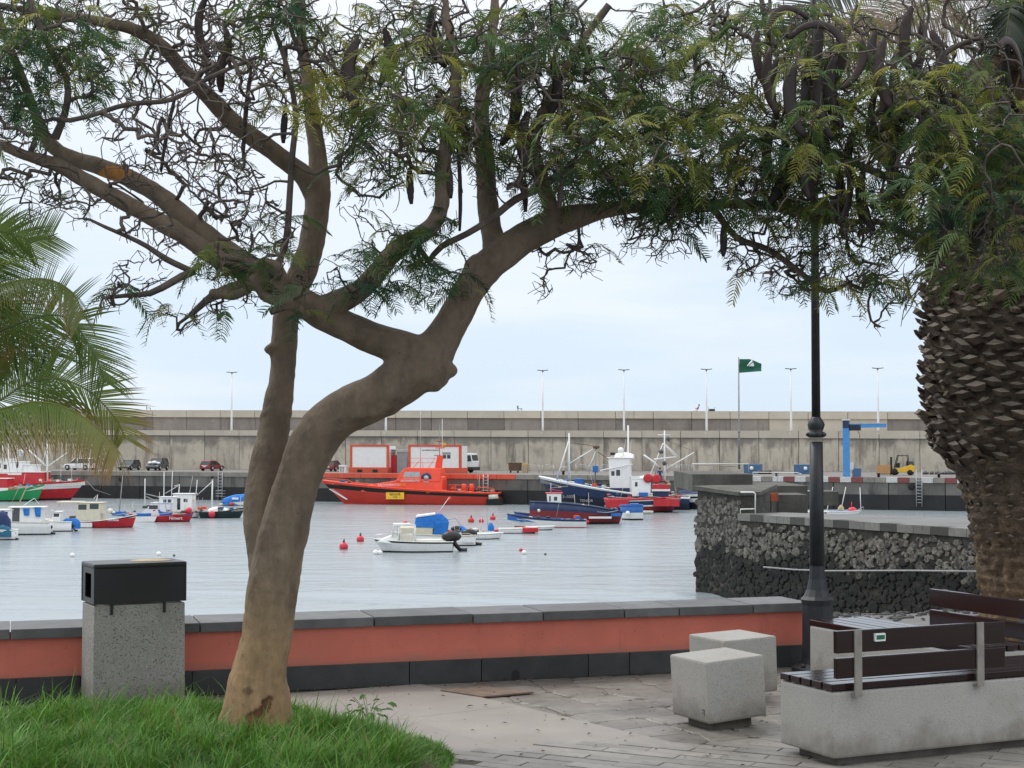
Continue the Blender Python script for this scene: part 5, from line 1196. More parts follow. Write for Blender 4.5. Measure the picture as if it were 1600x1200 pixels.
sit = dict(pelvis=(0, 0, .13), chest=(.14, 0, .5), neck=(.26, 0, .68), head=(.3, -.02, .83), sh_l=(.18, .18, .6), sh_r=(.18, -.18, .6), el_l=(.0, .22, .4), ha_l=(-.25, .2, .38), el_r=(.0, -.22, .38), ha_r=(-.28, -.2, .42),
           hip_l=(-.02, .1, .12), hip_r=(-.02, -.1, .12), kn_l=(-.44, .12, .3), kn_r=(-.42, -.12, .22), an_l=(-.62, .12, -.06+.12), an_r=(-.66, -.12, .06), to_l=(-.78, .12, .03), to_r=(-.8, -.12, .03))
p_, l_ = on_bw(1089, 3.6, 0)
simple('shirt_pink', (.42, .08, .2), .8); simple('shirt_blue', (.02, .05, .16), .8)
person((p_.x, p_.y, top_z(l_)-.01), 0, 'person in pink sitting on top of the breakwater wall, leaning back', sit, 'shirt_pink', 'white')
person((rb.loc.x+rb.X(1031), rb.loc.y-.2, ZW+rb.Z(757)), 0, 'person in dark blue overalls standing on the red gear box of the fishing boat', {k_: (v_[0], v_[1], v_[2]) for k_, v_ in stand.items()}, 'shirt_blue', 'shirt_blue')
q = MB(); q.box((0, 0, .22), (1.0, .5, .34), taper=.7); q.tube([(-.45, 0, .2), (-.5, 0, .75)], .03, 4); q.tube([(.4, 0, .2), (.45, 0, .7)], .03, 4)
p_, l_ = on_bw(1112, 3.6, 0); o = q.build('rucksack', 'black', loc=(p_.x, p_.y, top_z(l_)-.06)); tag(o, 'black bag with poles on the breakwater right of the seated person', 'bag')
for px, lb in ((812, 'dark folding chair on the breakwater above the brown bin'), (232, 'dark folding chair on the breakwater beside the palm tips')):
    p_, l_ = on_bw(px, 3.6, 0); t = thing('folding_chair', lb, 'chair', (p_.x, p_.y, top_z(l_)), .3, 'folding chairs on the breakwater')
    q = MB(); q.bb(-.3, .3, -.25, .25, .3, .36); q.build('seat', 'dark_grey', t); q = MB(); q.bb(-.32, -.26, -.25, .25, .3, .75); q.build('backrest', 'dark_grey', t)
    q = MB()
    for x in (-.27, .27):
        for y in (-.22, .22): q.tube([(x, y, 0), (x, y, .32)], .03, 4)
    q.build('legs', 'dark_grey', t)
# ================================================================== STREET FURNITURE
# litter bin
t = thing('litter_bin', 'speckled concrete litter bin with a black lid, left of the tree', 'litter bin', (-2.725, 10.45, 0), R(28))
q = MB(); q.box((.30, .165, .33), (.615, .335, .69), taper=.985); q.build('concrete_body', 'granite', t, .008)
lid = MB(); x0, x1, y0, y1, z0, z1 = -.005, .605, -.01, .34, .685, .945
w_ = .012
lid.bb(x0, x1, y0, y0+w_, z0, z1); lid.bb(x0, x1, y1-w_, y1, z0, z1); lid.bb(x0, x1, y0+w_, y1-w_, z1-w_, z1)
for xx_ in (x0, x1-w_):
    lid.bb(xx_, xx_+w_, y0+w_, y0+.09, z0, z1-w_); lid.bb(xx_, xx_+w_, y1-.09, y1-w_, z0, z1-w_); lid.bb(xx_, xx_+w_, y0+.09, y1-.09, z1-.065, z1-w_); lid.bb(xx_, xx_+w_, y0+.09, y1-.09, z0, z0+.035)
lo = lid.build('lid', 'black_plastic', t)
q = MB(); q.bb(x0-.006, x1+.006, y0-.006, y1+.006, z1-.03, z1+.004); q.build('lid_cap', 'black_plastic', lo, .012)
for ex in (x0-.004, x1-.012):
    for ey in (y0-.004, y1-.012): q = MB(); q.bb(ex, ex+.016, ey, ey+.016, z0, z1-.02); q.build('corner_edge', 'black_plastic', lo, .004)
for hx in (.11, .46):
    q = MB(); q.bb(hx-.008, hx+.008, -.016, .0, .615, .69); q.build('clip', 'black', t)
q = MB(); q.lathe([(.125, 0), (.13, .002), (.1, .005), (1e-3, .007)], (0, 0, 0), 24); o = q.build('stub_plate', 'tan', t, loc=(.42, .17, z1+.003)); o.scale = (1.15, .95, 1)
# lamp post
t = thing('street_lamp', 'black cast iron street lamp at the end of the red wall', 'street lamp', (2.335, 12.24, 0), R(10))
q = MB(); q.lathe([(.2, 0), (.2, .03), (.125, .06), (.118, .1), (.118, .5), (.125, .53), (.128, .545), (.105, .57), (.078, .62), (.062, .7), (.057, .8)], n=12, sm=False); q.build('base', 'iron', t)
q = MB(); q.lathe([(.057, .8), (.05, 1.75)], n=14); q.build('lower_shaft', 'iron', t)
zc = 1.75+(690-680)/F*12.24
q = MB(); q.lathe([(.05, zc-.02), (.068, zc-.01), (.068, zc+.02), (.048, zc+.03), (.058, zc+.05), (.066, zc+.08), (.06, zc+.1), (.04, zc+.13), (.035, zc+.14)], n=14); q.build('collar', 'iron', t)
for k in range(6):
    a = k*PI/3; q = MB(); q.ball((.071*math.cos(a), .071*math.sin(a), zc+.005), .014, 0, 6, 4); q.build('stud', 'iron', t)
q = MB(); q.lathe([(.034, zc+.13), (.026, 5.3)], n=12); q.build('upper_shaft', 'iron', t)
q = MB(); q.lathe([(.03, 5.3), (.08, 5.36), (.1, 5.4)], n=8); q.lathe([(.26, 5.85), (.12, 6.0), (.03, 6.1)], n=8); q.build('lantern_frame', 'iron', t); q = MB(); q.lathe([(.1, 5.4), (.22, 5.85)], n=8); q.build('lantern_glass', 'glass_green', t)
for k in range(4):
    a = k*PI/2+.5; q = MB(); q.lathe([(.018, .0), (.018, .03), (.008, .035)], (.165*math.cos(a), .165*math.sin(a), .03), 6); q.build('bolt', 'iron', t)

# cube seats
def cube_seat(px, py, ang, lean, label, s_=.42):
    p = G(px, py, .04); t = thing('cube_seat', label, 'stone seat', (p.x, p.y, 0), ang, 'granite cube seats')
    t.rotation_euler = (0, R(lean), ang)
    q = MB(); q.box((s_/2, s_/2, .23), (s_, s_, .375)); q.build('block', 'granite_light', t, .014)
    q = MB(); q.bb(.07, s_-.07, .07, s_-.07, -.02, .045); q.build('plinth', 'joint', t)
    return t
t = cube_seat(1109, 1133, R(26), -3.2, 'front granite cube seat, with a small square mark low on its left side')
q = MB()
for a in ((0, 0, .006, .035), (.0, .029, .028, .006), (.018, .005, .006, .016)): q.bb(-.002, .002, .045+a[0], .045+a[0]+a[2], .09+a[1], .09+a[1]+a[3])
o = q.build('square_mark', 'dark_grey', t)
cube_seat(1134, 1090, R(27), -1.5, 'rear granite cube seat nearer the red wall', .43)

# benches
UX = Vector((.907, .42)); uang = R(24.9)
def bench(loc, ang, L, W, label, back=None, name='bench', nsl=5, stz=.45):
    t = thing(name, label, 'bench', (loc[0], loc[1], 0), ang, 'granite benches with brown wooden slats')
    q = MB(); q.box((L/2, W/2, (.05+stz-.045)/2), (L, W, stz-.045-.05)); q.build('granite_block', 'granite_light', t, .014)
    q = MB(); q.bb(.08, L-.08, .07, W-.07, -.02, .06); q.build('plinth', 'joint', t)
    wsl = W/nsl
    q0 = MB(); q0.bb(0, L+.01, .003, wsl-.009, 0, .036); s0 = q0.build('seat_slat', 'wood_brown', t, .004); s0.location = (-.005, 0, stz-.038)
    for i in range(1, nsl): s = shared(s0); s.parent = t; s.location = (-.005, i*wsl, stz-.038+random.uniform(-.001, .001))
    if back:
        side, b0, b1, posts, zt = back
        yb_ = -.035 if side < 0 else W+.001
        for z_a, z_b in ((zt-.12, zt), (zt-.255, zt-.145)):
            q = MB(); q.bb(b0, b1, yb_+.004, yb_+.034, z_a, z_b); q.build('back_board', 'wood_brown', t, .004)
        for px_ in posts:
            q = MB(); q.bb(px_-.024, px_+.024, yb_-.008 if side < 0 else yb_+.035, yb_+.003 if side < 0 else yb_+.045, stz-.07, zt+.003); q.build('back_post', 'steel', t, .002)
            q = MB(); q.bb(px_-.024, px_+.024, min(yb_, yb_+.04)+.0, max(yb_, yb_+.03), stz-.07, stz-.06); q.build('post_foot', 'steel', t)
    return t
bA = G(1303, 1186.5, .05)
ta = bench((bA.x, bA.y), uang, 2.1, .5, 'front granite bench with brown slats and a low two board backrest facing the sea', (-1, .0, 1.16, (.135, .975), .735))
q = MB(); q.bb(.245, .312, -.047, -.032, .67, .712); lb_ = q.build('small_sign', 'white', ta); q = MB(); q.bb(.252, .305, -.0495, -.0465, .68, .703); q.build('sign_print', 'flag_green', lb_)
# bench B: long axis towards camera/right ; local x = along v, local y = opposite of u? place with x along (.42,-.907)
bB = G(1265, 968, .45)
vang = math.atan2(-.907, .42)
tb = thing('bench', '', 'bench'); bpy.data.objects.remove(tb)
tb = bench((bB.x, bB.y), vang, 1.72, .5, 'rear granite bench behind the front one, its slats wet and shining', (1, .72, 1.72, (.85, 1.6), .715))
for pxm, pym, m_ in ((1588, 941, 'kerb_orange'), (1594, 942, 'white')):
    pass

# ================================================================== TREE (flamboyant)
D0 = 9.5
root = P(402, 1148, D0); root.z = 0
tree = thing('flamboyant_tree', 'large flamboyant tree with twisted forked trunk and hanging brown pods', 'tree', root)
def path(pts):   # (px,py,radius px,depth)
    return [(P(a, b, d), r/F*d) for a, b, r, d in pts]
limbs = {}
limbs['main'] = path([(404, 1165, 60, 9.5), (404, 1135, 50, 9.5), (406, 1095, 43, 9.5), (411, 1040, 40, 9.5), (419, 980, 40, 9.5), (427, 920, 41, 9.5), (437, 860, 40, 9.5), (452, 800, 37, 9.5), (467, 745, 36, 9.5), (484, 700, 37, 9.5), (508, 666, 38, 9.48), (543, 640, 37, 9.45), (592, 618, 38, 9.4), (632, 592, 41, 9.38), (662, 566, 41, 9.38), (680, 545, 35, 9.4)])
limbs['burl'] = path([(650, 575, 38, 9.38), (685, 582, 33, 9.36), (699, 578, 20, 9.36), (704, 580, 12, 9.36)])
limbs['right'] = path([(680, 548, 35, 9.4), (705, 505, 27, 9.42), (732, 455, 26, 9.45), (758, 420, 28, 9.47), (790, 393, 26, 9.5), (825, 368, 25, 9.55), (860, 350, 24, 9.6), (893, 340, 21, 9.65), (940, 330, 14, 9.7), (1010, 322, 11, 9.75), (1100, 318, 9, 9.85), (1200, 322, 8, 9.9), (1300, 345, 6.5, 9.9), (1390, 352, 5.5, 9.95), (1470, 400, 4, 9.95)])
limbs['knob'] = path([(742, 425, 18, 9.45), (738, 412, 13, 9.45), (742, 405, 9, 9.45)])
limbs['rup'] = path([(775, 405, 22, 9.5), (768, 360, 18, 9.6), (762, 310, 16.5, 9.7), (758, 250, 16, 9.8), (752, 190, 14, 9.9), (757, 120, 11, 10), (770, 40, 9, 10.1), (775, -60, 7, 10.2), (790, -160, 5, 10.2)])
limbs['rhook'] = path([(870, 348, 15, 9.6), (855, 310, 12, 9.5), (842, 270, 12, 9.4), (835, 220, 11, 9.3), (860, 150, 9, 9.2), (900, 80, 7, 9.1), (950, 10, 6, 9.0)])
limbs['left'] = path([(660, 560, 35, 9.4), (625, 543, 29, 9.38), (585, 528, 26, 9.35), (545, 512, 25, 9.3), (505, 492, 25, 9.25), (470, 470, 23, 9.2), (430, 450, 20, 9.15), (390, 430, 17, 9.1), (345, 408, 15.5, 9.05), (290, 370, 15, 9), (235, 338, 14, 8.95), (180, 308, 14.5, 8.9), (130, 280, 13, 8.85), (85, 255, 12, 8.8), (45, 245, 9, 8.75), (-10, 222, 8, 8.7), (-80, 200, 7, 8.7)])
limbs['left2'] = path([(430, 445, 20, 9.15), (385, 412, 18, 9.2), (340, 380, 17, 9.25), (290, 340, 16.5, 9.3), (245, 303, 16, 9.35), (205, 280, 15, 9.4), (160, 262, 14, 9.45), (110, 245, 13, 9.5), (78, 225, 12, 9.5), (60, 190, 9, 9.5), (38, 130, 8, 9.5), (10, 60, 7, 9.5), (-20, -40, 6, 9.5)])
limbs['mid'] = path([(500, 490, 24, 9.25), (530, 472, 20, 9.2), (562, 455, 17.5, 9.15), (590, 425, 16, 9.1), (612, 400, 16, 9.05), (645, 375, 15.5, 9.0), (675, 352, 14, 8.95), (690, 320, 13, 8.95), (693, 260, 12, 8.95), (700, 200, 10, 9), (715, 120, 9, 9), (700, 40, 7, 9), (690, -60, 6, 9)])
limbs['midr'] = path([(670, 408, 4, 9.1), (690, 385, 5, 9.1), (730, 365, 5, 9.1), (770, 340, 5.5, 9.15), (805, 312, 6, 9.2), (850, 290, 6, 9.25), (900, 250, 5, 9.3)])
limbs['stem2'] = path([(416, 905, 26, 9.6), (408, 850, 25, 9.63), (404, 800, 24, 9.68), (411, 750, 25.5, 9.74), (423, 700, 26, 9.78), (434, 640, 24, 9.82), (440, 595, 21, 9.85), (443, 545, 21, 9.88), (449, 490, 21, 9.9), (467, 440, 22, 9.93), (484, 395, 22, 9.95), (494, 340, 20, 9.98), (497, 300, 20, 10), (495, 240, 15, 10.05), (488, 180, 13, 10.1), (480, 120, 11, 10.15), (470, 50, 9, 10.2), (470, -60, 7, 10.3)])
limbs['gnarl1'] = path([(440, 455, 9, 9.0), (415, 430, 10, 8.95), (395, 436, 9, 8.92), (385, 455, 8, 8.92), (362, 462, 9, 8.92), (335, 458, 9, 8.9), (322, 470, 5, 8.9)])
limbs['gnarl2'] = path([(445, 440, 8, 9.02), (432, 415, 9, 8.98), (412, 408, 8, 8.95), (395, 415, 7, 8.93), (376, 405, 6, 8.92), (350, 402, 5, 8.9)])
limbs['gnarl3'] = path([(455, 470, 8, 9.02), (430, 472, 8, 8.98), (410, 462, 9, 8.95), (402, 445, 9, 8.93), (418, 425, 8, 8.92), (436, 432, 6, 8.92)])
limbs['gnarl4'] = path([(480, 492, 8, 9.1), (462, 478, 9, 9.05), (440, 480, 7, 9.02), (425, 486, 6, 9.0)])
limbs['knot'] = path([(436, 545, 15, 9.86), (426, 546, 11, 9.84), (420, 547, 8, 9.84)])
limbs['up_l'] = path([(495, 305, 20, 10), (478, 278, 17, 9.95), (450, 255, 15, 9.9), (415, 228, 15, 9.8), (375, 200, 15, 9.7), (335, 160, 14.5, 9.6), (295, 120, 13, 9.5), (255, 75, 12, 9.4), (205, 45, 11, 9.3), (140, 30, 9, 9.2), (60, 20, 7, 9.1), (-20, 5, 5, 9)])
limbs['up_l2'] = path([(340, 165, 10, 9.6), (300, 130, 9, 9.7), (262, 82, 10, 9.75), (215, 45, 9, 9.8), (170, 10, 8, 9.8), (140, -50, 6, 9.8)])
limbs['up_l3'] = path([(375, 200, 10, 9.7), (350, 130, 9, 9.9), (370, 60, 8, 10), (420, 0, 7, 10.1), (440, -80, 5, 10.1)])
limbs['thin'] = path([(438, 405, 5.5, 9.1), (448, 370, 5.5, 9.0), (453, 300, 5, 8.95), (457, 240, 5, 8.9), (462, 180, 4.5, 8.9), (450, 110, 4, 8.9), (430, 50, 3.5, 8.9)])
limbs['low_l'] = path([(400, 440, 12, 9.1), (365, 450, 11, 9.0), (335, 462, 9, 8.95), (322, 470, 6, 8.95), (300, 490, 4.5, 8.9), (280, 505, 2.5, 8.9)])
limbs['low_l2'] = path([(350, 415, 7, 9.05), (300, 425, 6.5, 8.9), (270, 440, 6, 8.8), (235, 458, 5, 8.75), (195, 462, 3.5, 8.7), (160, 466, 2.5, 8.7)])
limbs['low_l3'] = path([(300, 424, 5, 8.9), (260, 405, 5, 8.85), (230, 385, 4, 8.8), (200, 370, 3.5, 8.8), (165, 355, 3, 8.7), (140, 343, 2.2, 8.7)])
limbs['ul'] = path([(80, 228, 8, 8.85), (95, 195, 6, 8.8), (105, 160, 6, 8.75), (103, 120, 5, 8.7), (70, 60, 5, 8.6), (40, -20, 4, 8.6)])
limbs['arc'] = path([(45, 245, 5, 8.8), (70, 190, 3, 8.7), (110, 188, 4, 8.6), (150, 178, 4, 8.6), (200, 163, 4, 8.6), (270, 155, 4, 8.65), (330, 120, 3.5, 8.7), (400, 90, 3, 8.8)])
limbs['rr1'] = path([(960, 328, 9, 9.7), (1000, 280, 8, 9.9), (1060, 240, 7, 10.1), (1120, 200, 7, 10.2), (1170, 150, 6, 10.3), (1200, 80, 5, 10.3), (1190, 0, 4, 10.3)])
limbs['rr2'] = path([(1100, 318, 8, 9.85), (1160, 290, 7, 9.6), (1230, 265, 7, 9.4), (1300, 235, 7, 9.3), (1370, 205, 6, 9.2), (1440, 160, 6, 9.1), (1475, 85, 5, 9.1), (1530, 60, 4, 9)])
limbs['rr3'] = path([(1200, 322, 6, 9.9), (1230, 250, 6, 10.1), (1260, 180, 6, 10.2), (1300, 110, 5, 10.3), (1340, 10, 4, 10.3)])
limbs['rr4'] = path([(1300, 238, 6, 9.3), (1370, 270, 6, 9.1), (1450, 300, 5, 9), (1530, 320, 4, 9), (1600, 330, 4, 9)])
limbs['top'] = path([(757, 130, 8, 10), (820, 110, 7, 9.9), (900, 130, 7, 9.8), (980, 120, 6, 9.7), (1060, 100, 5, 9.6), (1110, 60, 4, 9.6)])
limbs['top2'] = path([(488, 150, 8, 10.1), (540, 120, 7.5, 10.1), (600, 110, 7, 10), (660, 90, 6, 9.9), (720, 100, 5, 9.8)])
limbs['low_r'] = path([(1110, 318, 6, 9.85), (1150, 370, 5, 9.8), (1200, 390, 5, 9.7), (1250, 425, 4.5, 9.65), (1290, 455, 4, 9.6), (1330, 440, 2.5, 9.6)])
THICK = ['main', 'burl', 'right', 'knob', 'rup', 'rhook', 'left', 'left2', 'mid', 'stem2', 'knot', 'up_l', 'low_l', 'gnarl1', 'gnarl2', 'gnarl3', 'gnarl4']
def densify(pl, step=.05):
    P_ = [p for p, r in pl]; Rr = [r for p, r in pl]; out = []
    for i in range(len(P_)-1):
        p0 = P_[max(0, i-1)]; p1 = P_[i]; p2 = P_[i+1]; p3 = P_[min(len(P_)-1, i+2)]
        n = max(1, int((p2-p1).length/step))
        for k in range(n):
            t = k/n; t2, t3 = t*t, t*t*t
            q = .5*((2*p1)+(p2-p0)*t+(2*p0-5*p1+4*p2-p3)*t2+(3*p1-p0-3*p2+p3)*t3)
            out.append((q, Rr[i]+(Rr[i+1]-Rr[i])*t))
    out.append((P_[-1], Rr[-1])); return out
nodes = []; par = []; rad = []; nid_end = {}
tm = MB()
for nm, pl in limbs.items():
    dn = densify(pl)
    if nm in THICK:
        dd = [(p, r) for p, r in dn if r > .022]
        if len(dd) > 1:
            w_ = [p+Vector((mnoise.noise(p*3), mnoise.noise(p*3+Vector((9, 0, 0))), mnoise.noise(p*3+Vector((0, 7, 0)))))*.007 - root for p, r in dd]
            rr = [r*(1+.06*mnoise.noise(p*5))*.97 for p, r in dd]
            tm.tube(w_, rr, 20)
            tm.ball(w_[0], rr[0]*.98, 0, 14, 10); tm.ball(w_[-1], rr[-1]*.98, 0, 10, 8)
    prev = -1
    # attach to nearest existing node
    if nodes and nm != 'stem2':
        A = np.array([tuple(v) for v in nodes]); prev = int(np.argmin(((A-np.array(dn[0][0]))**2).sum(1)))
    elif nm == 'stem2': prev = 8
    for p, r in dn:
        nodes.append(p.copy()); par.append(prev); rad.append(r); prev = len(nodes)-1
# root flare lumps
for k in range(7):
    a = k*2*PI/7+.4; rr = .16
    tm.tube([(rr*.3*math.cos(a)+.01, rr*.3*math.sin(a), .6), (rr*.55*math.cos(a), rr*.55*math.sin(a), .34), (rr*.8*math.cos(a), rr*.8*math.sin(a), .15), (rr*(1.15+.25*(k % 2))*math.cos(a), rr*1.3*math.sin(a), -.05)], [.06, .085, .085, .07], 10)
tmp = tm.build('tmp_trunk', 'bark', None)
md = tmp.modifiers.new('remesh', 'REMESH'); md.mode = 'VOXEL'; md.voxel_size = .0125
sm_ = tmp.modifiers.new('smooth', 'SMOOTH'); sm_.iterations = 6; sm_.factor = .5
bpy.context.view_layer.update()
me = bpy.data.meshes.new_from_object(tmp.evaluated_get(bpy.context.evaluated_depsgraph_get()))
bpy.data.objects.remove(tmp)
me.name = 'trunk'; nv = len(me.vertices); co = np.zeros(nv*3, np.float32); me.vertices.foreach_get('co', co); co = co.reshape(-1, 3)
nr = np.zeros(nv*3, np.float32); me.vertices.foreach_get('normal', nr); nr = nr.reshape(-1, 3)
tint = np.ones((nv, 4), np.float32)
for i in range(nv):
    v = Vector(co[i]); h = v.z
    d = .006*mnoise.noise(v*7)+.0035*mnoise.noise(Vector((v.x*14, v.y*14, v.z*22)))
    # wrinkles at the sharp bend
    d += .003*math.sin(v.z*60+4*mnoise.noise(v*6))*max(0, 1-abs(h-1.9)/.25)
    # wound at the base, front side
    nn_ = mnoise.noise(v*11); wx = (v.x-.02-.32*(h-.1)-.05*nn_)/(.045+.05*max(0, .12-h)); wz = (h-.1)/.16
    wd_ = wx*wx+wz*wz
    rough_ = mnoise.noise(v*25)
    if h < .2: d += .012*mnoise.noise(v*16)*(1-h/.2)
    if nr[i][1] < -.2 and wd_ < 1.3+rough_: d -= .022*(1-min(1, wd_/1.6))
    co[i] = co[i]+nr[i]*d
    # natural bark colour: pale tan lower stem, greyer brown above (limewashed / sun bleached skin)
    k = 1/(1+math.exp((h-.62-.25*mnoise.noise(v*2.5))*7))
    c = np.array((1, 1, 1))*(1-k)+np.array((1.9, 1.62, 1.15))*k
    if 1.0 < h < 1.5: pass
    if nr[i][1] < -.2 and wd_ < 1.3+.7*rough_: c = c*np.array((.42, .3, .24))*(1+.5*rough_)
    if h < .16: c = c*(1+.55*mnoise.noise(v*34)*(1-h/.16))
    if (v.x+.035)**2/.0009+(h-.3)**2/.0004 < 1+rough_ and nr[i][1] < 0: c = c*.5
    # pruning scar on upper left limb
    sc = P(180, 272, 9.4)-root
    if ((v.x-sc.x)/.1)**2+((v.z-sc.z+.0*(v.x-sc.x))/.045)**2+.35*rough_ < 1 and nr[i][1] < .2: c = np.array((2.8, 1.6, .55))
    tint[i, :3] = c
me.vertices.foreach_set('co', co.reshape(-1)); a_ = me.color_attributes.new('tint', 'FLOAT_COLOR', 'POINT'); a_.data.foreach_set('color', tint.reshape(-1))
me.materials.clear(); me.materials.append(M['bark']); me.polygons.foreach_set('use_smooth', np.ones(len(me.polygons), bool)); me.polygons.foreach_set('material_index', np.zeros(len(me.polygons), np.int32)); me.update()
trunk = bpy.data.objects.new('trunk', me); link(trunk, tree)
print('trunk verts', nv)
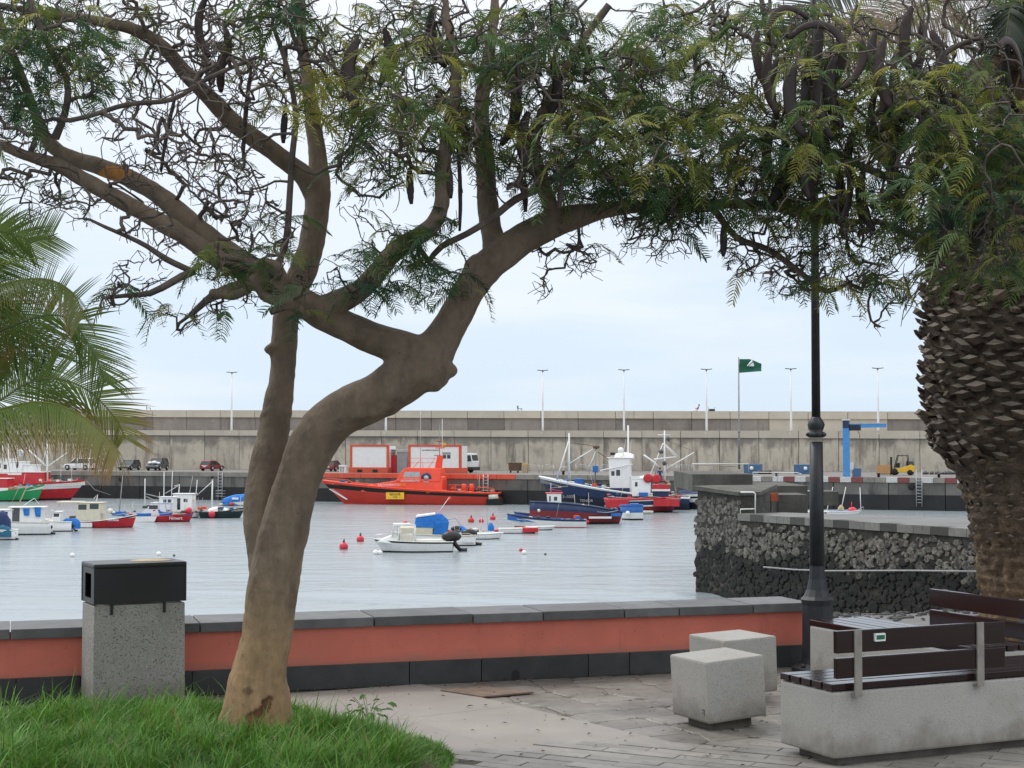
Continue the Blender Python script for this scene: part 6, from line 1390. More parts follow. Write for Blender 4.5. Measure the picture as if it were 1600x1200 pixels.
# --- targets: (cx,cy,rx,ry,n twigs, n leafy, tint mix)   tint: 0 dark .. 1 yellow-green ; depth mean, spread
Z_ = [
 (60, 100, 110, 75, 30, 68, .22, 8.9, .5), (150, 90, 60, 40, 20, 14, .35, 9.0, .4), (30, 30, 70, 40, 26, 22, .45, 9.0, .4), (150, 20, 60, 26, 30, 10, .6, 9.2, .4), (20, 160, 60, 30, 14, 14, .15, 8.8, .3),
 (60, 290, 70, 30, 44, 2, .4, 8.8, .3), (20, 210, 50, 20, 20, 0, .4, 8.8, .3), (190, 290, 60, 40, 26, 0, .5, 8.8, .3), (110, 320, 60, 20, 22, 0, .4, 8.7, .3),
 (230, 210, 70, 60, 80, 0, .4, 9.0, .6), (320, 250, 60, 60, 75, 1, .4, 9.0, .6), (380, 300, 50, 50, 34, 4, .4, 9.1, .4), (200, 130, 60, 40, 30, 3, .4, 9.0, .4), (240, 355, 45, 40, 26, 0, .3, 8.8, .3), (350, 350, 40, 30, 12, 1, .3, 9, .3),
 (280, 60, 70, 60, 80, 2, .6, 9.4, .6), (360, 90, 70, 70, 90, 5, .65, 9.5, .6), (450, 20, 60, 26, 16, 26, .08, 8.7, .3), (420, 150, 60, 60, 55, 9, .7, 9.5, .6), (380, 20, 60, 26, 26, 3, .5, 9.4, .6),
 (520, 110, 60, 60, 56, 26, .75, 9.6, .6), (590, 160, 60, 50, 56, 34, .5, 9.4, .6), (560, 60, 70, 50, 50, 16, .7, 9.8, .6), (660, 110, 60, 60, 56, 24, .6, 9.3, .6), (620, 220, 60, 50, 60, 18, .3, 9.2, .5), (560, 260, 50, 40, 26, 5, .4, 9.3, .4), (640, 30, 70, 30, 40, 14, .5, 9.6, .6), (720, 60, 60, 50, 44, 18, .45, 9.4, .6),
 (560, 330, 40, 30, 6, 1, .4, 9.3, .4), (600, 300, 30, 30, 9, 0, .4, 9.3, .4), (720, 180, 50, 40, 40, 24, .55, 9.2, .5), (720, 240, 50, 50, 36, 12, .35, 9.2, .4), (800, 70, 60, 50, 36, 40, .35, 9.3, .6), (860, 40, 60, 40, 22, 44, .25, 9.2, .4), (830, 130, 50, 40, 40, 16, .6, 9.4, .5),
 (880, 190, 60, 50, 46, 40, .62, 9.3, .5), (800, 250, 50, 50, 50, 10, .4, 9.4, .4), (860, 270, 40, 30, 24, 18, .35, 9.3, .4), (950, 110, 70, 40, 34, 40, .3, 9.6, .5), (1040, 60, 70, 50, 26, 52, .45, 9.7, .5), (960, 180, 70, 50, 34, 56, .62, 9.4, .5), (960, 250, 80, 40, 34, 64, .35, 9.5, .5), (1000, 305, 90, 28, 40, 50, .15, 9.6, .4),
 (1060, 150, 80, 50, 40, 60, .42, 9.6, .5), (1090, 220, 80, 50, 40, 62, .48, 9.6, .5), (1130, 290, 80, 40, 40, 46, .35, 9.7, .4), (1160, 100, 50, 70, 50, 22, .5, 9.9, .5), (1180, 200, 60, 60, 40, 36, .65, 9.6, .5), (1150, 20, 50, 30, 22, 12, .5, 9.9, .4),
 (1230, 250, 70, 60, 40, 26, .5, 9.6, .5), (1250, 330, 80, 26, 40, 36, .3, 9.8, .4), (1240, 140, 60, 50, 36, 16, .6, 9.6, .5), (1340, 150, 60, 60, 34, 34, .6, 9.3, .4), (1340, 70, 80, 50, 40, 8, .6, 9.5, .5), (1330, 240, 60, 40, 34, 14, .5, 9.4, .4), (1360, 330, 60, 30, 36, 22, .45, 9.5, .4),
 (1430, 120, 50, 50, 30, 30, .55, 9.0, .4), (1430, 190, 60, 50, 30, 40, .4, 9.0, .4), (1500, 220, 60, 50, 30, 44, .5, 8.9, .4), (1500, 150, 70, 50, 26, 22, .55, 9.0, .4), (1570, 260, 50, 60, 20, 36, .35, 8.8, .4), (1430, 290, 60, 40, 26, 36, .4, 9.1, .4), (1540, 340, 60, 40, 26, 20, .3, 9.0, .4), (1570, 410, 40, 22, 14, 14, .5, 9.0, .3), (1440, 370, 40, 30, 26, 16, .35, 9.4, .4), (1480, 60, 80, 50, 26, 4, .5, 9.3, .4), (1580, 160, 40, 60, 14, 14, .5, 8.9, .3), (1500, 420, 40, 20, 18, 5, .5, 9.3, .3),
 (1275, 60, 40, 60, 30, 26, .55, 9.5, .5), (1278, 200, 34, 90, 24, 30, .5, 9.4, .5), (1275, 290, 40, 40, 14, 22, .4, 9.6, .4), (1230, 50, 40, 40, 24, 10, .6, 9.6, .4),
 # lower fringe
 (880, 380, 60, 20, 14, 1, .3, 9.6, .3), (910, 408, 26, 20, 20, 0, .3, 9.6, .2), (850, 440, 16, 26, 6, 0, .3, 9.5, .2), (1030, 350, 70, 16, 40, 5, .2, 9.7, .3), (1000, 385, 30, 20, 14, 0, .2, 9.7, .2), (1060, 380, 30, 16, 9, 0, .2, 9.7, .2), (1180, 400, 50, 40, 40, 3, .4, 9.7, .3), (1250, 400, 60, 40, 46, 8, .4, 9.7, .3), (1260, 450, 50, 14, 10, 0, .4, 9.6, .2), (1340, 400, 50, 40, 46, 12, .5, 9.7, .3), (1330, 440, 60, 16, 14, 10, .5, 9.7, .3), (1400, 440, 40, 30, 20, 2, .4, 9.6, .3), (1368, 500, 8, 18, 3, 0, .4, 9.6, .1),
 (340, 410, 30, 26, 12, 11, .3, 8.9, .2), (420, 370, 40, 40, 22, 9, .35, 9.0, .25), (470, 460, 40, 30, 20, 2, .3, 9.0, .2), (570, 395, 26, 18, 4, 5, .25, 8.95, .2), (625, 370, 24, 16, 3, 6, .45, 8.85, .15), (650, 410, 30, 14, 4, 7, .12, 8.9, .15), (565, 450, 30, 24, 5, 8, .08, 9.0, .15), (640, 455, 16, 20, 2, 4, .1, 8.95, .15), (690, 350, 26, 20, 6, 9, .3, 8.9, .15), (700, 430, 30, 20, 3, 5, .12, 9.0, .15), (735, 450, 16, 12, 2, 2, .2, 9.1, .1), (520, 420, 16, 26, 3, 3, .1, 9.0, .1),
 (178, 450, 10, 12, 4, 2, .35, 8.7, .1), (245, 485, 22, 10, 4, 3, .7, 8.8, .1), (350, 488, 16, 6, 2, 2, .6, 8.9, .1), (290, 500, 22, 16, 12, 0, .6, 8.9, .1), (330, 480, 22, 12, 8, 0, .6, 8.9, .1), (220, 430, 40, 30, 18, 0, .6, 8.8, .15), (170, 470, 20, 10, 8, 0, .6, 8.7, .1), (390, 470, 20, 8, 5, 0, .5, 9, .1),
 # above and around the frame
 (100, -90, 200, 70, 50, 60, .5, 9.3, .7), (450, -90, 200, 70, 50, 60, .5, 9.6, .7), (800, -90, 200, 60, 50, 60, .5, 9.8, .7), (1150, -110, 150, 50, 20, 20, .5, 9.9, .6), (1500, -60, 150, 60, 30, 30, .5, 9.3, .6), (-120, 120, 90, 160, 40, 70, .4, 9.2, .7), (1690, 250, 80, 150, 30, 70, .4, 9.1, .6),
]
pods = [(325, -8, 1), (350, 40, 1), (274, 150, 4), (345, 85, 0), (392, 110, 4), (447, 75, 0), (446, 170, 0), (640, 262, 0), (678, 12, 2), (702, 260, 0), (716, 235, 4), (800, 130, 2), (808, 100, 0), (826, 175, 2), (834, 190, 0), (878, 280, 0), (1184, 50, 2), (1205, 75, 2), (1278, 30, 2), (1270, 60, 2), (1282, 110, 2), (1268, 200, 2), (1280, 240, 0), (1215, 90, 2), (1226, 95, 0), (1243, 100, 2), (1254, 110, 2), (1262, 90, 2), (1275, 150, 2), (1240, 150, 0), (1298, 85, 2), (1306, 88, 2), (1306, 42, 2), (1262, 30, 3), (1345, 60, 1), (1368, 50, 2), (1382, 58, 2), (1395, 95, 2), (1438, 40, 2), (1455, 48, 2), (1448, 170, 2), (1440, 180, 0), (1385, 130, 1), (1340, 200, 1), (1372, 140, 1), (1250, 190, 2), (1265, 215, 2), (1290, 180, 2), (1320, 250, 1), (1425, 12, 2), (1475, 80, 2), (1490, 150, 2), (1515, 290, 2), (1560, 75, 3), (1578, 68, 2), (1540, 120, 2), (1562, 150, 2), (1130, 352, 0), (1225, 220, 2), (1210, 190, 2), (1300, 250, 2), (1350, 265, 2), (1400, 240, 2), (1470, 300, 2), (1508, 290, 4), (1550, 330, 4), (1235, 60, 3), (600, 45, 2), (820, 280, 0), (560, 60, 2), (860, 90, 2)]
tg = []    # pos, kind (0 twig, 1 leaf, 2 pod), tint
for (cx, cy, rx, ry, nt_, nl, ti, dm, ds) in Z_:
    nt_ = int(nt_*1.15)
    for k in range(nt_+nl):
        while True:
            a, b_ = random.uniform(-1, 1), random.uniform(-1, 1)
            if a*a+b_*b_ < 1: break
        d = min(11.5, max(7.9, random.gauss(dm, ds)))
        tg.append((P(cx+a*rx*1.1, cy+b_*ry*1.1, d), 0 if k < nt_ else 1, ti))
podpos = []
for px, py, kd in pods:
    d = 9.15+random.uniform(-.5, .3); p = P(px, py, d); podpos.append((p, kd, d)); tg.append((p+Vector((0, 0, .02)), 2, 0))
def base_d(p):
    return 0
NA = np.zeros((90000, 3)); NC = len(nodes); NA[:NC] = [tuple(v) for v in nodes]
kids = np.zeros(90000); pen = np.zeros(90000); pen[:40] = 9
PAR = list(par); DEP = [0.0]*NC
lim = NC
# order by distance to limbs
Lm = NA[:NC].copy()
def dl(p): return float(((Lm-np.array(p))**2).sum(1).min())
tg.sort(key=lambda t_: dl(t_[0])+random.uniform(0, .02))
leafn = []; podn = []
first_ok = 0
for i in range(len(limbs['main'])): pass
# trunk nodes below the crown must not sprout: penalise nodes lower than z 2.3 (except thin low limbs)
pen[:NC] = np.where((NA[:NC, 2] < 2.33) & (np.array(rad) > .045), 9, 0)
for (p, kd, ti) in tg:
    pa = np.array(p); dif = NA[:NC]-pa; d2 = np.sqrt((dif**2).sum(1))+pen[:NC]+kids[:NC]*.02
    j = int(np.argmin(d2)); st = Vector(NA[j]); v = p-st; L = v.length
    if L < .02: 
        (leafn if kd == 1 else podn if kd == 2 else []).append((j, ti)) if kd == 1 else None
        if kd == 0: continue
        if kd == 2: continue
        continue
    n = max(1, int(L/.042)); kids[j] += 1; prev = j
    per = Vector((random.gauss(0, 1), random.gauss(0, 1), random.gauss(0, 1))); per = (per-v.normalized()*per.dot(v.normalized())).normalized()*L*random.uniform(.03, .16)
    last = st; sd0 = Vector((random.uniform(0, 99), random.uniform(0, 99), 0))
    for k in range(1, n+1):
        t_ = k/n; q = st+v*t_+per*math.sin(PI*t_)+(mnoise.noise_vector(sd0+Vector((k*.42, 0, 0)))*min(.034, L*.12)*math.sin(PI*t_)**.5+Vector((random.gauss(0, 1), random.gauss(0, 1), random.gauss(0, 1)))*.0038 if k < n else Vector((0, 0, 0)))
        NA[NC] = q; PAR.append(prev); DEP.append(0); prev = NC; NC += 1
        if random.random() < (.5 if kd == 0 else .2) and k > 1:
            sd_ = (Vector((random.gauss(0, 1), random.gauss(0, 1), random.gauss(0, 1))).normalized()+v.normalized()*.5).normalized()
            q1 = q+sd_*random.uniform(.015, .04); NA[NC] = q1; PAR.append(prev); NC += 1
            if random.random() < .5: q1 = q1+(sd_+Vector((random.gauss(0, .5), random.gauss(0, .5), random.gauss(0, .5)))).normalized()*.025; NA[NC] = q1; PAR.append(NC-1); NC += 1
    if kd == 1: leafn.append((prev, ti))
    tipn = prev
    # spur twigs
    if kd == 0:
        dirn = (p-last).normalized()
        for s_ in range(random.choice((2, 3, 4, 4))):
            b0 = tipn if s_ < 2 else max(tipn-random.randint(1, max(1, min(n, 5))), 0)
            if PAR[b0] < 0: continue
            dd = (dirn*.6+Vector((random.gauss(0, 1), random.gauss(0, 1), random.gauss(-.15, 1)))*.8).normalized(); pr = b0; q = Vector(NA[b0]); m_ = random.randint(1, 3)
            for k in range(m_):
                dd = (dd+Vector((random.gauss(0, 1), random.gauss(0, 1), random.gauss(0, 1)))*.35).normalized(); q = q+dd*random.uniform(.022, .042)
                NA[NC] = q; PAR.append(pr); pr = NC; NC += 1
print('nodes', NC, 'limb nodes', lim)
# pipe radii
cnt_ = np.ones(NC)*.0; ch = np.zeros(NC)
for i in range(NC):
    if PAR[i] >= 0: ch[PAR[i]] += 1
cnt_[ch == 0] = 1
for i in range(NC-1, -1, -1):
    if PAR[i] >= 0 and PAR[i] < i: cnt_[PAR[i]] += cnt_[i]
rr = np.minimum(.0018*np.maximum(cnt_, 1)**.46, .013)
rr[:lim] = np.maximum(np.array(rad)*1.0, 0)
PARn = np.array(PAR[:NC]); idx = np.where(PARn >= 0)[0]
# skip limb segments already in the thick mesh
thick_node = np.zeros(NC, bool); thick_node[:lim] = np.array(rad) > .0225
keep = np.array([i for i in idx if not (i < lim and thick_node[i] and thick_node[PARn[i]])])
A_ = NA[PARn[keep]]-np.array(root); B_ = NA[keep]-np.array(root)
ra = np.minimum(rr[PARn[keep]], np.maximum(rr[keep]*1.25, .003)); rb_ = rr[keep]
bl_ = keep >= lim; 
dv = B_-A_; ln = np.linalg.norm(dv, axis=1); ok = ln > 1e-4; A_, B_, ra, rb_, dv, ln, keep = A_[ok], B_[ok], ra[ok], rb_[ok], dv[ok], ln[ok], keep[ok]
dv /= ln[:, None]; up = np.where(np.abs(dv[:, 2:3]) > .9, np.array([[1., 0, 0]]), np.array([[0, 0, 1.]])); s1 = np.cross(dv, up); s1 /= np.linalg.norm(s1, axis=1)[:, None]; s2 = np.cross(dv, s1)
def tubes(sel, n, name, m, par_):
    a, b_, s1_, s2_, r1, r2 = A_[sel]-dv[sel]*ra[sel][:, None]*.3, B_[sel]+dv[sel]*rb_[sel][:, None]*.5, s1[sel], s2[sel], ra[sel], rb_[sel]
    k = len(a); V = np.zeros((k, 2, n, 3))
    for j in range(n):
        o_ = s1_*math.cos(2*PI*j/n)+s2_*math.sin(2*PI*j/n); V[:, 0, j] = a+o_*r1[:, None]; V[:, 1, j] = b_+o_*r2[:, None]
    base_ = (np.arange(k)*2*n)[:, None]
    Q = np.concatenate([base_+np.array([j, (j+1) % n, n+(j+1) % n, n+j])[None] for j in range(n)])
    tint = np.repeat(np.random.uniform(.7, 1.35, k), 2*n)[:, None]*np.ones(3)
    return npmesh(name, V.reshape(-1, 3), [Q], m, tint, par_, smooth=True)
big = np.where(rb_ > .009)[0]; sml = np.where(rb_ <= .009)[0]
tag(tubes(big, 8, 'branches', 'twig', tree), kind='stuff'); tag(tubes(sml, 4, 'twigs', 'twig', tree), kind='stuff')
print('twig segs', len(big), len(sml))
# --- leaves: bipinnate fronds
def leaf_proto(seed, npn=16):
    rnd = random.Random(seed); V = []; Q = []; Hx = []
    L = .2; droop = rnd.uniform(.03, .1)
    def rp(u): return Vector((u*L, 0, .03*math.sin(PI*u)-droop*u*u))
    for i in range(5):
        a, b_ = rp(i/5), rp((i+1)/5); o = len(V); w_ = .0012
        V += [a+Vector((0, -w_, 0)), a+Vector((0, w_, 0)), b_+Vector((0, w_, 0)), b_+Vector((0, -w_, 0))]; Q.append((o, o+1, o+2, o+3))
    for i in range(npn):
        u = .13+.87*i/(npn-1); p = rp(u); ll = .062*math.sin(PI*(.12+.78*(u-.1)))**.7*rnd.uniform(.85, 1.1)
        for sg in (-1, 1):
            ang = R(62-24*u)+rnd.uniform(-.12, .12); d = Vector((math.cos(ang), sg*math.sin(ang), 0)); drp = rnd.uniform(.1, .45)
            nrm = Vector((-d.y, d.x, 0)); ww = .0034
            m1 = p+d*ll*.5+Vector((0, 0, -drp*ll*.2)); tp = p+d*ll+Vector((0, 0, -drp*ll)); tw = rnd.uniform(-.5, .5)*ww
            o = len(V)
            V += [p, p+d*ll*.14+nrm*ww+Vector((0, 0, tw)), m1+nrm*ww*.95+Vector((0, 0, tw)), tp+nrm*ww*.35, tp-nrm*ww*.35, m1-nrm*ww*.95-Vector((0, 0, tw)), p+d*ll*.14-nrm*ww-Vector((0, 0, tw))]
            Q.append((o, o+1, o+2, o+5)); Q.append((o+2, o+3, o+4, o+5)); Q.append((o+5, o+6, o, o+5) if False else (o, o+5, o+6, o+6))
    return np.array([tuple(v) for v in V]), Q
protos_ = []
for s_ in range(4):
    V, Q = leaf_proto(s_); Q4 = np.array([q for q in Q if len(set(q)) == 4]); Q3 = np.array([q[:3] for q in Q if len(set(q)) == 3]); protos_.append((V, Q4, Q3))
DK = np.array((.034, .088, .05)); MD = np.array((.085, .15, .045)); YL = np.array((.3, .29, .06))
VV = []; F4 = []; F3 = []; TT = []; off = 0
rt = np.array(root)
for (j, ti) in leafn:
    for k in range(random.choice((1, 1, 2, 2, 3))):
        V, Q4, Q3 = protos_[random.randrange(4)]
        az = random.uniform(0, 2*PI); pit = random.uniform(-.15, .65); rol = random.gauss(0, .35); sc = random.uniform(.8, 1.25)
        Rm = np.array(Matrix.Rotation(az, 3, 'Z') @ Matrix.Rotation(pit, 3, 'Y') @ Matrix.Rotation(rol, 3, 'X'))
        VV.append((V*sc) @ Rm.T+NA[j]-rt); F4.append(Q4+off); F3.append(Q3+off); off += len(V)
        m_ = min(1, max(0, random.gauss(ti+.1, .25))); c = DK*(1-m_*2)+MD*m_*2 if m_ < .5 else MD*(2-2*m_)+YL*(2*m_-1)
        TT.append(np.repeat((c*random.uniform(.8, 1.2))[None], len(V), 0))
tag(npmesh('foliage', np.concatenate(VV), [np.concatenate(F4), np.concatenate(F3)], 'foliage', np.concatenate(TT), tree), kind='stuff')
print('leaves', len(VV), off)
# --- pods
def pod_mesh(kd, seed):
    rnd = random.Random(seed); n = 12
    L, wd_, bend = {0: (.2, .024, .1), 1: (.36, .026, 1.5), 2: (.38, .034, 1.1), 3: (.44, .026, 1.7), 4: (.46, .014, .15)}[kd]
    pts = []; a = -PI/2+(bend*.9 if kd == 3 else -bend*.4); x = z = 0
    if kd == 3: a = PI/2*.6
    V = []; m_ = 8
    for i in range(n+1):
        t_ = i/n
        if i: 
            aa = a-(bend*1.5*t_ if kd == 3 else -bend*t_); x += math.cos(aa)*L/n; z += math.sin(aa)*L/n
        else: aa = a
        w2 = wd_*(math.sin(PI*min(1, .06+t_*.9))**.45)*(1+.1*rnd.uniform(-1, 1)); tk = .008
        nx_, nz_ = -math.sin(aa), math.cos(aa)
        for j in range(m_):
            b_ = 2*PI*j/m_; V.append((x+nx_*w2*math.cos(b_), tk*math.sin(b_)*(1+.5*rnd.random()), z+nz_*w2*math.cos(b_)))
    q = MB(); q.add(V, [(i*m_+j, i*m_+(j+1) % m_, (i+1)*m_+(j+1) % m_, (i+1)*m_+j) for i in range(n) for j in range(m_)]+[tuple(range(m_))[::-1], tuple(range(n*m_, n*m_+m_))], 0, True)
    q.tube([(0, 0, .05), (0, 0, -.01)], .003, 4)
    return q
pc = {}
for i, (p, kd, d) in enumerate(podpos):
    key = (kd, i % 3)
    if key not in pc: o = pod_mesh(kd, i).build('seed_pod', 'pod', tree); pc[key] = o
    else: o = shared(pc[key]); o.parent = tree
    o.location = p-root; o.rotation_euler = (random.uniform(-.15, .15), random.uniform(-.2, .2), random.uniform(-.9, .9)+(PI if random.random() < .5 else 0)); s_ = random.uniform(.85, 1.15); o.scale = (s_*(1.0), s_, s_)

# ================================================================== PALMS
def frond(base_p, pts, ll, wd_, tintf, up=.5, n=60, V_off=None, dropf=.6, fold=.4, rw=.012, width_px=None, seed=1, leafcurve=.35, tw=0):
    """pts: control points of the rachis in world; returns arrays"""
    rnd = random.Random(seed)
    pl = densify([(Vector(p), 0) for p in pts], .05); P_ = [p for p, _ in pl]; m_ = len(P_)
    V = []; Q = []; T = []
    # rachis
    for i in range(m_-1):
        a, b_ = P_[i], P_[i+1]; w_ = rw*(1-.75*i/m_); t_ = (b_-a).normalized(); s_ = t_.cross(Vector((0, 0, 1))).normalized()*w_; u_ = s_.cross(t_)
        o = len(V); V += [a+s_, a+u_, a-s_, a-u_*.6, b_+s_, b_+u_, b_-s_, b_-u_*.6]; Q += [(o+j, o+(j+1) % 4, o+4+(j+1) % 4, o+4+j) for j in range(4)]; T += [tintf(i/m_, 0, True)]*8
    for k in range(n):
        t_ = .02+.97*k/n; f_ = t_*(m_-1); i = min(m_-2, int(f_)); p = P_[i].lerp(P_[i+1], f_-i); tn = (P_[i+1]-P_[i]).normalized(); sd = tn.cross(Vector((0, 0, 1))).normalized(); upv = sd.cross(tn)
        if tw: sd, upv = sd*math.cos(tw)+upv*math.sin(tw), upv*math.cos(tw)-sd*math.sin(tw)
        for sg in (-1, 1):
            l_ = ll*(math.sin(PI*min(.97, .18+t_*.72))**.6)*rnd.uniform(.88, 1.08)
            fw = .25+.75*t_; d = (sd*sg*1.0+tn*fw+upv*(fold+rnd.uniform(-.12, .12))).normalized()
            prevs = None; S_ = 4; pp = p.copy(); dd = d.copy(); wv = tn.cross(dd).cross(dd).normalized()
            wv = (tn-dd*tn.dot(dd)).normalized()
            for s_ in range(S_+1):
                w_ = wd_*(1, 1.05, .9, .6, .08)[s_]; o = len(V); V += [pp+wv*w_, pp-wv*w_]; c = tintf(t_, s_/S_, False); T += [c, c]
                if s_: Q.append((o-2, o-1, o+1, o))
                pp = pp+dd*l_/S_; dd = (dd+Vector((0, 0, -leafcurve*dropf))*(.5+s_*.35)).normalized()
    return V, Q, T
def build_fronds(lst, name, m, parent, rt):
    for (args, kw) in lst:
        V, Q, T = frond(*args, **kw); V = np.array([tuple(v) for v in V])-np.array(rt)
        npmesh(name, V, [np.array(Q)], m, np.array(T), parent)
GR = np.array((.085, .125, .032)); GD = np.array((.035, .075, .035)); BR = np.array((.36, .2, .06)); YG = np.array((.24, .3, .05))
def tf(basec, tipc, pw=3, rach=(.22, .24, .07), tip_t=0.0):
    def f(t_, s_, is_r):
        if is_r: return np.array(rach)
        k = min(1, s_**pw+max(0, (t_-.75)*tip_t)); return basec*(1-k)+tipc*k
    return f
cp = thing('coconut_palm', 'coconut palm with feathery arching fronds entering from the left', 'palm', (-3.75, 8.7, 0))
crt = Vector((-3.75, 8.7, 0))
q = MB(); q.tube([(0, 0, -.05), (.02, 0, .8), (0, .02, 1.6), (.02, 0, 2.1), (.02, 0, 2.35)], [.17, .12, .11, .11, .13], 12); q.build('trunk', 'palm_trunk', cp)
cb = Vector((-3.73, 8.7, 2.25))
def FR(pl, d0=8.7, d1=8.5): 
    n_ = len(pl); return [cb]+[P(a, b_, d0+(d1-d0)*i/(n_-1)) for i, (a, b_) in enumerate(pl)]
fl_ = [
 ((cb, FR([(-120, 600), (-30, 640), (60, 628), (120, 645), (165, 680), (190, 712)], 8.6, 8.3), .40, .0048, tf(GR*2.1, BR, 2.2, (.3, .3, .08), 2.0)), dict(fold=-.9, dropf=1.8, n=150, seed=1)),
 ((cb, FR([(-120, 610), (-20, 632), (40, 600), (90, 592), (140, 612), (185, 660), (196, 690)], 8.9, 9.0), .4, .0042, tf(GR*2.2, BR, 3, (.3, .32, .16), 1.5)), dict(fold=.15, dropf=.12, tw=1.1, n=150, seed=2)),
 ((cb, FR([(-120, 570), (-30, 530), (30, 505), (80, 492), (115, 505), (150, 560), (165, 600)], 8.8, 8.8), .42, .0042, tf(GR*2.0, GR*1.2, 3, (.2, .26, .16), .6)), dict(fold=.1, dropf=.2, tw=1.0, n=150, seed=3)),
 ((cb, FR([(-120, 520), (-30, 460), (30, 438), (80, 438), (115, 460), (132, 500)], 8.6, 8.4), .34, .0048, tf(GR*1.6, BR*.9, 5, (.25, .25, .06), .6)), dict(fold=-.4, dropf=1.3, n=120, seed=4)),
 ((cb, FR([(-130, 500), (-40, 430), (20, 408), (72, 404)], 8.5, 8.2), .12, .007, tf(YG*.8, YG, 2, (.2, .3, .06))), dict(fold=.1, dropf=.9, n=40, seed=5)),
 ((cb, FR([(-130, 490), (-60, 430), (-10, 400), (30, 385), (70, 372), (90, 365)], 8.9, 9.1), .36, .004, tf(GR*1.9, GR*1.3, 3, (.2, .25, .1))), dict(fold=.1, dropf=.1, tw=1.2, n=140, seed=6)),
 ((cb, FR([(-150, 470), (-90, 390), (-40, 360), (20, 365), (50, 380)], 8.7, 8.8), .36, .0042, tf(GR*1.9, GR*1.3, 3, (.2, .25, .1))), dict(fold=.1, dropf=.3, tw=.9, n=130, seed=7)),
 ((cb, FR([(-120, 560), (-50, 520), (20, 540), (70, 590), (100, 640)], 9.1, 9.3), .42, .0032, tf(GD*1.5, BR*.7, 4, (.2, .25, .1))), dict(fold=-.1, dropf=.5, tw=.8, n=140, seed=8)),
 ((cb, FR([(-110, 470), (-60, 450), (0, 470), (60, 520), (90, 560)], 8.9, 9.2), .42, .0032, tf(GD*1.5, GR, 4, (.2, .25, .1))), dict(fold=-.1, dropf=.5, tw=.8, n=140, seed=9)),
 ((cb, FR([(-200, 380), (-260, 280), (-330, 260), (-420, 320)], 8.8, 9.2), .34, .0055, tf(GD, GR, 4)), dict(fold=.1, dropf=.6, n=50, seed=10)),
 ((cb, FR([(-240, 520), (-340, 480), (-430, 520), (-500, 620)], 8.8, 8.4), .34, .0055, tf(GD, GR, 4)), dict(fold=-.1, dropf=.8, n=50, seed=11)),
 ((cb, FR([(-170, 350), (-150, 250), (-100, 230), (-40, 270)], 9.2, 9.8), .34, .0055, tf(GD, GR, 4)), dict(fold=.1, dropf=.6, n=50, seed=12)),
]
build_fronds(fl_, 'frond', 'palm_leaf', cp, crt)

# date palm at right
DPX, DPY = 4.45, 13.5
dp = thing('date_palm', 'thick date palm trunk with a bulging crown of cut leaf bases at the right edge', 'palm', (DPX, DPY, 0))
prof = [(-.05, .52), (0, .5), (.3, .47), (.46, .47), (.75, .5), (1.0, .55), (1.2, .58), (1.38, .62), (1.5, .68), (1.6, .78), (1.75, .88), (2.0, .9), (2.4, .92), (2.8, .93), (3.2, .88), (3.5, .82), (3.8, .7), (4.3, .5), (4.7, .3)]
def prad(z): 
    for (z0, r0), (z1, r1) in zip(prof[:-1], prof[1:]):
        if z0 <= z <= z1: return r0+(r1-r0)*(z-z0)/(z1-z0)
    return .3
V = []; nz_ = 170; na_ = 110
for j in range(nz_+1):
    z = -.05+4.7*j/nz_
    for i in range(na_):
        a = 2*PI*i/na_; r = prad(z)
        # diamond scar relief in two crossing spirals
        u = a/(2*PI)*13; s_ = z/.085
        dmd = math.cos(2*PI*(u+s_*.5))*math.cos(2*PI*(u-s_*.5))
        vv = Vector((math.cos(a)*3, math.sin(a)*3, z*4))
        k_ = 1 if z < 1.62 else .4
        r += k_*(.022*dmd+.035*mnoise.noise(vv)+.035*mnoise.noise(vv*3)+.025*mnoise.noise(vv*7))-(.05 if z > 1.6 else 0)
        V.append((r*math.cos(a), r*math.sin(a), z))
Fq = np.array([(j*na_+i, j*na_+(i+1) % na_, (j+1)*na_+(i+1) % na_, (j+1)*na_+i) for j in range(nz_) for i in range(na_)])
zz0 = np.array([v[2] for v in V]); kk0 = 1/(1+np.exp((zz0-.62)*5)); tint = np.ones((len(V), 3))*(1-kk0[:, None])+np.array((2.3, 2.05, 1.65))*kk0[:, None]
npmesh('trunk', V, [Fq], 'palm_bole', tint, dp, smooth=True)
# boots
bp = []
def boot(seed):
    rnd = random.Random(seed); w_, L = .075, .105
    V = [(-w_, -.03, 0), (0, -.045, -.03), (w_, -.03, 0), (0, .05, .03), (-w_*.62, L*.5, .05), (0, L*.55, -.008), (w_*.62, L*.5, .05), (0, L*.5, .07),
         (-w_*.95, L, .025), (0, L+.005, -.008), (w_*.95, L*1.0, .025), (0, L*.96, .05)]
    V = [(x+rnd.uniform(-.006, .006), y+rnd.uniform(-.01, .01), z*.62+rnd.uniform(-.004, .004)) for x, y, z in V]
    q = MB(); q.add(V, [(0, 1, 5, 4), (1, 2, 6, 5), (2, 3, 7, 6), (3, 0, 4, 7), (4, 5, 9, 8), (5, 6, 10, 9), (6, 7, 11, 10), (7, 4, 8, 11)]); q.add(V[8:], [(0, 1, 2, 3)], 1); return q
bproto = [None]*5; nb = 0
golden = PI*(3-math.sqrt(5)); rest_b = MB()
kk = 0; zz_ = 1.55
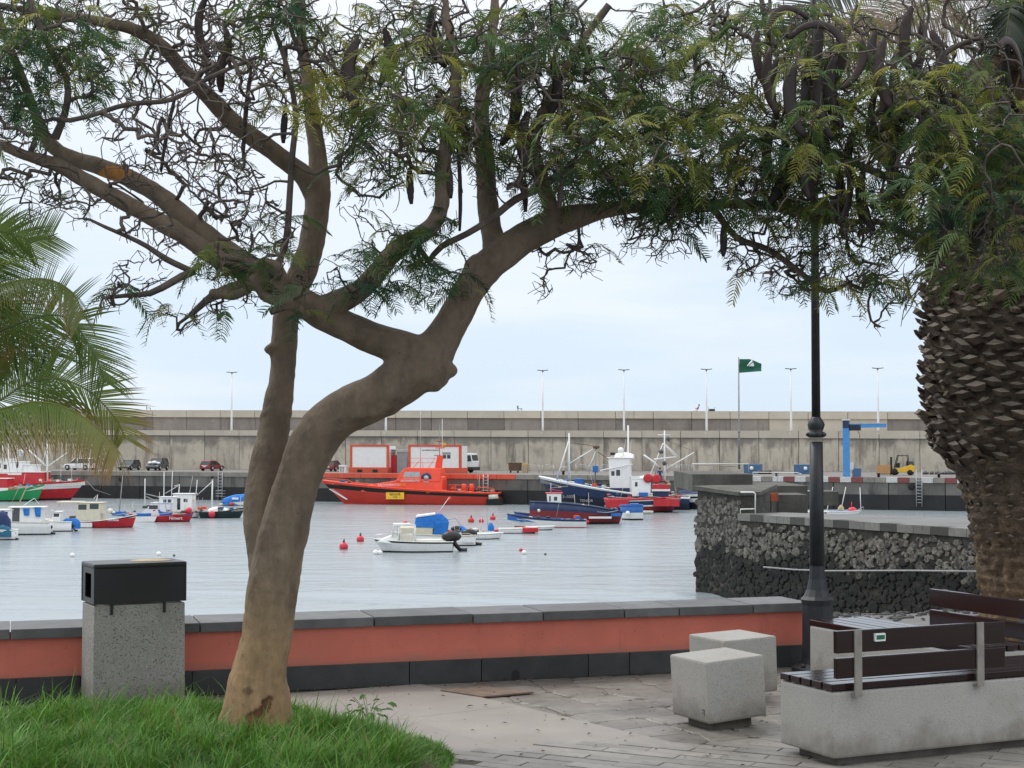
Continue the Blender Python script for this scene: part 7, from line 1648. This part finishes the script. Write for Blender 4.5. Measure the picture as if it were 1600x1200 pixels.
while zz_ < 4.2:
    a = kk*golden; r = prad(zz_)-.06; kk += 1; zz_ += .0026
    if abs(zz_-1.55) < .05 and random.random() < .3: continue
    # faces: direction outward (cos a, sin a); camera is at -y, -x
    vis_ = math.cos(a-math.atan2(-DPY, -DPX)) > -.05
    out_ = Vector((math.cos(a), math.sin(a), 0)); lean = random.uniform(.1, .9)
    yv = (out_*math.cos(lean)+Vector((0, 0, random.uniform(.3, .6)))).normalized(); xv = Vector((-math.sin(a), math.cos(a), 0)); zv = xv.cross(yv)
    mt = Matrix((( xv.x, yv.x, zv.x, 0), (xv.y, yv.y, zv.y, 0), (xv.z, yv.z, zv.z, 0), (0, 0, 0, 1)))
    s_ = random.uniform(.7, 1.3); mt = Matrix.Translation((r*out_.x, r*out_.y, zz_)) @ mt @ Matrix.Rotation(random.uniform(-.25, .25), 4, 'Y') @ Matrix.Rotation(random.uniform(-.3, .3), 4, 'Z') @ Matrix.Diagonal((s_, s_*random.uniform(.7, 1.35), s_, 1))
    if vis_ and 1.5 < zz_ < 3.4 and nb < 298 and math.sin(a-.0) < .35:
        b_i = kk % 5
        if bproto[b_i] is None: o = boot(b_i).build('leaf_base', ['palm_boot', 'palm_cut'], dp); bproto[b_i] = o
        else: o = shared(bproto[b_i]); o.parent = dp
        o.matrix_local = mt; nb += 1
    else:
        q = boot(kk % 5); rest_b.add([mt @ Vector(v) for v in q.v], q.f[:8]); rest_b.add([mt @ Vector(v) for v in q.v[8:]], [(0, 1, 2, 3)], 1)
for i in range(520):
    a = i*golden; zz_ = .7+.9*(i/520)**.8; r = prad(zz_)-.03; out_ = Vector((math.cos(a), math.sin(a), 0)); s_ = random.uniform(.35, .6)*(.6+.5*(zz_-.7)); yv = (out_+Vector((0, 0, random.uniform(.5, 1.2)))).normalized(); xv = Vector((-math.sin(a), math.cos(a), 0)); zv = xv.cross(yv)
    mt = Matrix.Translation((r*out_.x, r*out_.y, zz_)) @ Matrix(((xv.x, yv.x, zv.x, 0), (xv.y, yv.y, zv.y, 0), (xv.z, yv.z, zv.z, 0), (0, 0, 0, 1))) @ Matrix.Rotation(random.uniform(-.4, .4), 4, 'Y') @ Matrix.Diagonal((s_*1.3, s_, s_, 1)); q = boot(i % 5); rest_b.add([mt @ Vector(v) for v in q.v], q.f[:8]); rest_b.add([mt @ Vector(v) for v in q.v[8:]], [(0, 1, 2, 3)], 1)
tag(rest_b.build('leaf_base_stubs', ['palm_boot', 'palm_cut'], dp), kind='stuff'); print('boots', nb, kk)
# fibres / old flower stalks hanging at the crown
q = MB()
for i in range(420):
    a = random.uniform(PI*.7, PI*1.9); r = prad(min(4.5, 3.4))*random.uniform(.6, 1.05); z = random.uniform(3.15, 4.6)
    p = Vector((math.cos(a)*r, math.sin(a)*r, z)); d = Vector((math.cos(a)*.6, math.sin(a)*.6, random.uniform(-.8, .2))).normalized(); pts = [p]
    for k in range(4): d = (d+Vector((random.gauss(0, .25), random.gauss(0, .25), -.28))).normalized(); p = p+d*random.uniform(.08, .16); pts.append(p)
    q.tube(pts, [.008, .007, .006, .005, .003], 4, cap=False)
tag(q.build('dry_stalks', 'palm_boot', dp), kind='stuff')
dcr = Vector((DPX, DPY, 0)); dcb = Vector((DPX, DPY, 4.45))
DG = np.array((.03, .055, .028)); DT = np.array((.26, .18, .09)); DTT = np.array((.2, .14, .08))
def DF(pl, ds): return [dcb]+[P(a, b_, d) for (a, b_), d in zip(pl, ds)]
dl_ = [
 ((dcb, DF([(1480, 10), (1380, -40), (1290, 0), (1220, 60)], (13.3, 13, 12.7, 12.4)), .5, .008, tf(DG, DG*1.2, 3, (.25, .25, .14))), dict(fold=.2, dropf=.2, tw=.8, n=150, seed=21)),
 ((dcb, DF([(1530, 40), (1460, 30), (1380, 40), (1310, 80)], (13.1, 12.7, 12.3, 11.9)), .5, .006, tf(DT*.8, DT*.6, 3, (.3, .22, .1))), dict(fold=-.1, dropf=.5, tw=.9, n=150, seed=22)),
 ((dcb, DF([(1570, 20), (1510, 0), (1430, 10), (1360, 40), (1300, 110)], (13.0, 12.5, 12, 11.7, 11.5)), .5, .006, tf(DT*.65, DT*.6, 3, (.3, .22, .1))), dict(fold=-.1, dropf=.6, tw=.8, n=150, seed=23)),
 ((dcb, DF([(1560, 90), (1520, 110), (1480, 170), (1460, 260)], (12.9, 12.6, 12.4, 12.4)), .36, .009, tf(DTT*.7, DTT*.5, 3, (.25, .18, .1))), dict(fold=-.2, dropf=.9, n=140, seed=24)),
 ((dcb, DF([(1600, 110), (1580, 160), (1560, 230), (1550, 330)], (12.8, 12.5, 12.3, 12.3)), .36, .009, tf(DTT*.6, DTT*.45, 3, (.25, .18, .1))), dict(fold=-.2, dropf=.9, n=140, seed=25)),
 ((dcb, DF([(1640, 0), (1640, -60), (1600, -90), (1540, -60)], (12.8, 12.4, 12.0, 11.8)), .42, .009, tf(DG, DG, 3)), dict(fold=.2, dropf=.5, n=150, seed=26)),
 ((dcb, DF([(1600, 40), (1600, 0), (1580, 10), (1570, 70)], (12.9, 12.4, 12.1, 12.0)), .5, .009, tf(DG*.7, DG*.7, 3)), dict(fold=.0, dropf=.9, n=150, seed=27)),
 ((dcb, DF([(1500, 110), (1440, 110), (1390, 160), (1370, 250)], (13.2, 12.9, 12.8, 12.7)), .36, .009, tf(DTT*.7, DTT*.5, 3, (.25, .18, .1))), dict(fold=-.2, dropf=.9, n=140, seed=28)),
 ((dcb, DF([(1700, 100), (1800, 60), (1900, 120), (1980, 260)], (13.2, 12.9, 12.8, 12.7)), .42, .009, tf(DG, DG, 3)), dict(fold=.2, dropf=.5, n=140, seed=29)),
 ((dcb, DF([(1650, 0), (1700, -120), (1760, -140), (1850, -80)], (13.6, 14, 14.4, 14.7)), .42, .009, tf(DG, DG, 3)), dict(fold=.2, dropf=.5, n=70, seed=30)),
 ((dcb, DF([(1560, -40), (1500, -160), (1430, -200), (1340, -160)], (13.8, 14.3, 14.7, 15)), .42, .009, tf(DG, DG, 3)), dict(fold=.2, dropf=.5, n=70, seed=31)),
 ((dcb, DF([(1440, 60), (1350, 30), (1270, 50), (1210, 110)], (13.8, 14.0, 14.2, 14.4)), .42, .009, tf(DT*.7, DT*.6, 3)), dict(fold=-.1, dropf=.9, n=70, seed=32)),
]
build_fronds(dl_, 'frond', 'palm_leaf', dp, dcr)

# ================================================================== GRASS BED
bed = MB(); nb_ = 40
ring = [(-2.15+1.82*math.cos(2*PI*i/nb_), 8.35+2.15*math.sin(2*PI*i/nb_), .0) for i in range(nb_)]
ring2 = [(-2.15+1.7*math.cos(2*PI*i/nb_), 8.35+1.9*math.sin(2*PI*i/nb_), .05) for i in range(nb_)]
bed.add(ring+ring2+[(-2.15, 8.35, .09)], [(i, (i+1) % nb_, (i+1) % nb_+nb_, i+nb_) for i in range(nb_)]+[(i+nb_, (i+1) % nb_+nb_, 2*nb_) for i in range(nb_)], 0, True)
tag(bed.build('soil_bed', 'dirt'), 'brown soil of the round planting bed', None, None, 'structure')
NB = 95000
rs = np.random.RandomState(5)
th = rs.uniform(0, 2*PI, NB); r_ = np.sqrt(rs.uniform(0, 1, NB))*(1.0)
gx = -2.15+1.8*r_*np.cos(th)*(1+.04*np.sin(5*th)); gy = 8.35+2.15*r_*np.sin(th)*(1+.04*np.sin(7*th))
vis = (gy > 7.0) & (gx > -4.1) & (((gx-root.x)**2+(gy-root.y)**2) >.2**2); gx, gy, r_ = gx[vis], gy[vis], r_[vis]; n_ = len(gx)
clump = np.array([mnoise.noise(Vector((x*2.2, y*2.2, 0)))+1.1*mnoise.noise(Vector((x*7, y*7, 3))) for x, y in zip(gx, gy)])
edge = np.clip((1-r_)*6, .35, 1)
h = (.13+.075*clump+rs.normal(0, .03, n_))*edge*np.clip(.35+np.hypot(gx-root.x, gy-root.y)*1.6, 0, 1); h = np.clip(h, .03, .3)
long_ = rs.uniform(0, 1, n_) < .04; h[long_] *= 1.7
az = rs.uniform(0, 2*PI, n_); outw = np.arctan2(gy-8.35, gx+2.15); edgew = (1-edge)[:, None]
dirx = np.cos(az)+1.2*np.cos(outw)*(1-edge); diry = np.sin(az)+1.2*np.sin(outw)*(1-edge)
cl2 = np.array([mnoise.noise(Vector((x*3.1, y*3.1, 20)))*4 for x, y in zip(gx, gy)]); dirx += .8*np.cos(cl2); diry += .8*np.sin(cl2)
nn = np.sqrt(dirx**2+diry**2)+1e-6; dirx /= nn; diry /= nn
lean = rs.uniform(.15, 1.0, n_); wdt = rs.uniform(.0022, .0046, n_); z0 = .035*(1-r_)+.0
sx, sy = -diry*wdt, dirx*wdt
V = np.zeros((n_, 8, 3)); 
for k, (t_, wf) in enumerate(((0, 1), (.4, .95), (.75, .7), (1.0, .1))):
    cx = gx+dirx*h*lean*t_**2*1.0; cy = gy+diry*h*lean*t_**2; cz = z0+h*(t_-.32*lean*t_**2.2)
    V[:, 2*k, 0] = cx+sx*wf; V[:, 2*k, 1] = cy+sy*wf; V[:, 2*k, 2] = cz
    V[:, 2*k+1, 0] = cx-sx*wf; V[:, 2*k+1, 1] = cy-sy*wf; V[:, 2*k+1, 2] = cz
b_ = (np.arange(n_)*8)[:, None]; Q = np.concatenate([b_+np.array([2*k, 2*k+1, 2*k+3, 2*k+2])[None] for k in range(3)])
g1_ = np.array((.06, .17, .024)); g2_ = np.array((.15, .32, .045)); g3_ = np.array((.22, .2, .07))
mixv = np.clip(.4+.35*clump+rs.normal(0, .25, n_), 0, 1)[:, None]; c = g1_*(1-mixv)+g2_*mixv; dry = (rs.uniform(0, 1, n_) < .06)[:, None]; c = np.where(dry, g3_, c)
tag(npmesh('grass', V.reshape(-1, 3), [Q], 'grass_blade', np.repeat(c, 8, 0), None), 'long lush green grass round the foot of the tree', None, None, 'stuff')
# broad leaved weed at the right edge of the bed
wp = P(575, 1100, 9.9); wp.z = .02
wd2 = thing('weed_plant', 'small broad leaved weed at the back right edge of the grass', 'plant', wp)
simple('weed_leaf', (.07, .16, .03), .5, var=.25, transl=.25)
for i in range(34):
    a = random.uniform(0, 2*PI); rr_ = random.uniform(.02, .13); z = random.uniform(.03, .13); s_ = random.uniform(.018, .034)
    if i < 3: rr_ = .02; z = .14+.03*i
    q = MB(); q.add([(0, 0, 0), (s_*.7, s_*.55, .006), (s_*1.5, s_*.45, 0), (s_*2, 0, -.012), (s_*1.5, -s_*.45, 0), (s_*.7, -s_*.55, .006), (s_, 0, -.004)], [(0, 1, 6), (1, 2, 6), (2, 3, 6), (3, 4, 6), (4, 5, 6), (5, 0, 6)], 0, True)
    o = q.build('leaf', 'weed_leaf', wd2, recalc=False); o.location = (rr_*math.cos(a), rr_*math.sin(a), z); o.rotation_euler = (random.uniform(-.5, .5), random.uniform(-.4, .5), a)
q = MB()
for i in range(7):
    a = i*.9; q.tube([(0, 0, 0), (.05*math.cos(a), .05*math.sin(a), .1), (.1*math.cos(a), .1*math.sin(a), .12+.01*i)], .002, 4, cap=False)
q.build('stem', 'weed_leaf', wd2)

# small dry leaflets and grit lying on the paving and along the foot of the wall
simple('litter_tint', (.1, .07, .045), .9, var=.5, scale=9)
lt = MB(); rnd_ = random.Random(4)
for i in range(420):
    if i < 230:
        d_ = rnd_.uniform(-7, 0); off_ = abs(rnd_.gauss(0, .12))+.02; p = WE-WD*0+WD*(-d_)+WN*off_; x, y = p.x, p.y
    else: x, y = rnd_.uniform(-1.2, 3), rnd_.uniform(8.6, 12)
    if not infront(x, y) or in_bed(x, y): continue
    s_ = rnd_.uniform(.004, .014); a = rnd_.uniform(0, PI); c_, n_2 = math.cos(a), math.sin(a); l_ = rnd_.uniform(1, 3)
    lt.add([(x-c_*s_*l_, y-n_2*s_*l_, .009), (x+n_2*s_*.5, y-c_*s_*.5, .013), (x+c_*s_*l_, y+n_2*s_*l_, .01), (x-n_2*s_*.5, y+c_*s_*.5, .016)], [(0, 1, 2, 3)])
tag(lt.build('leaf_litter', 'litter_tint'), 'dry leaflets and grit scattered on the paving', None, None, 'stuff')
for i, (px, py, s_) in enumerate(((1008, 1050, .012), (1018, 1047, .014), (1026, 1049, .01), (1052, 1058, .009))):
    pass
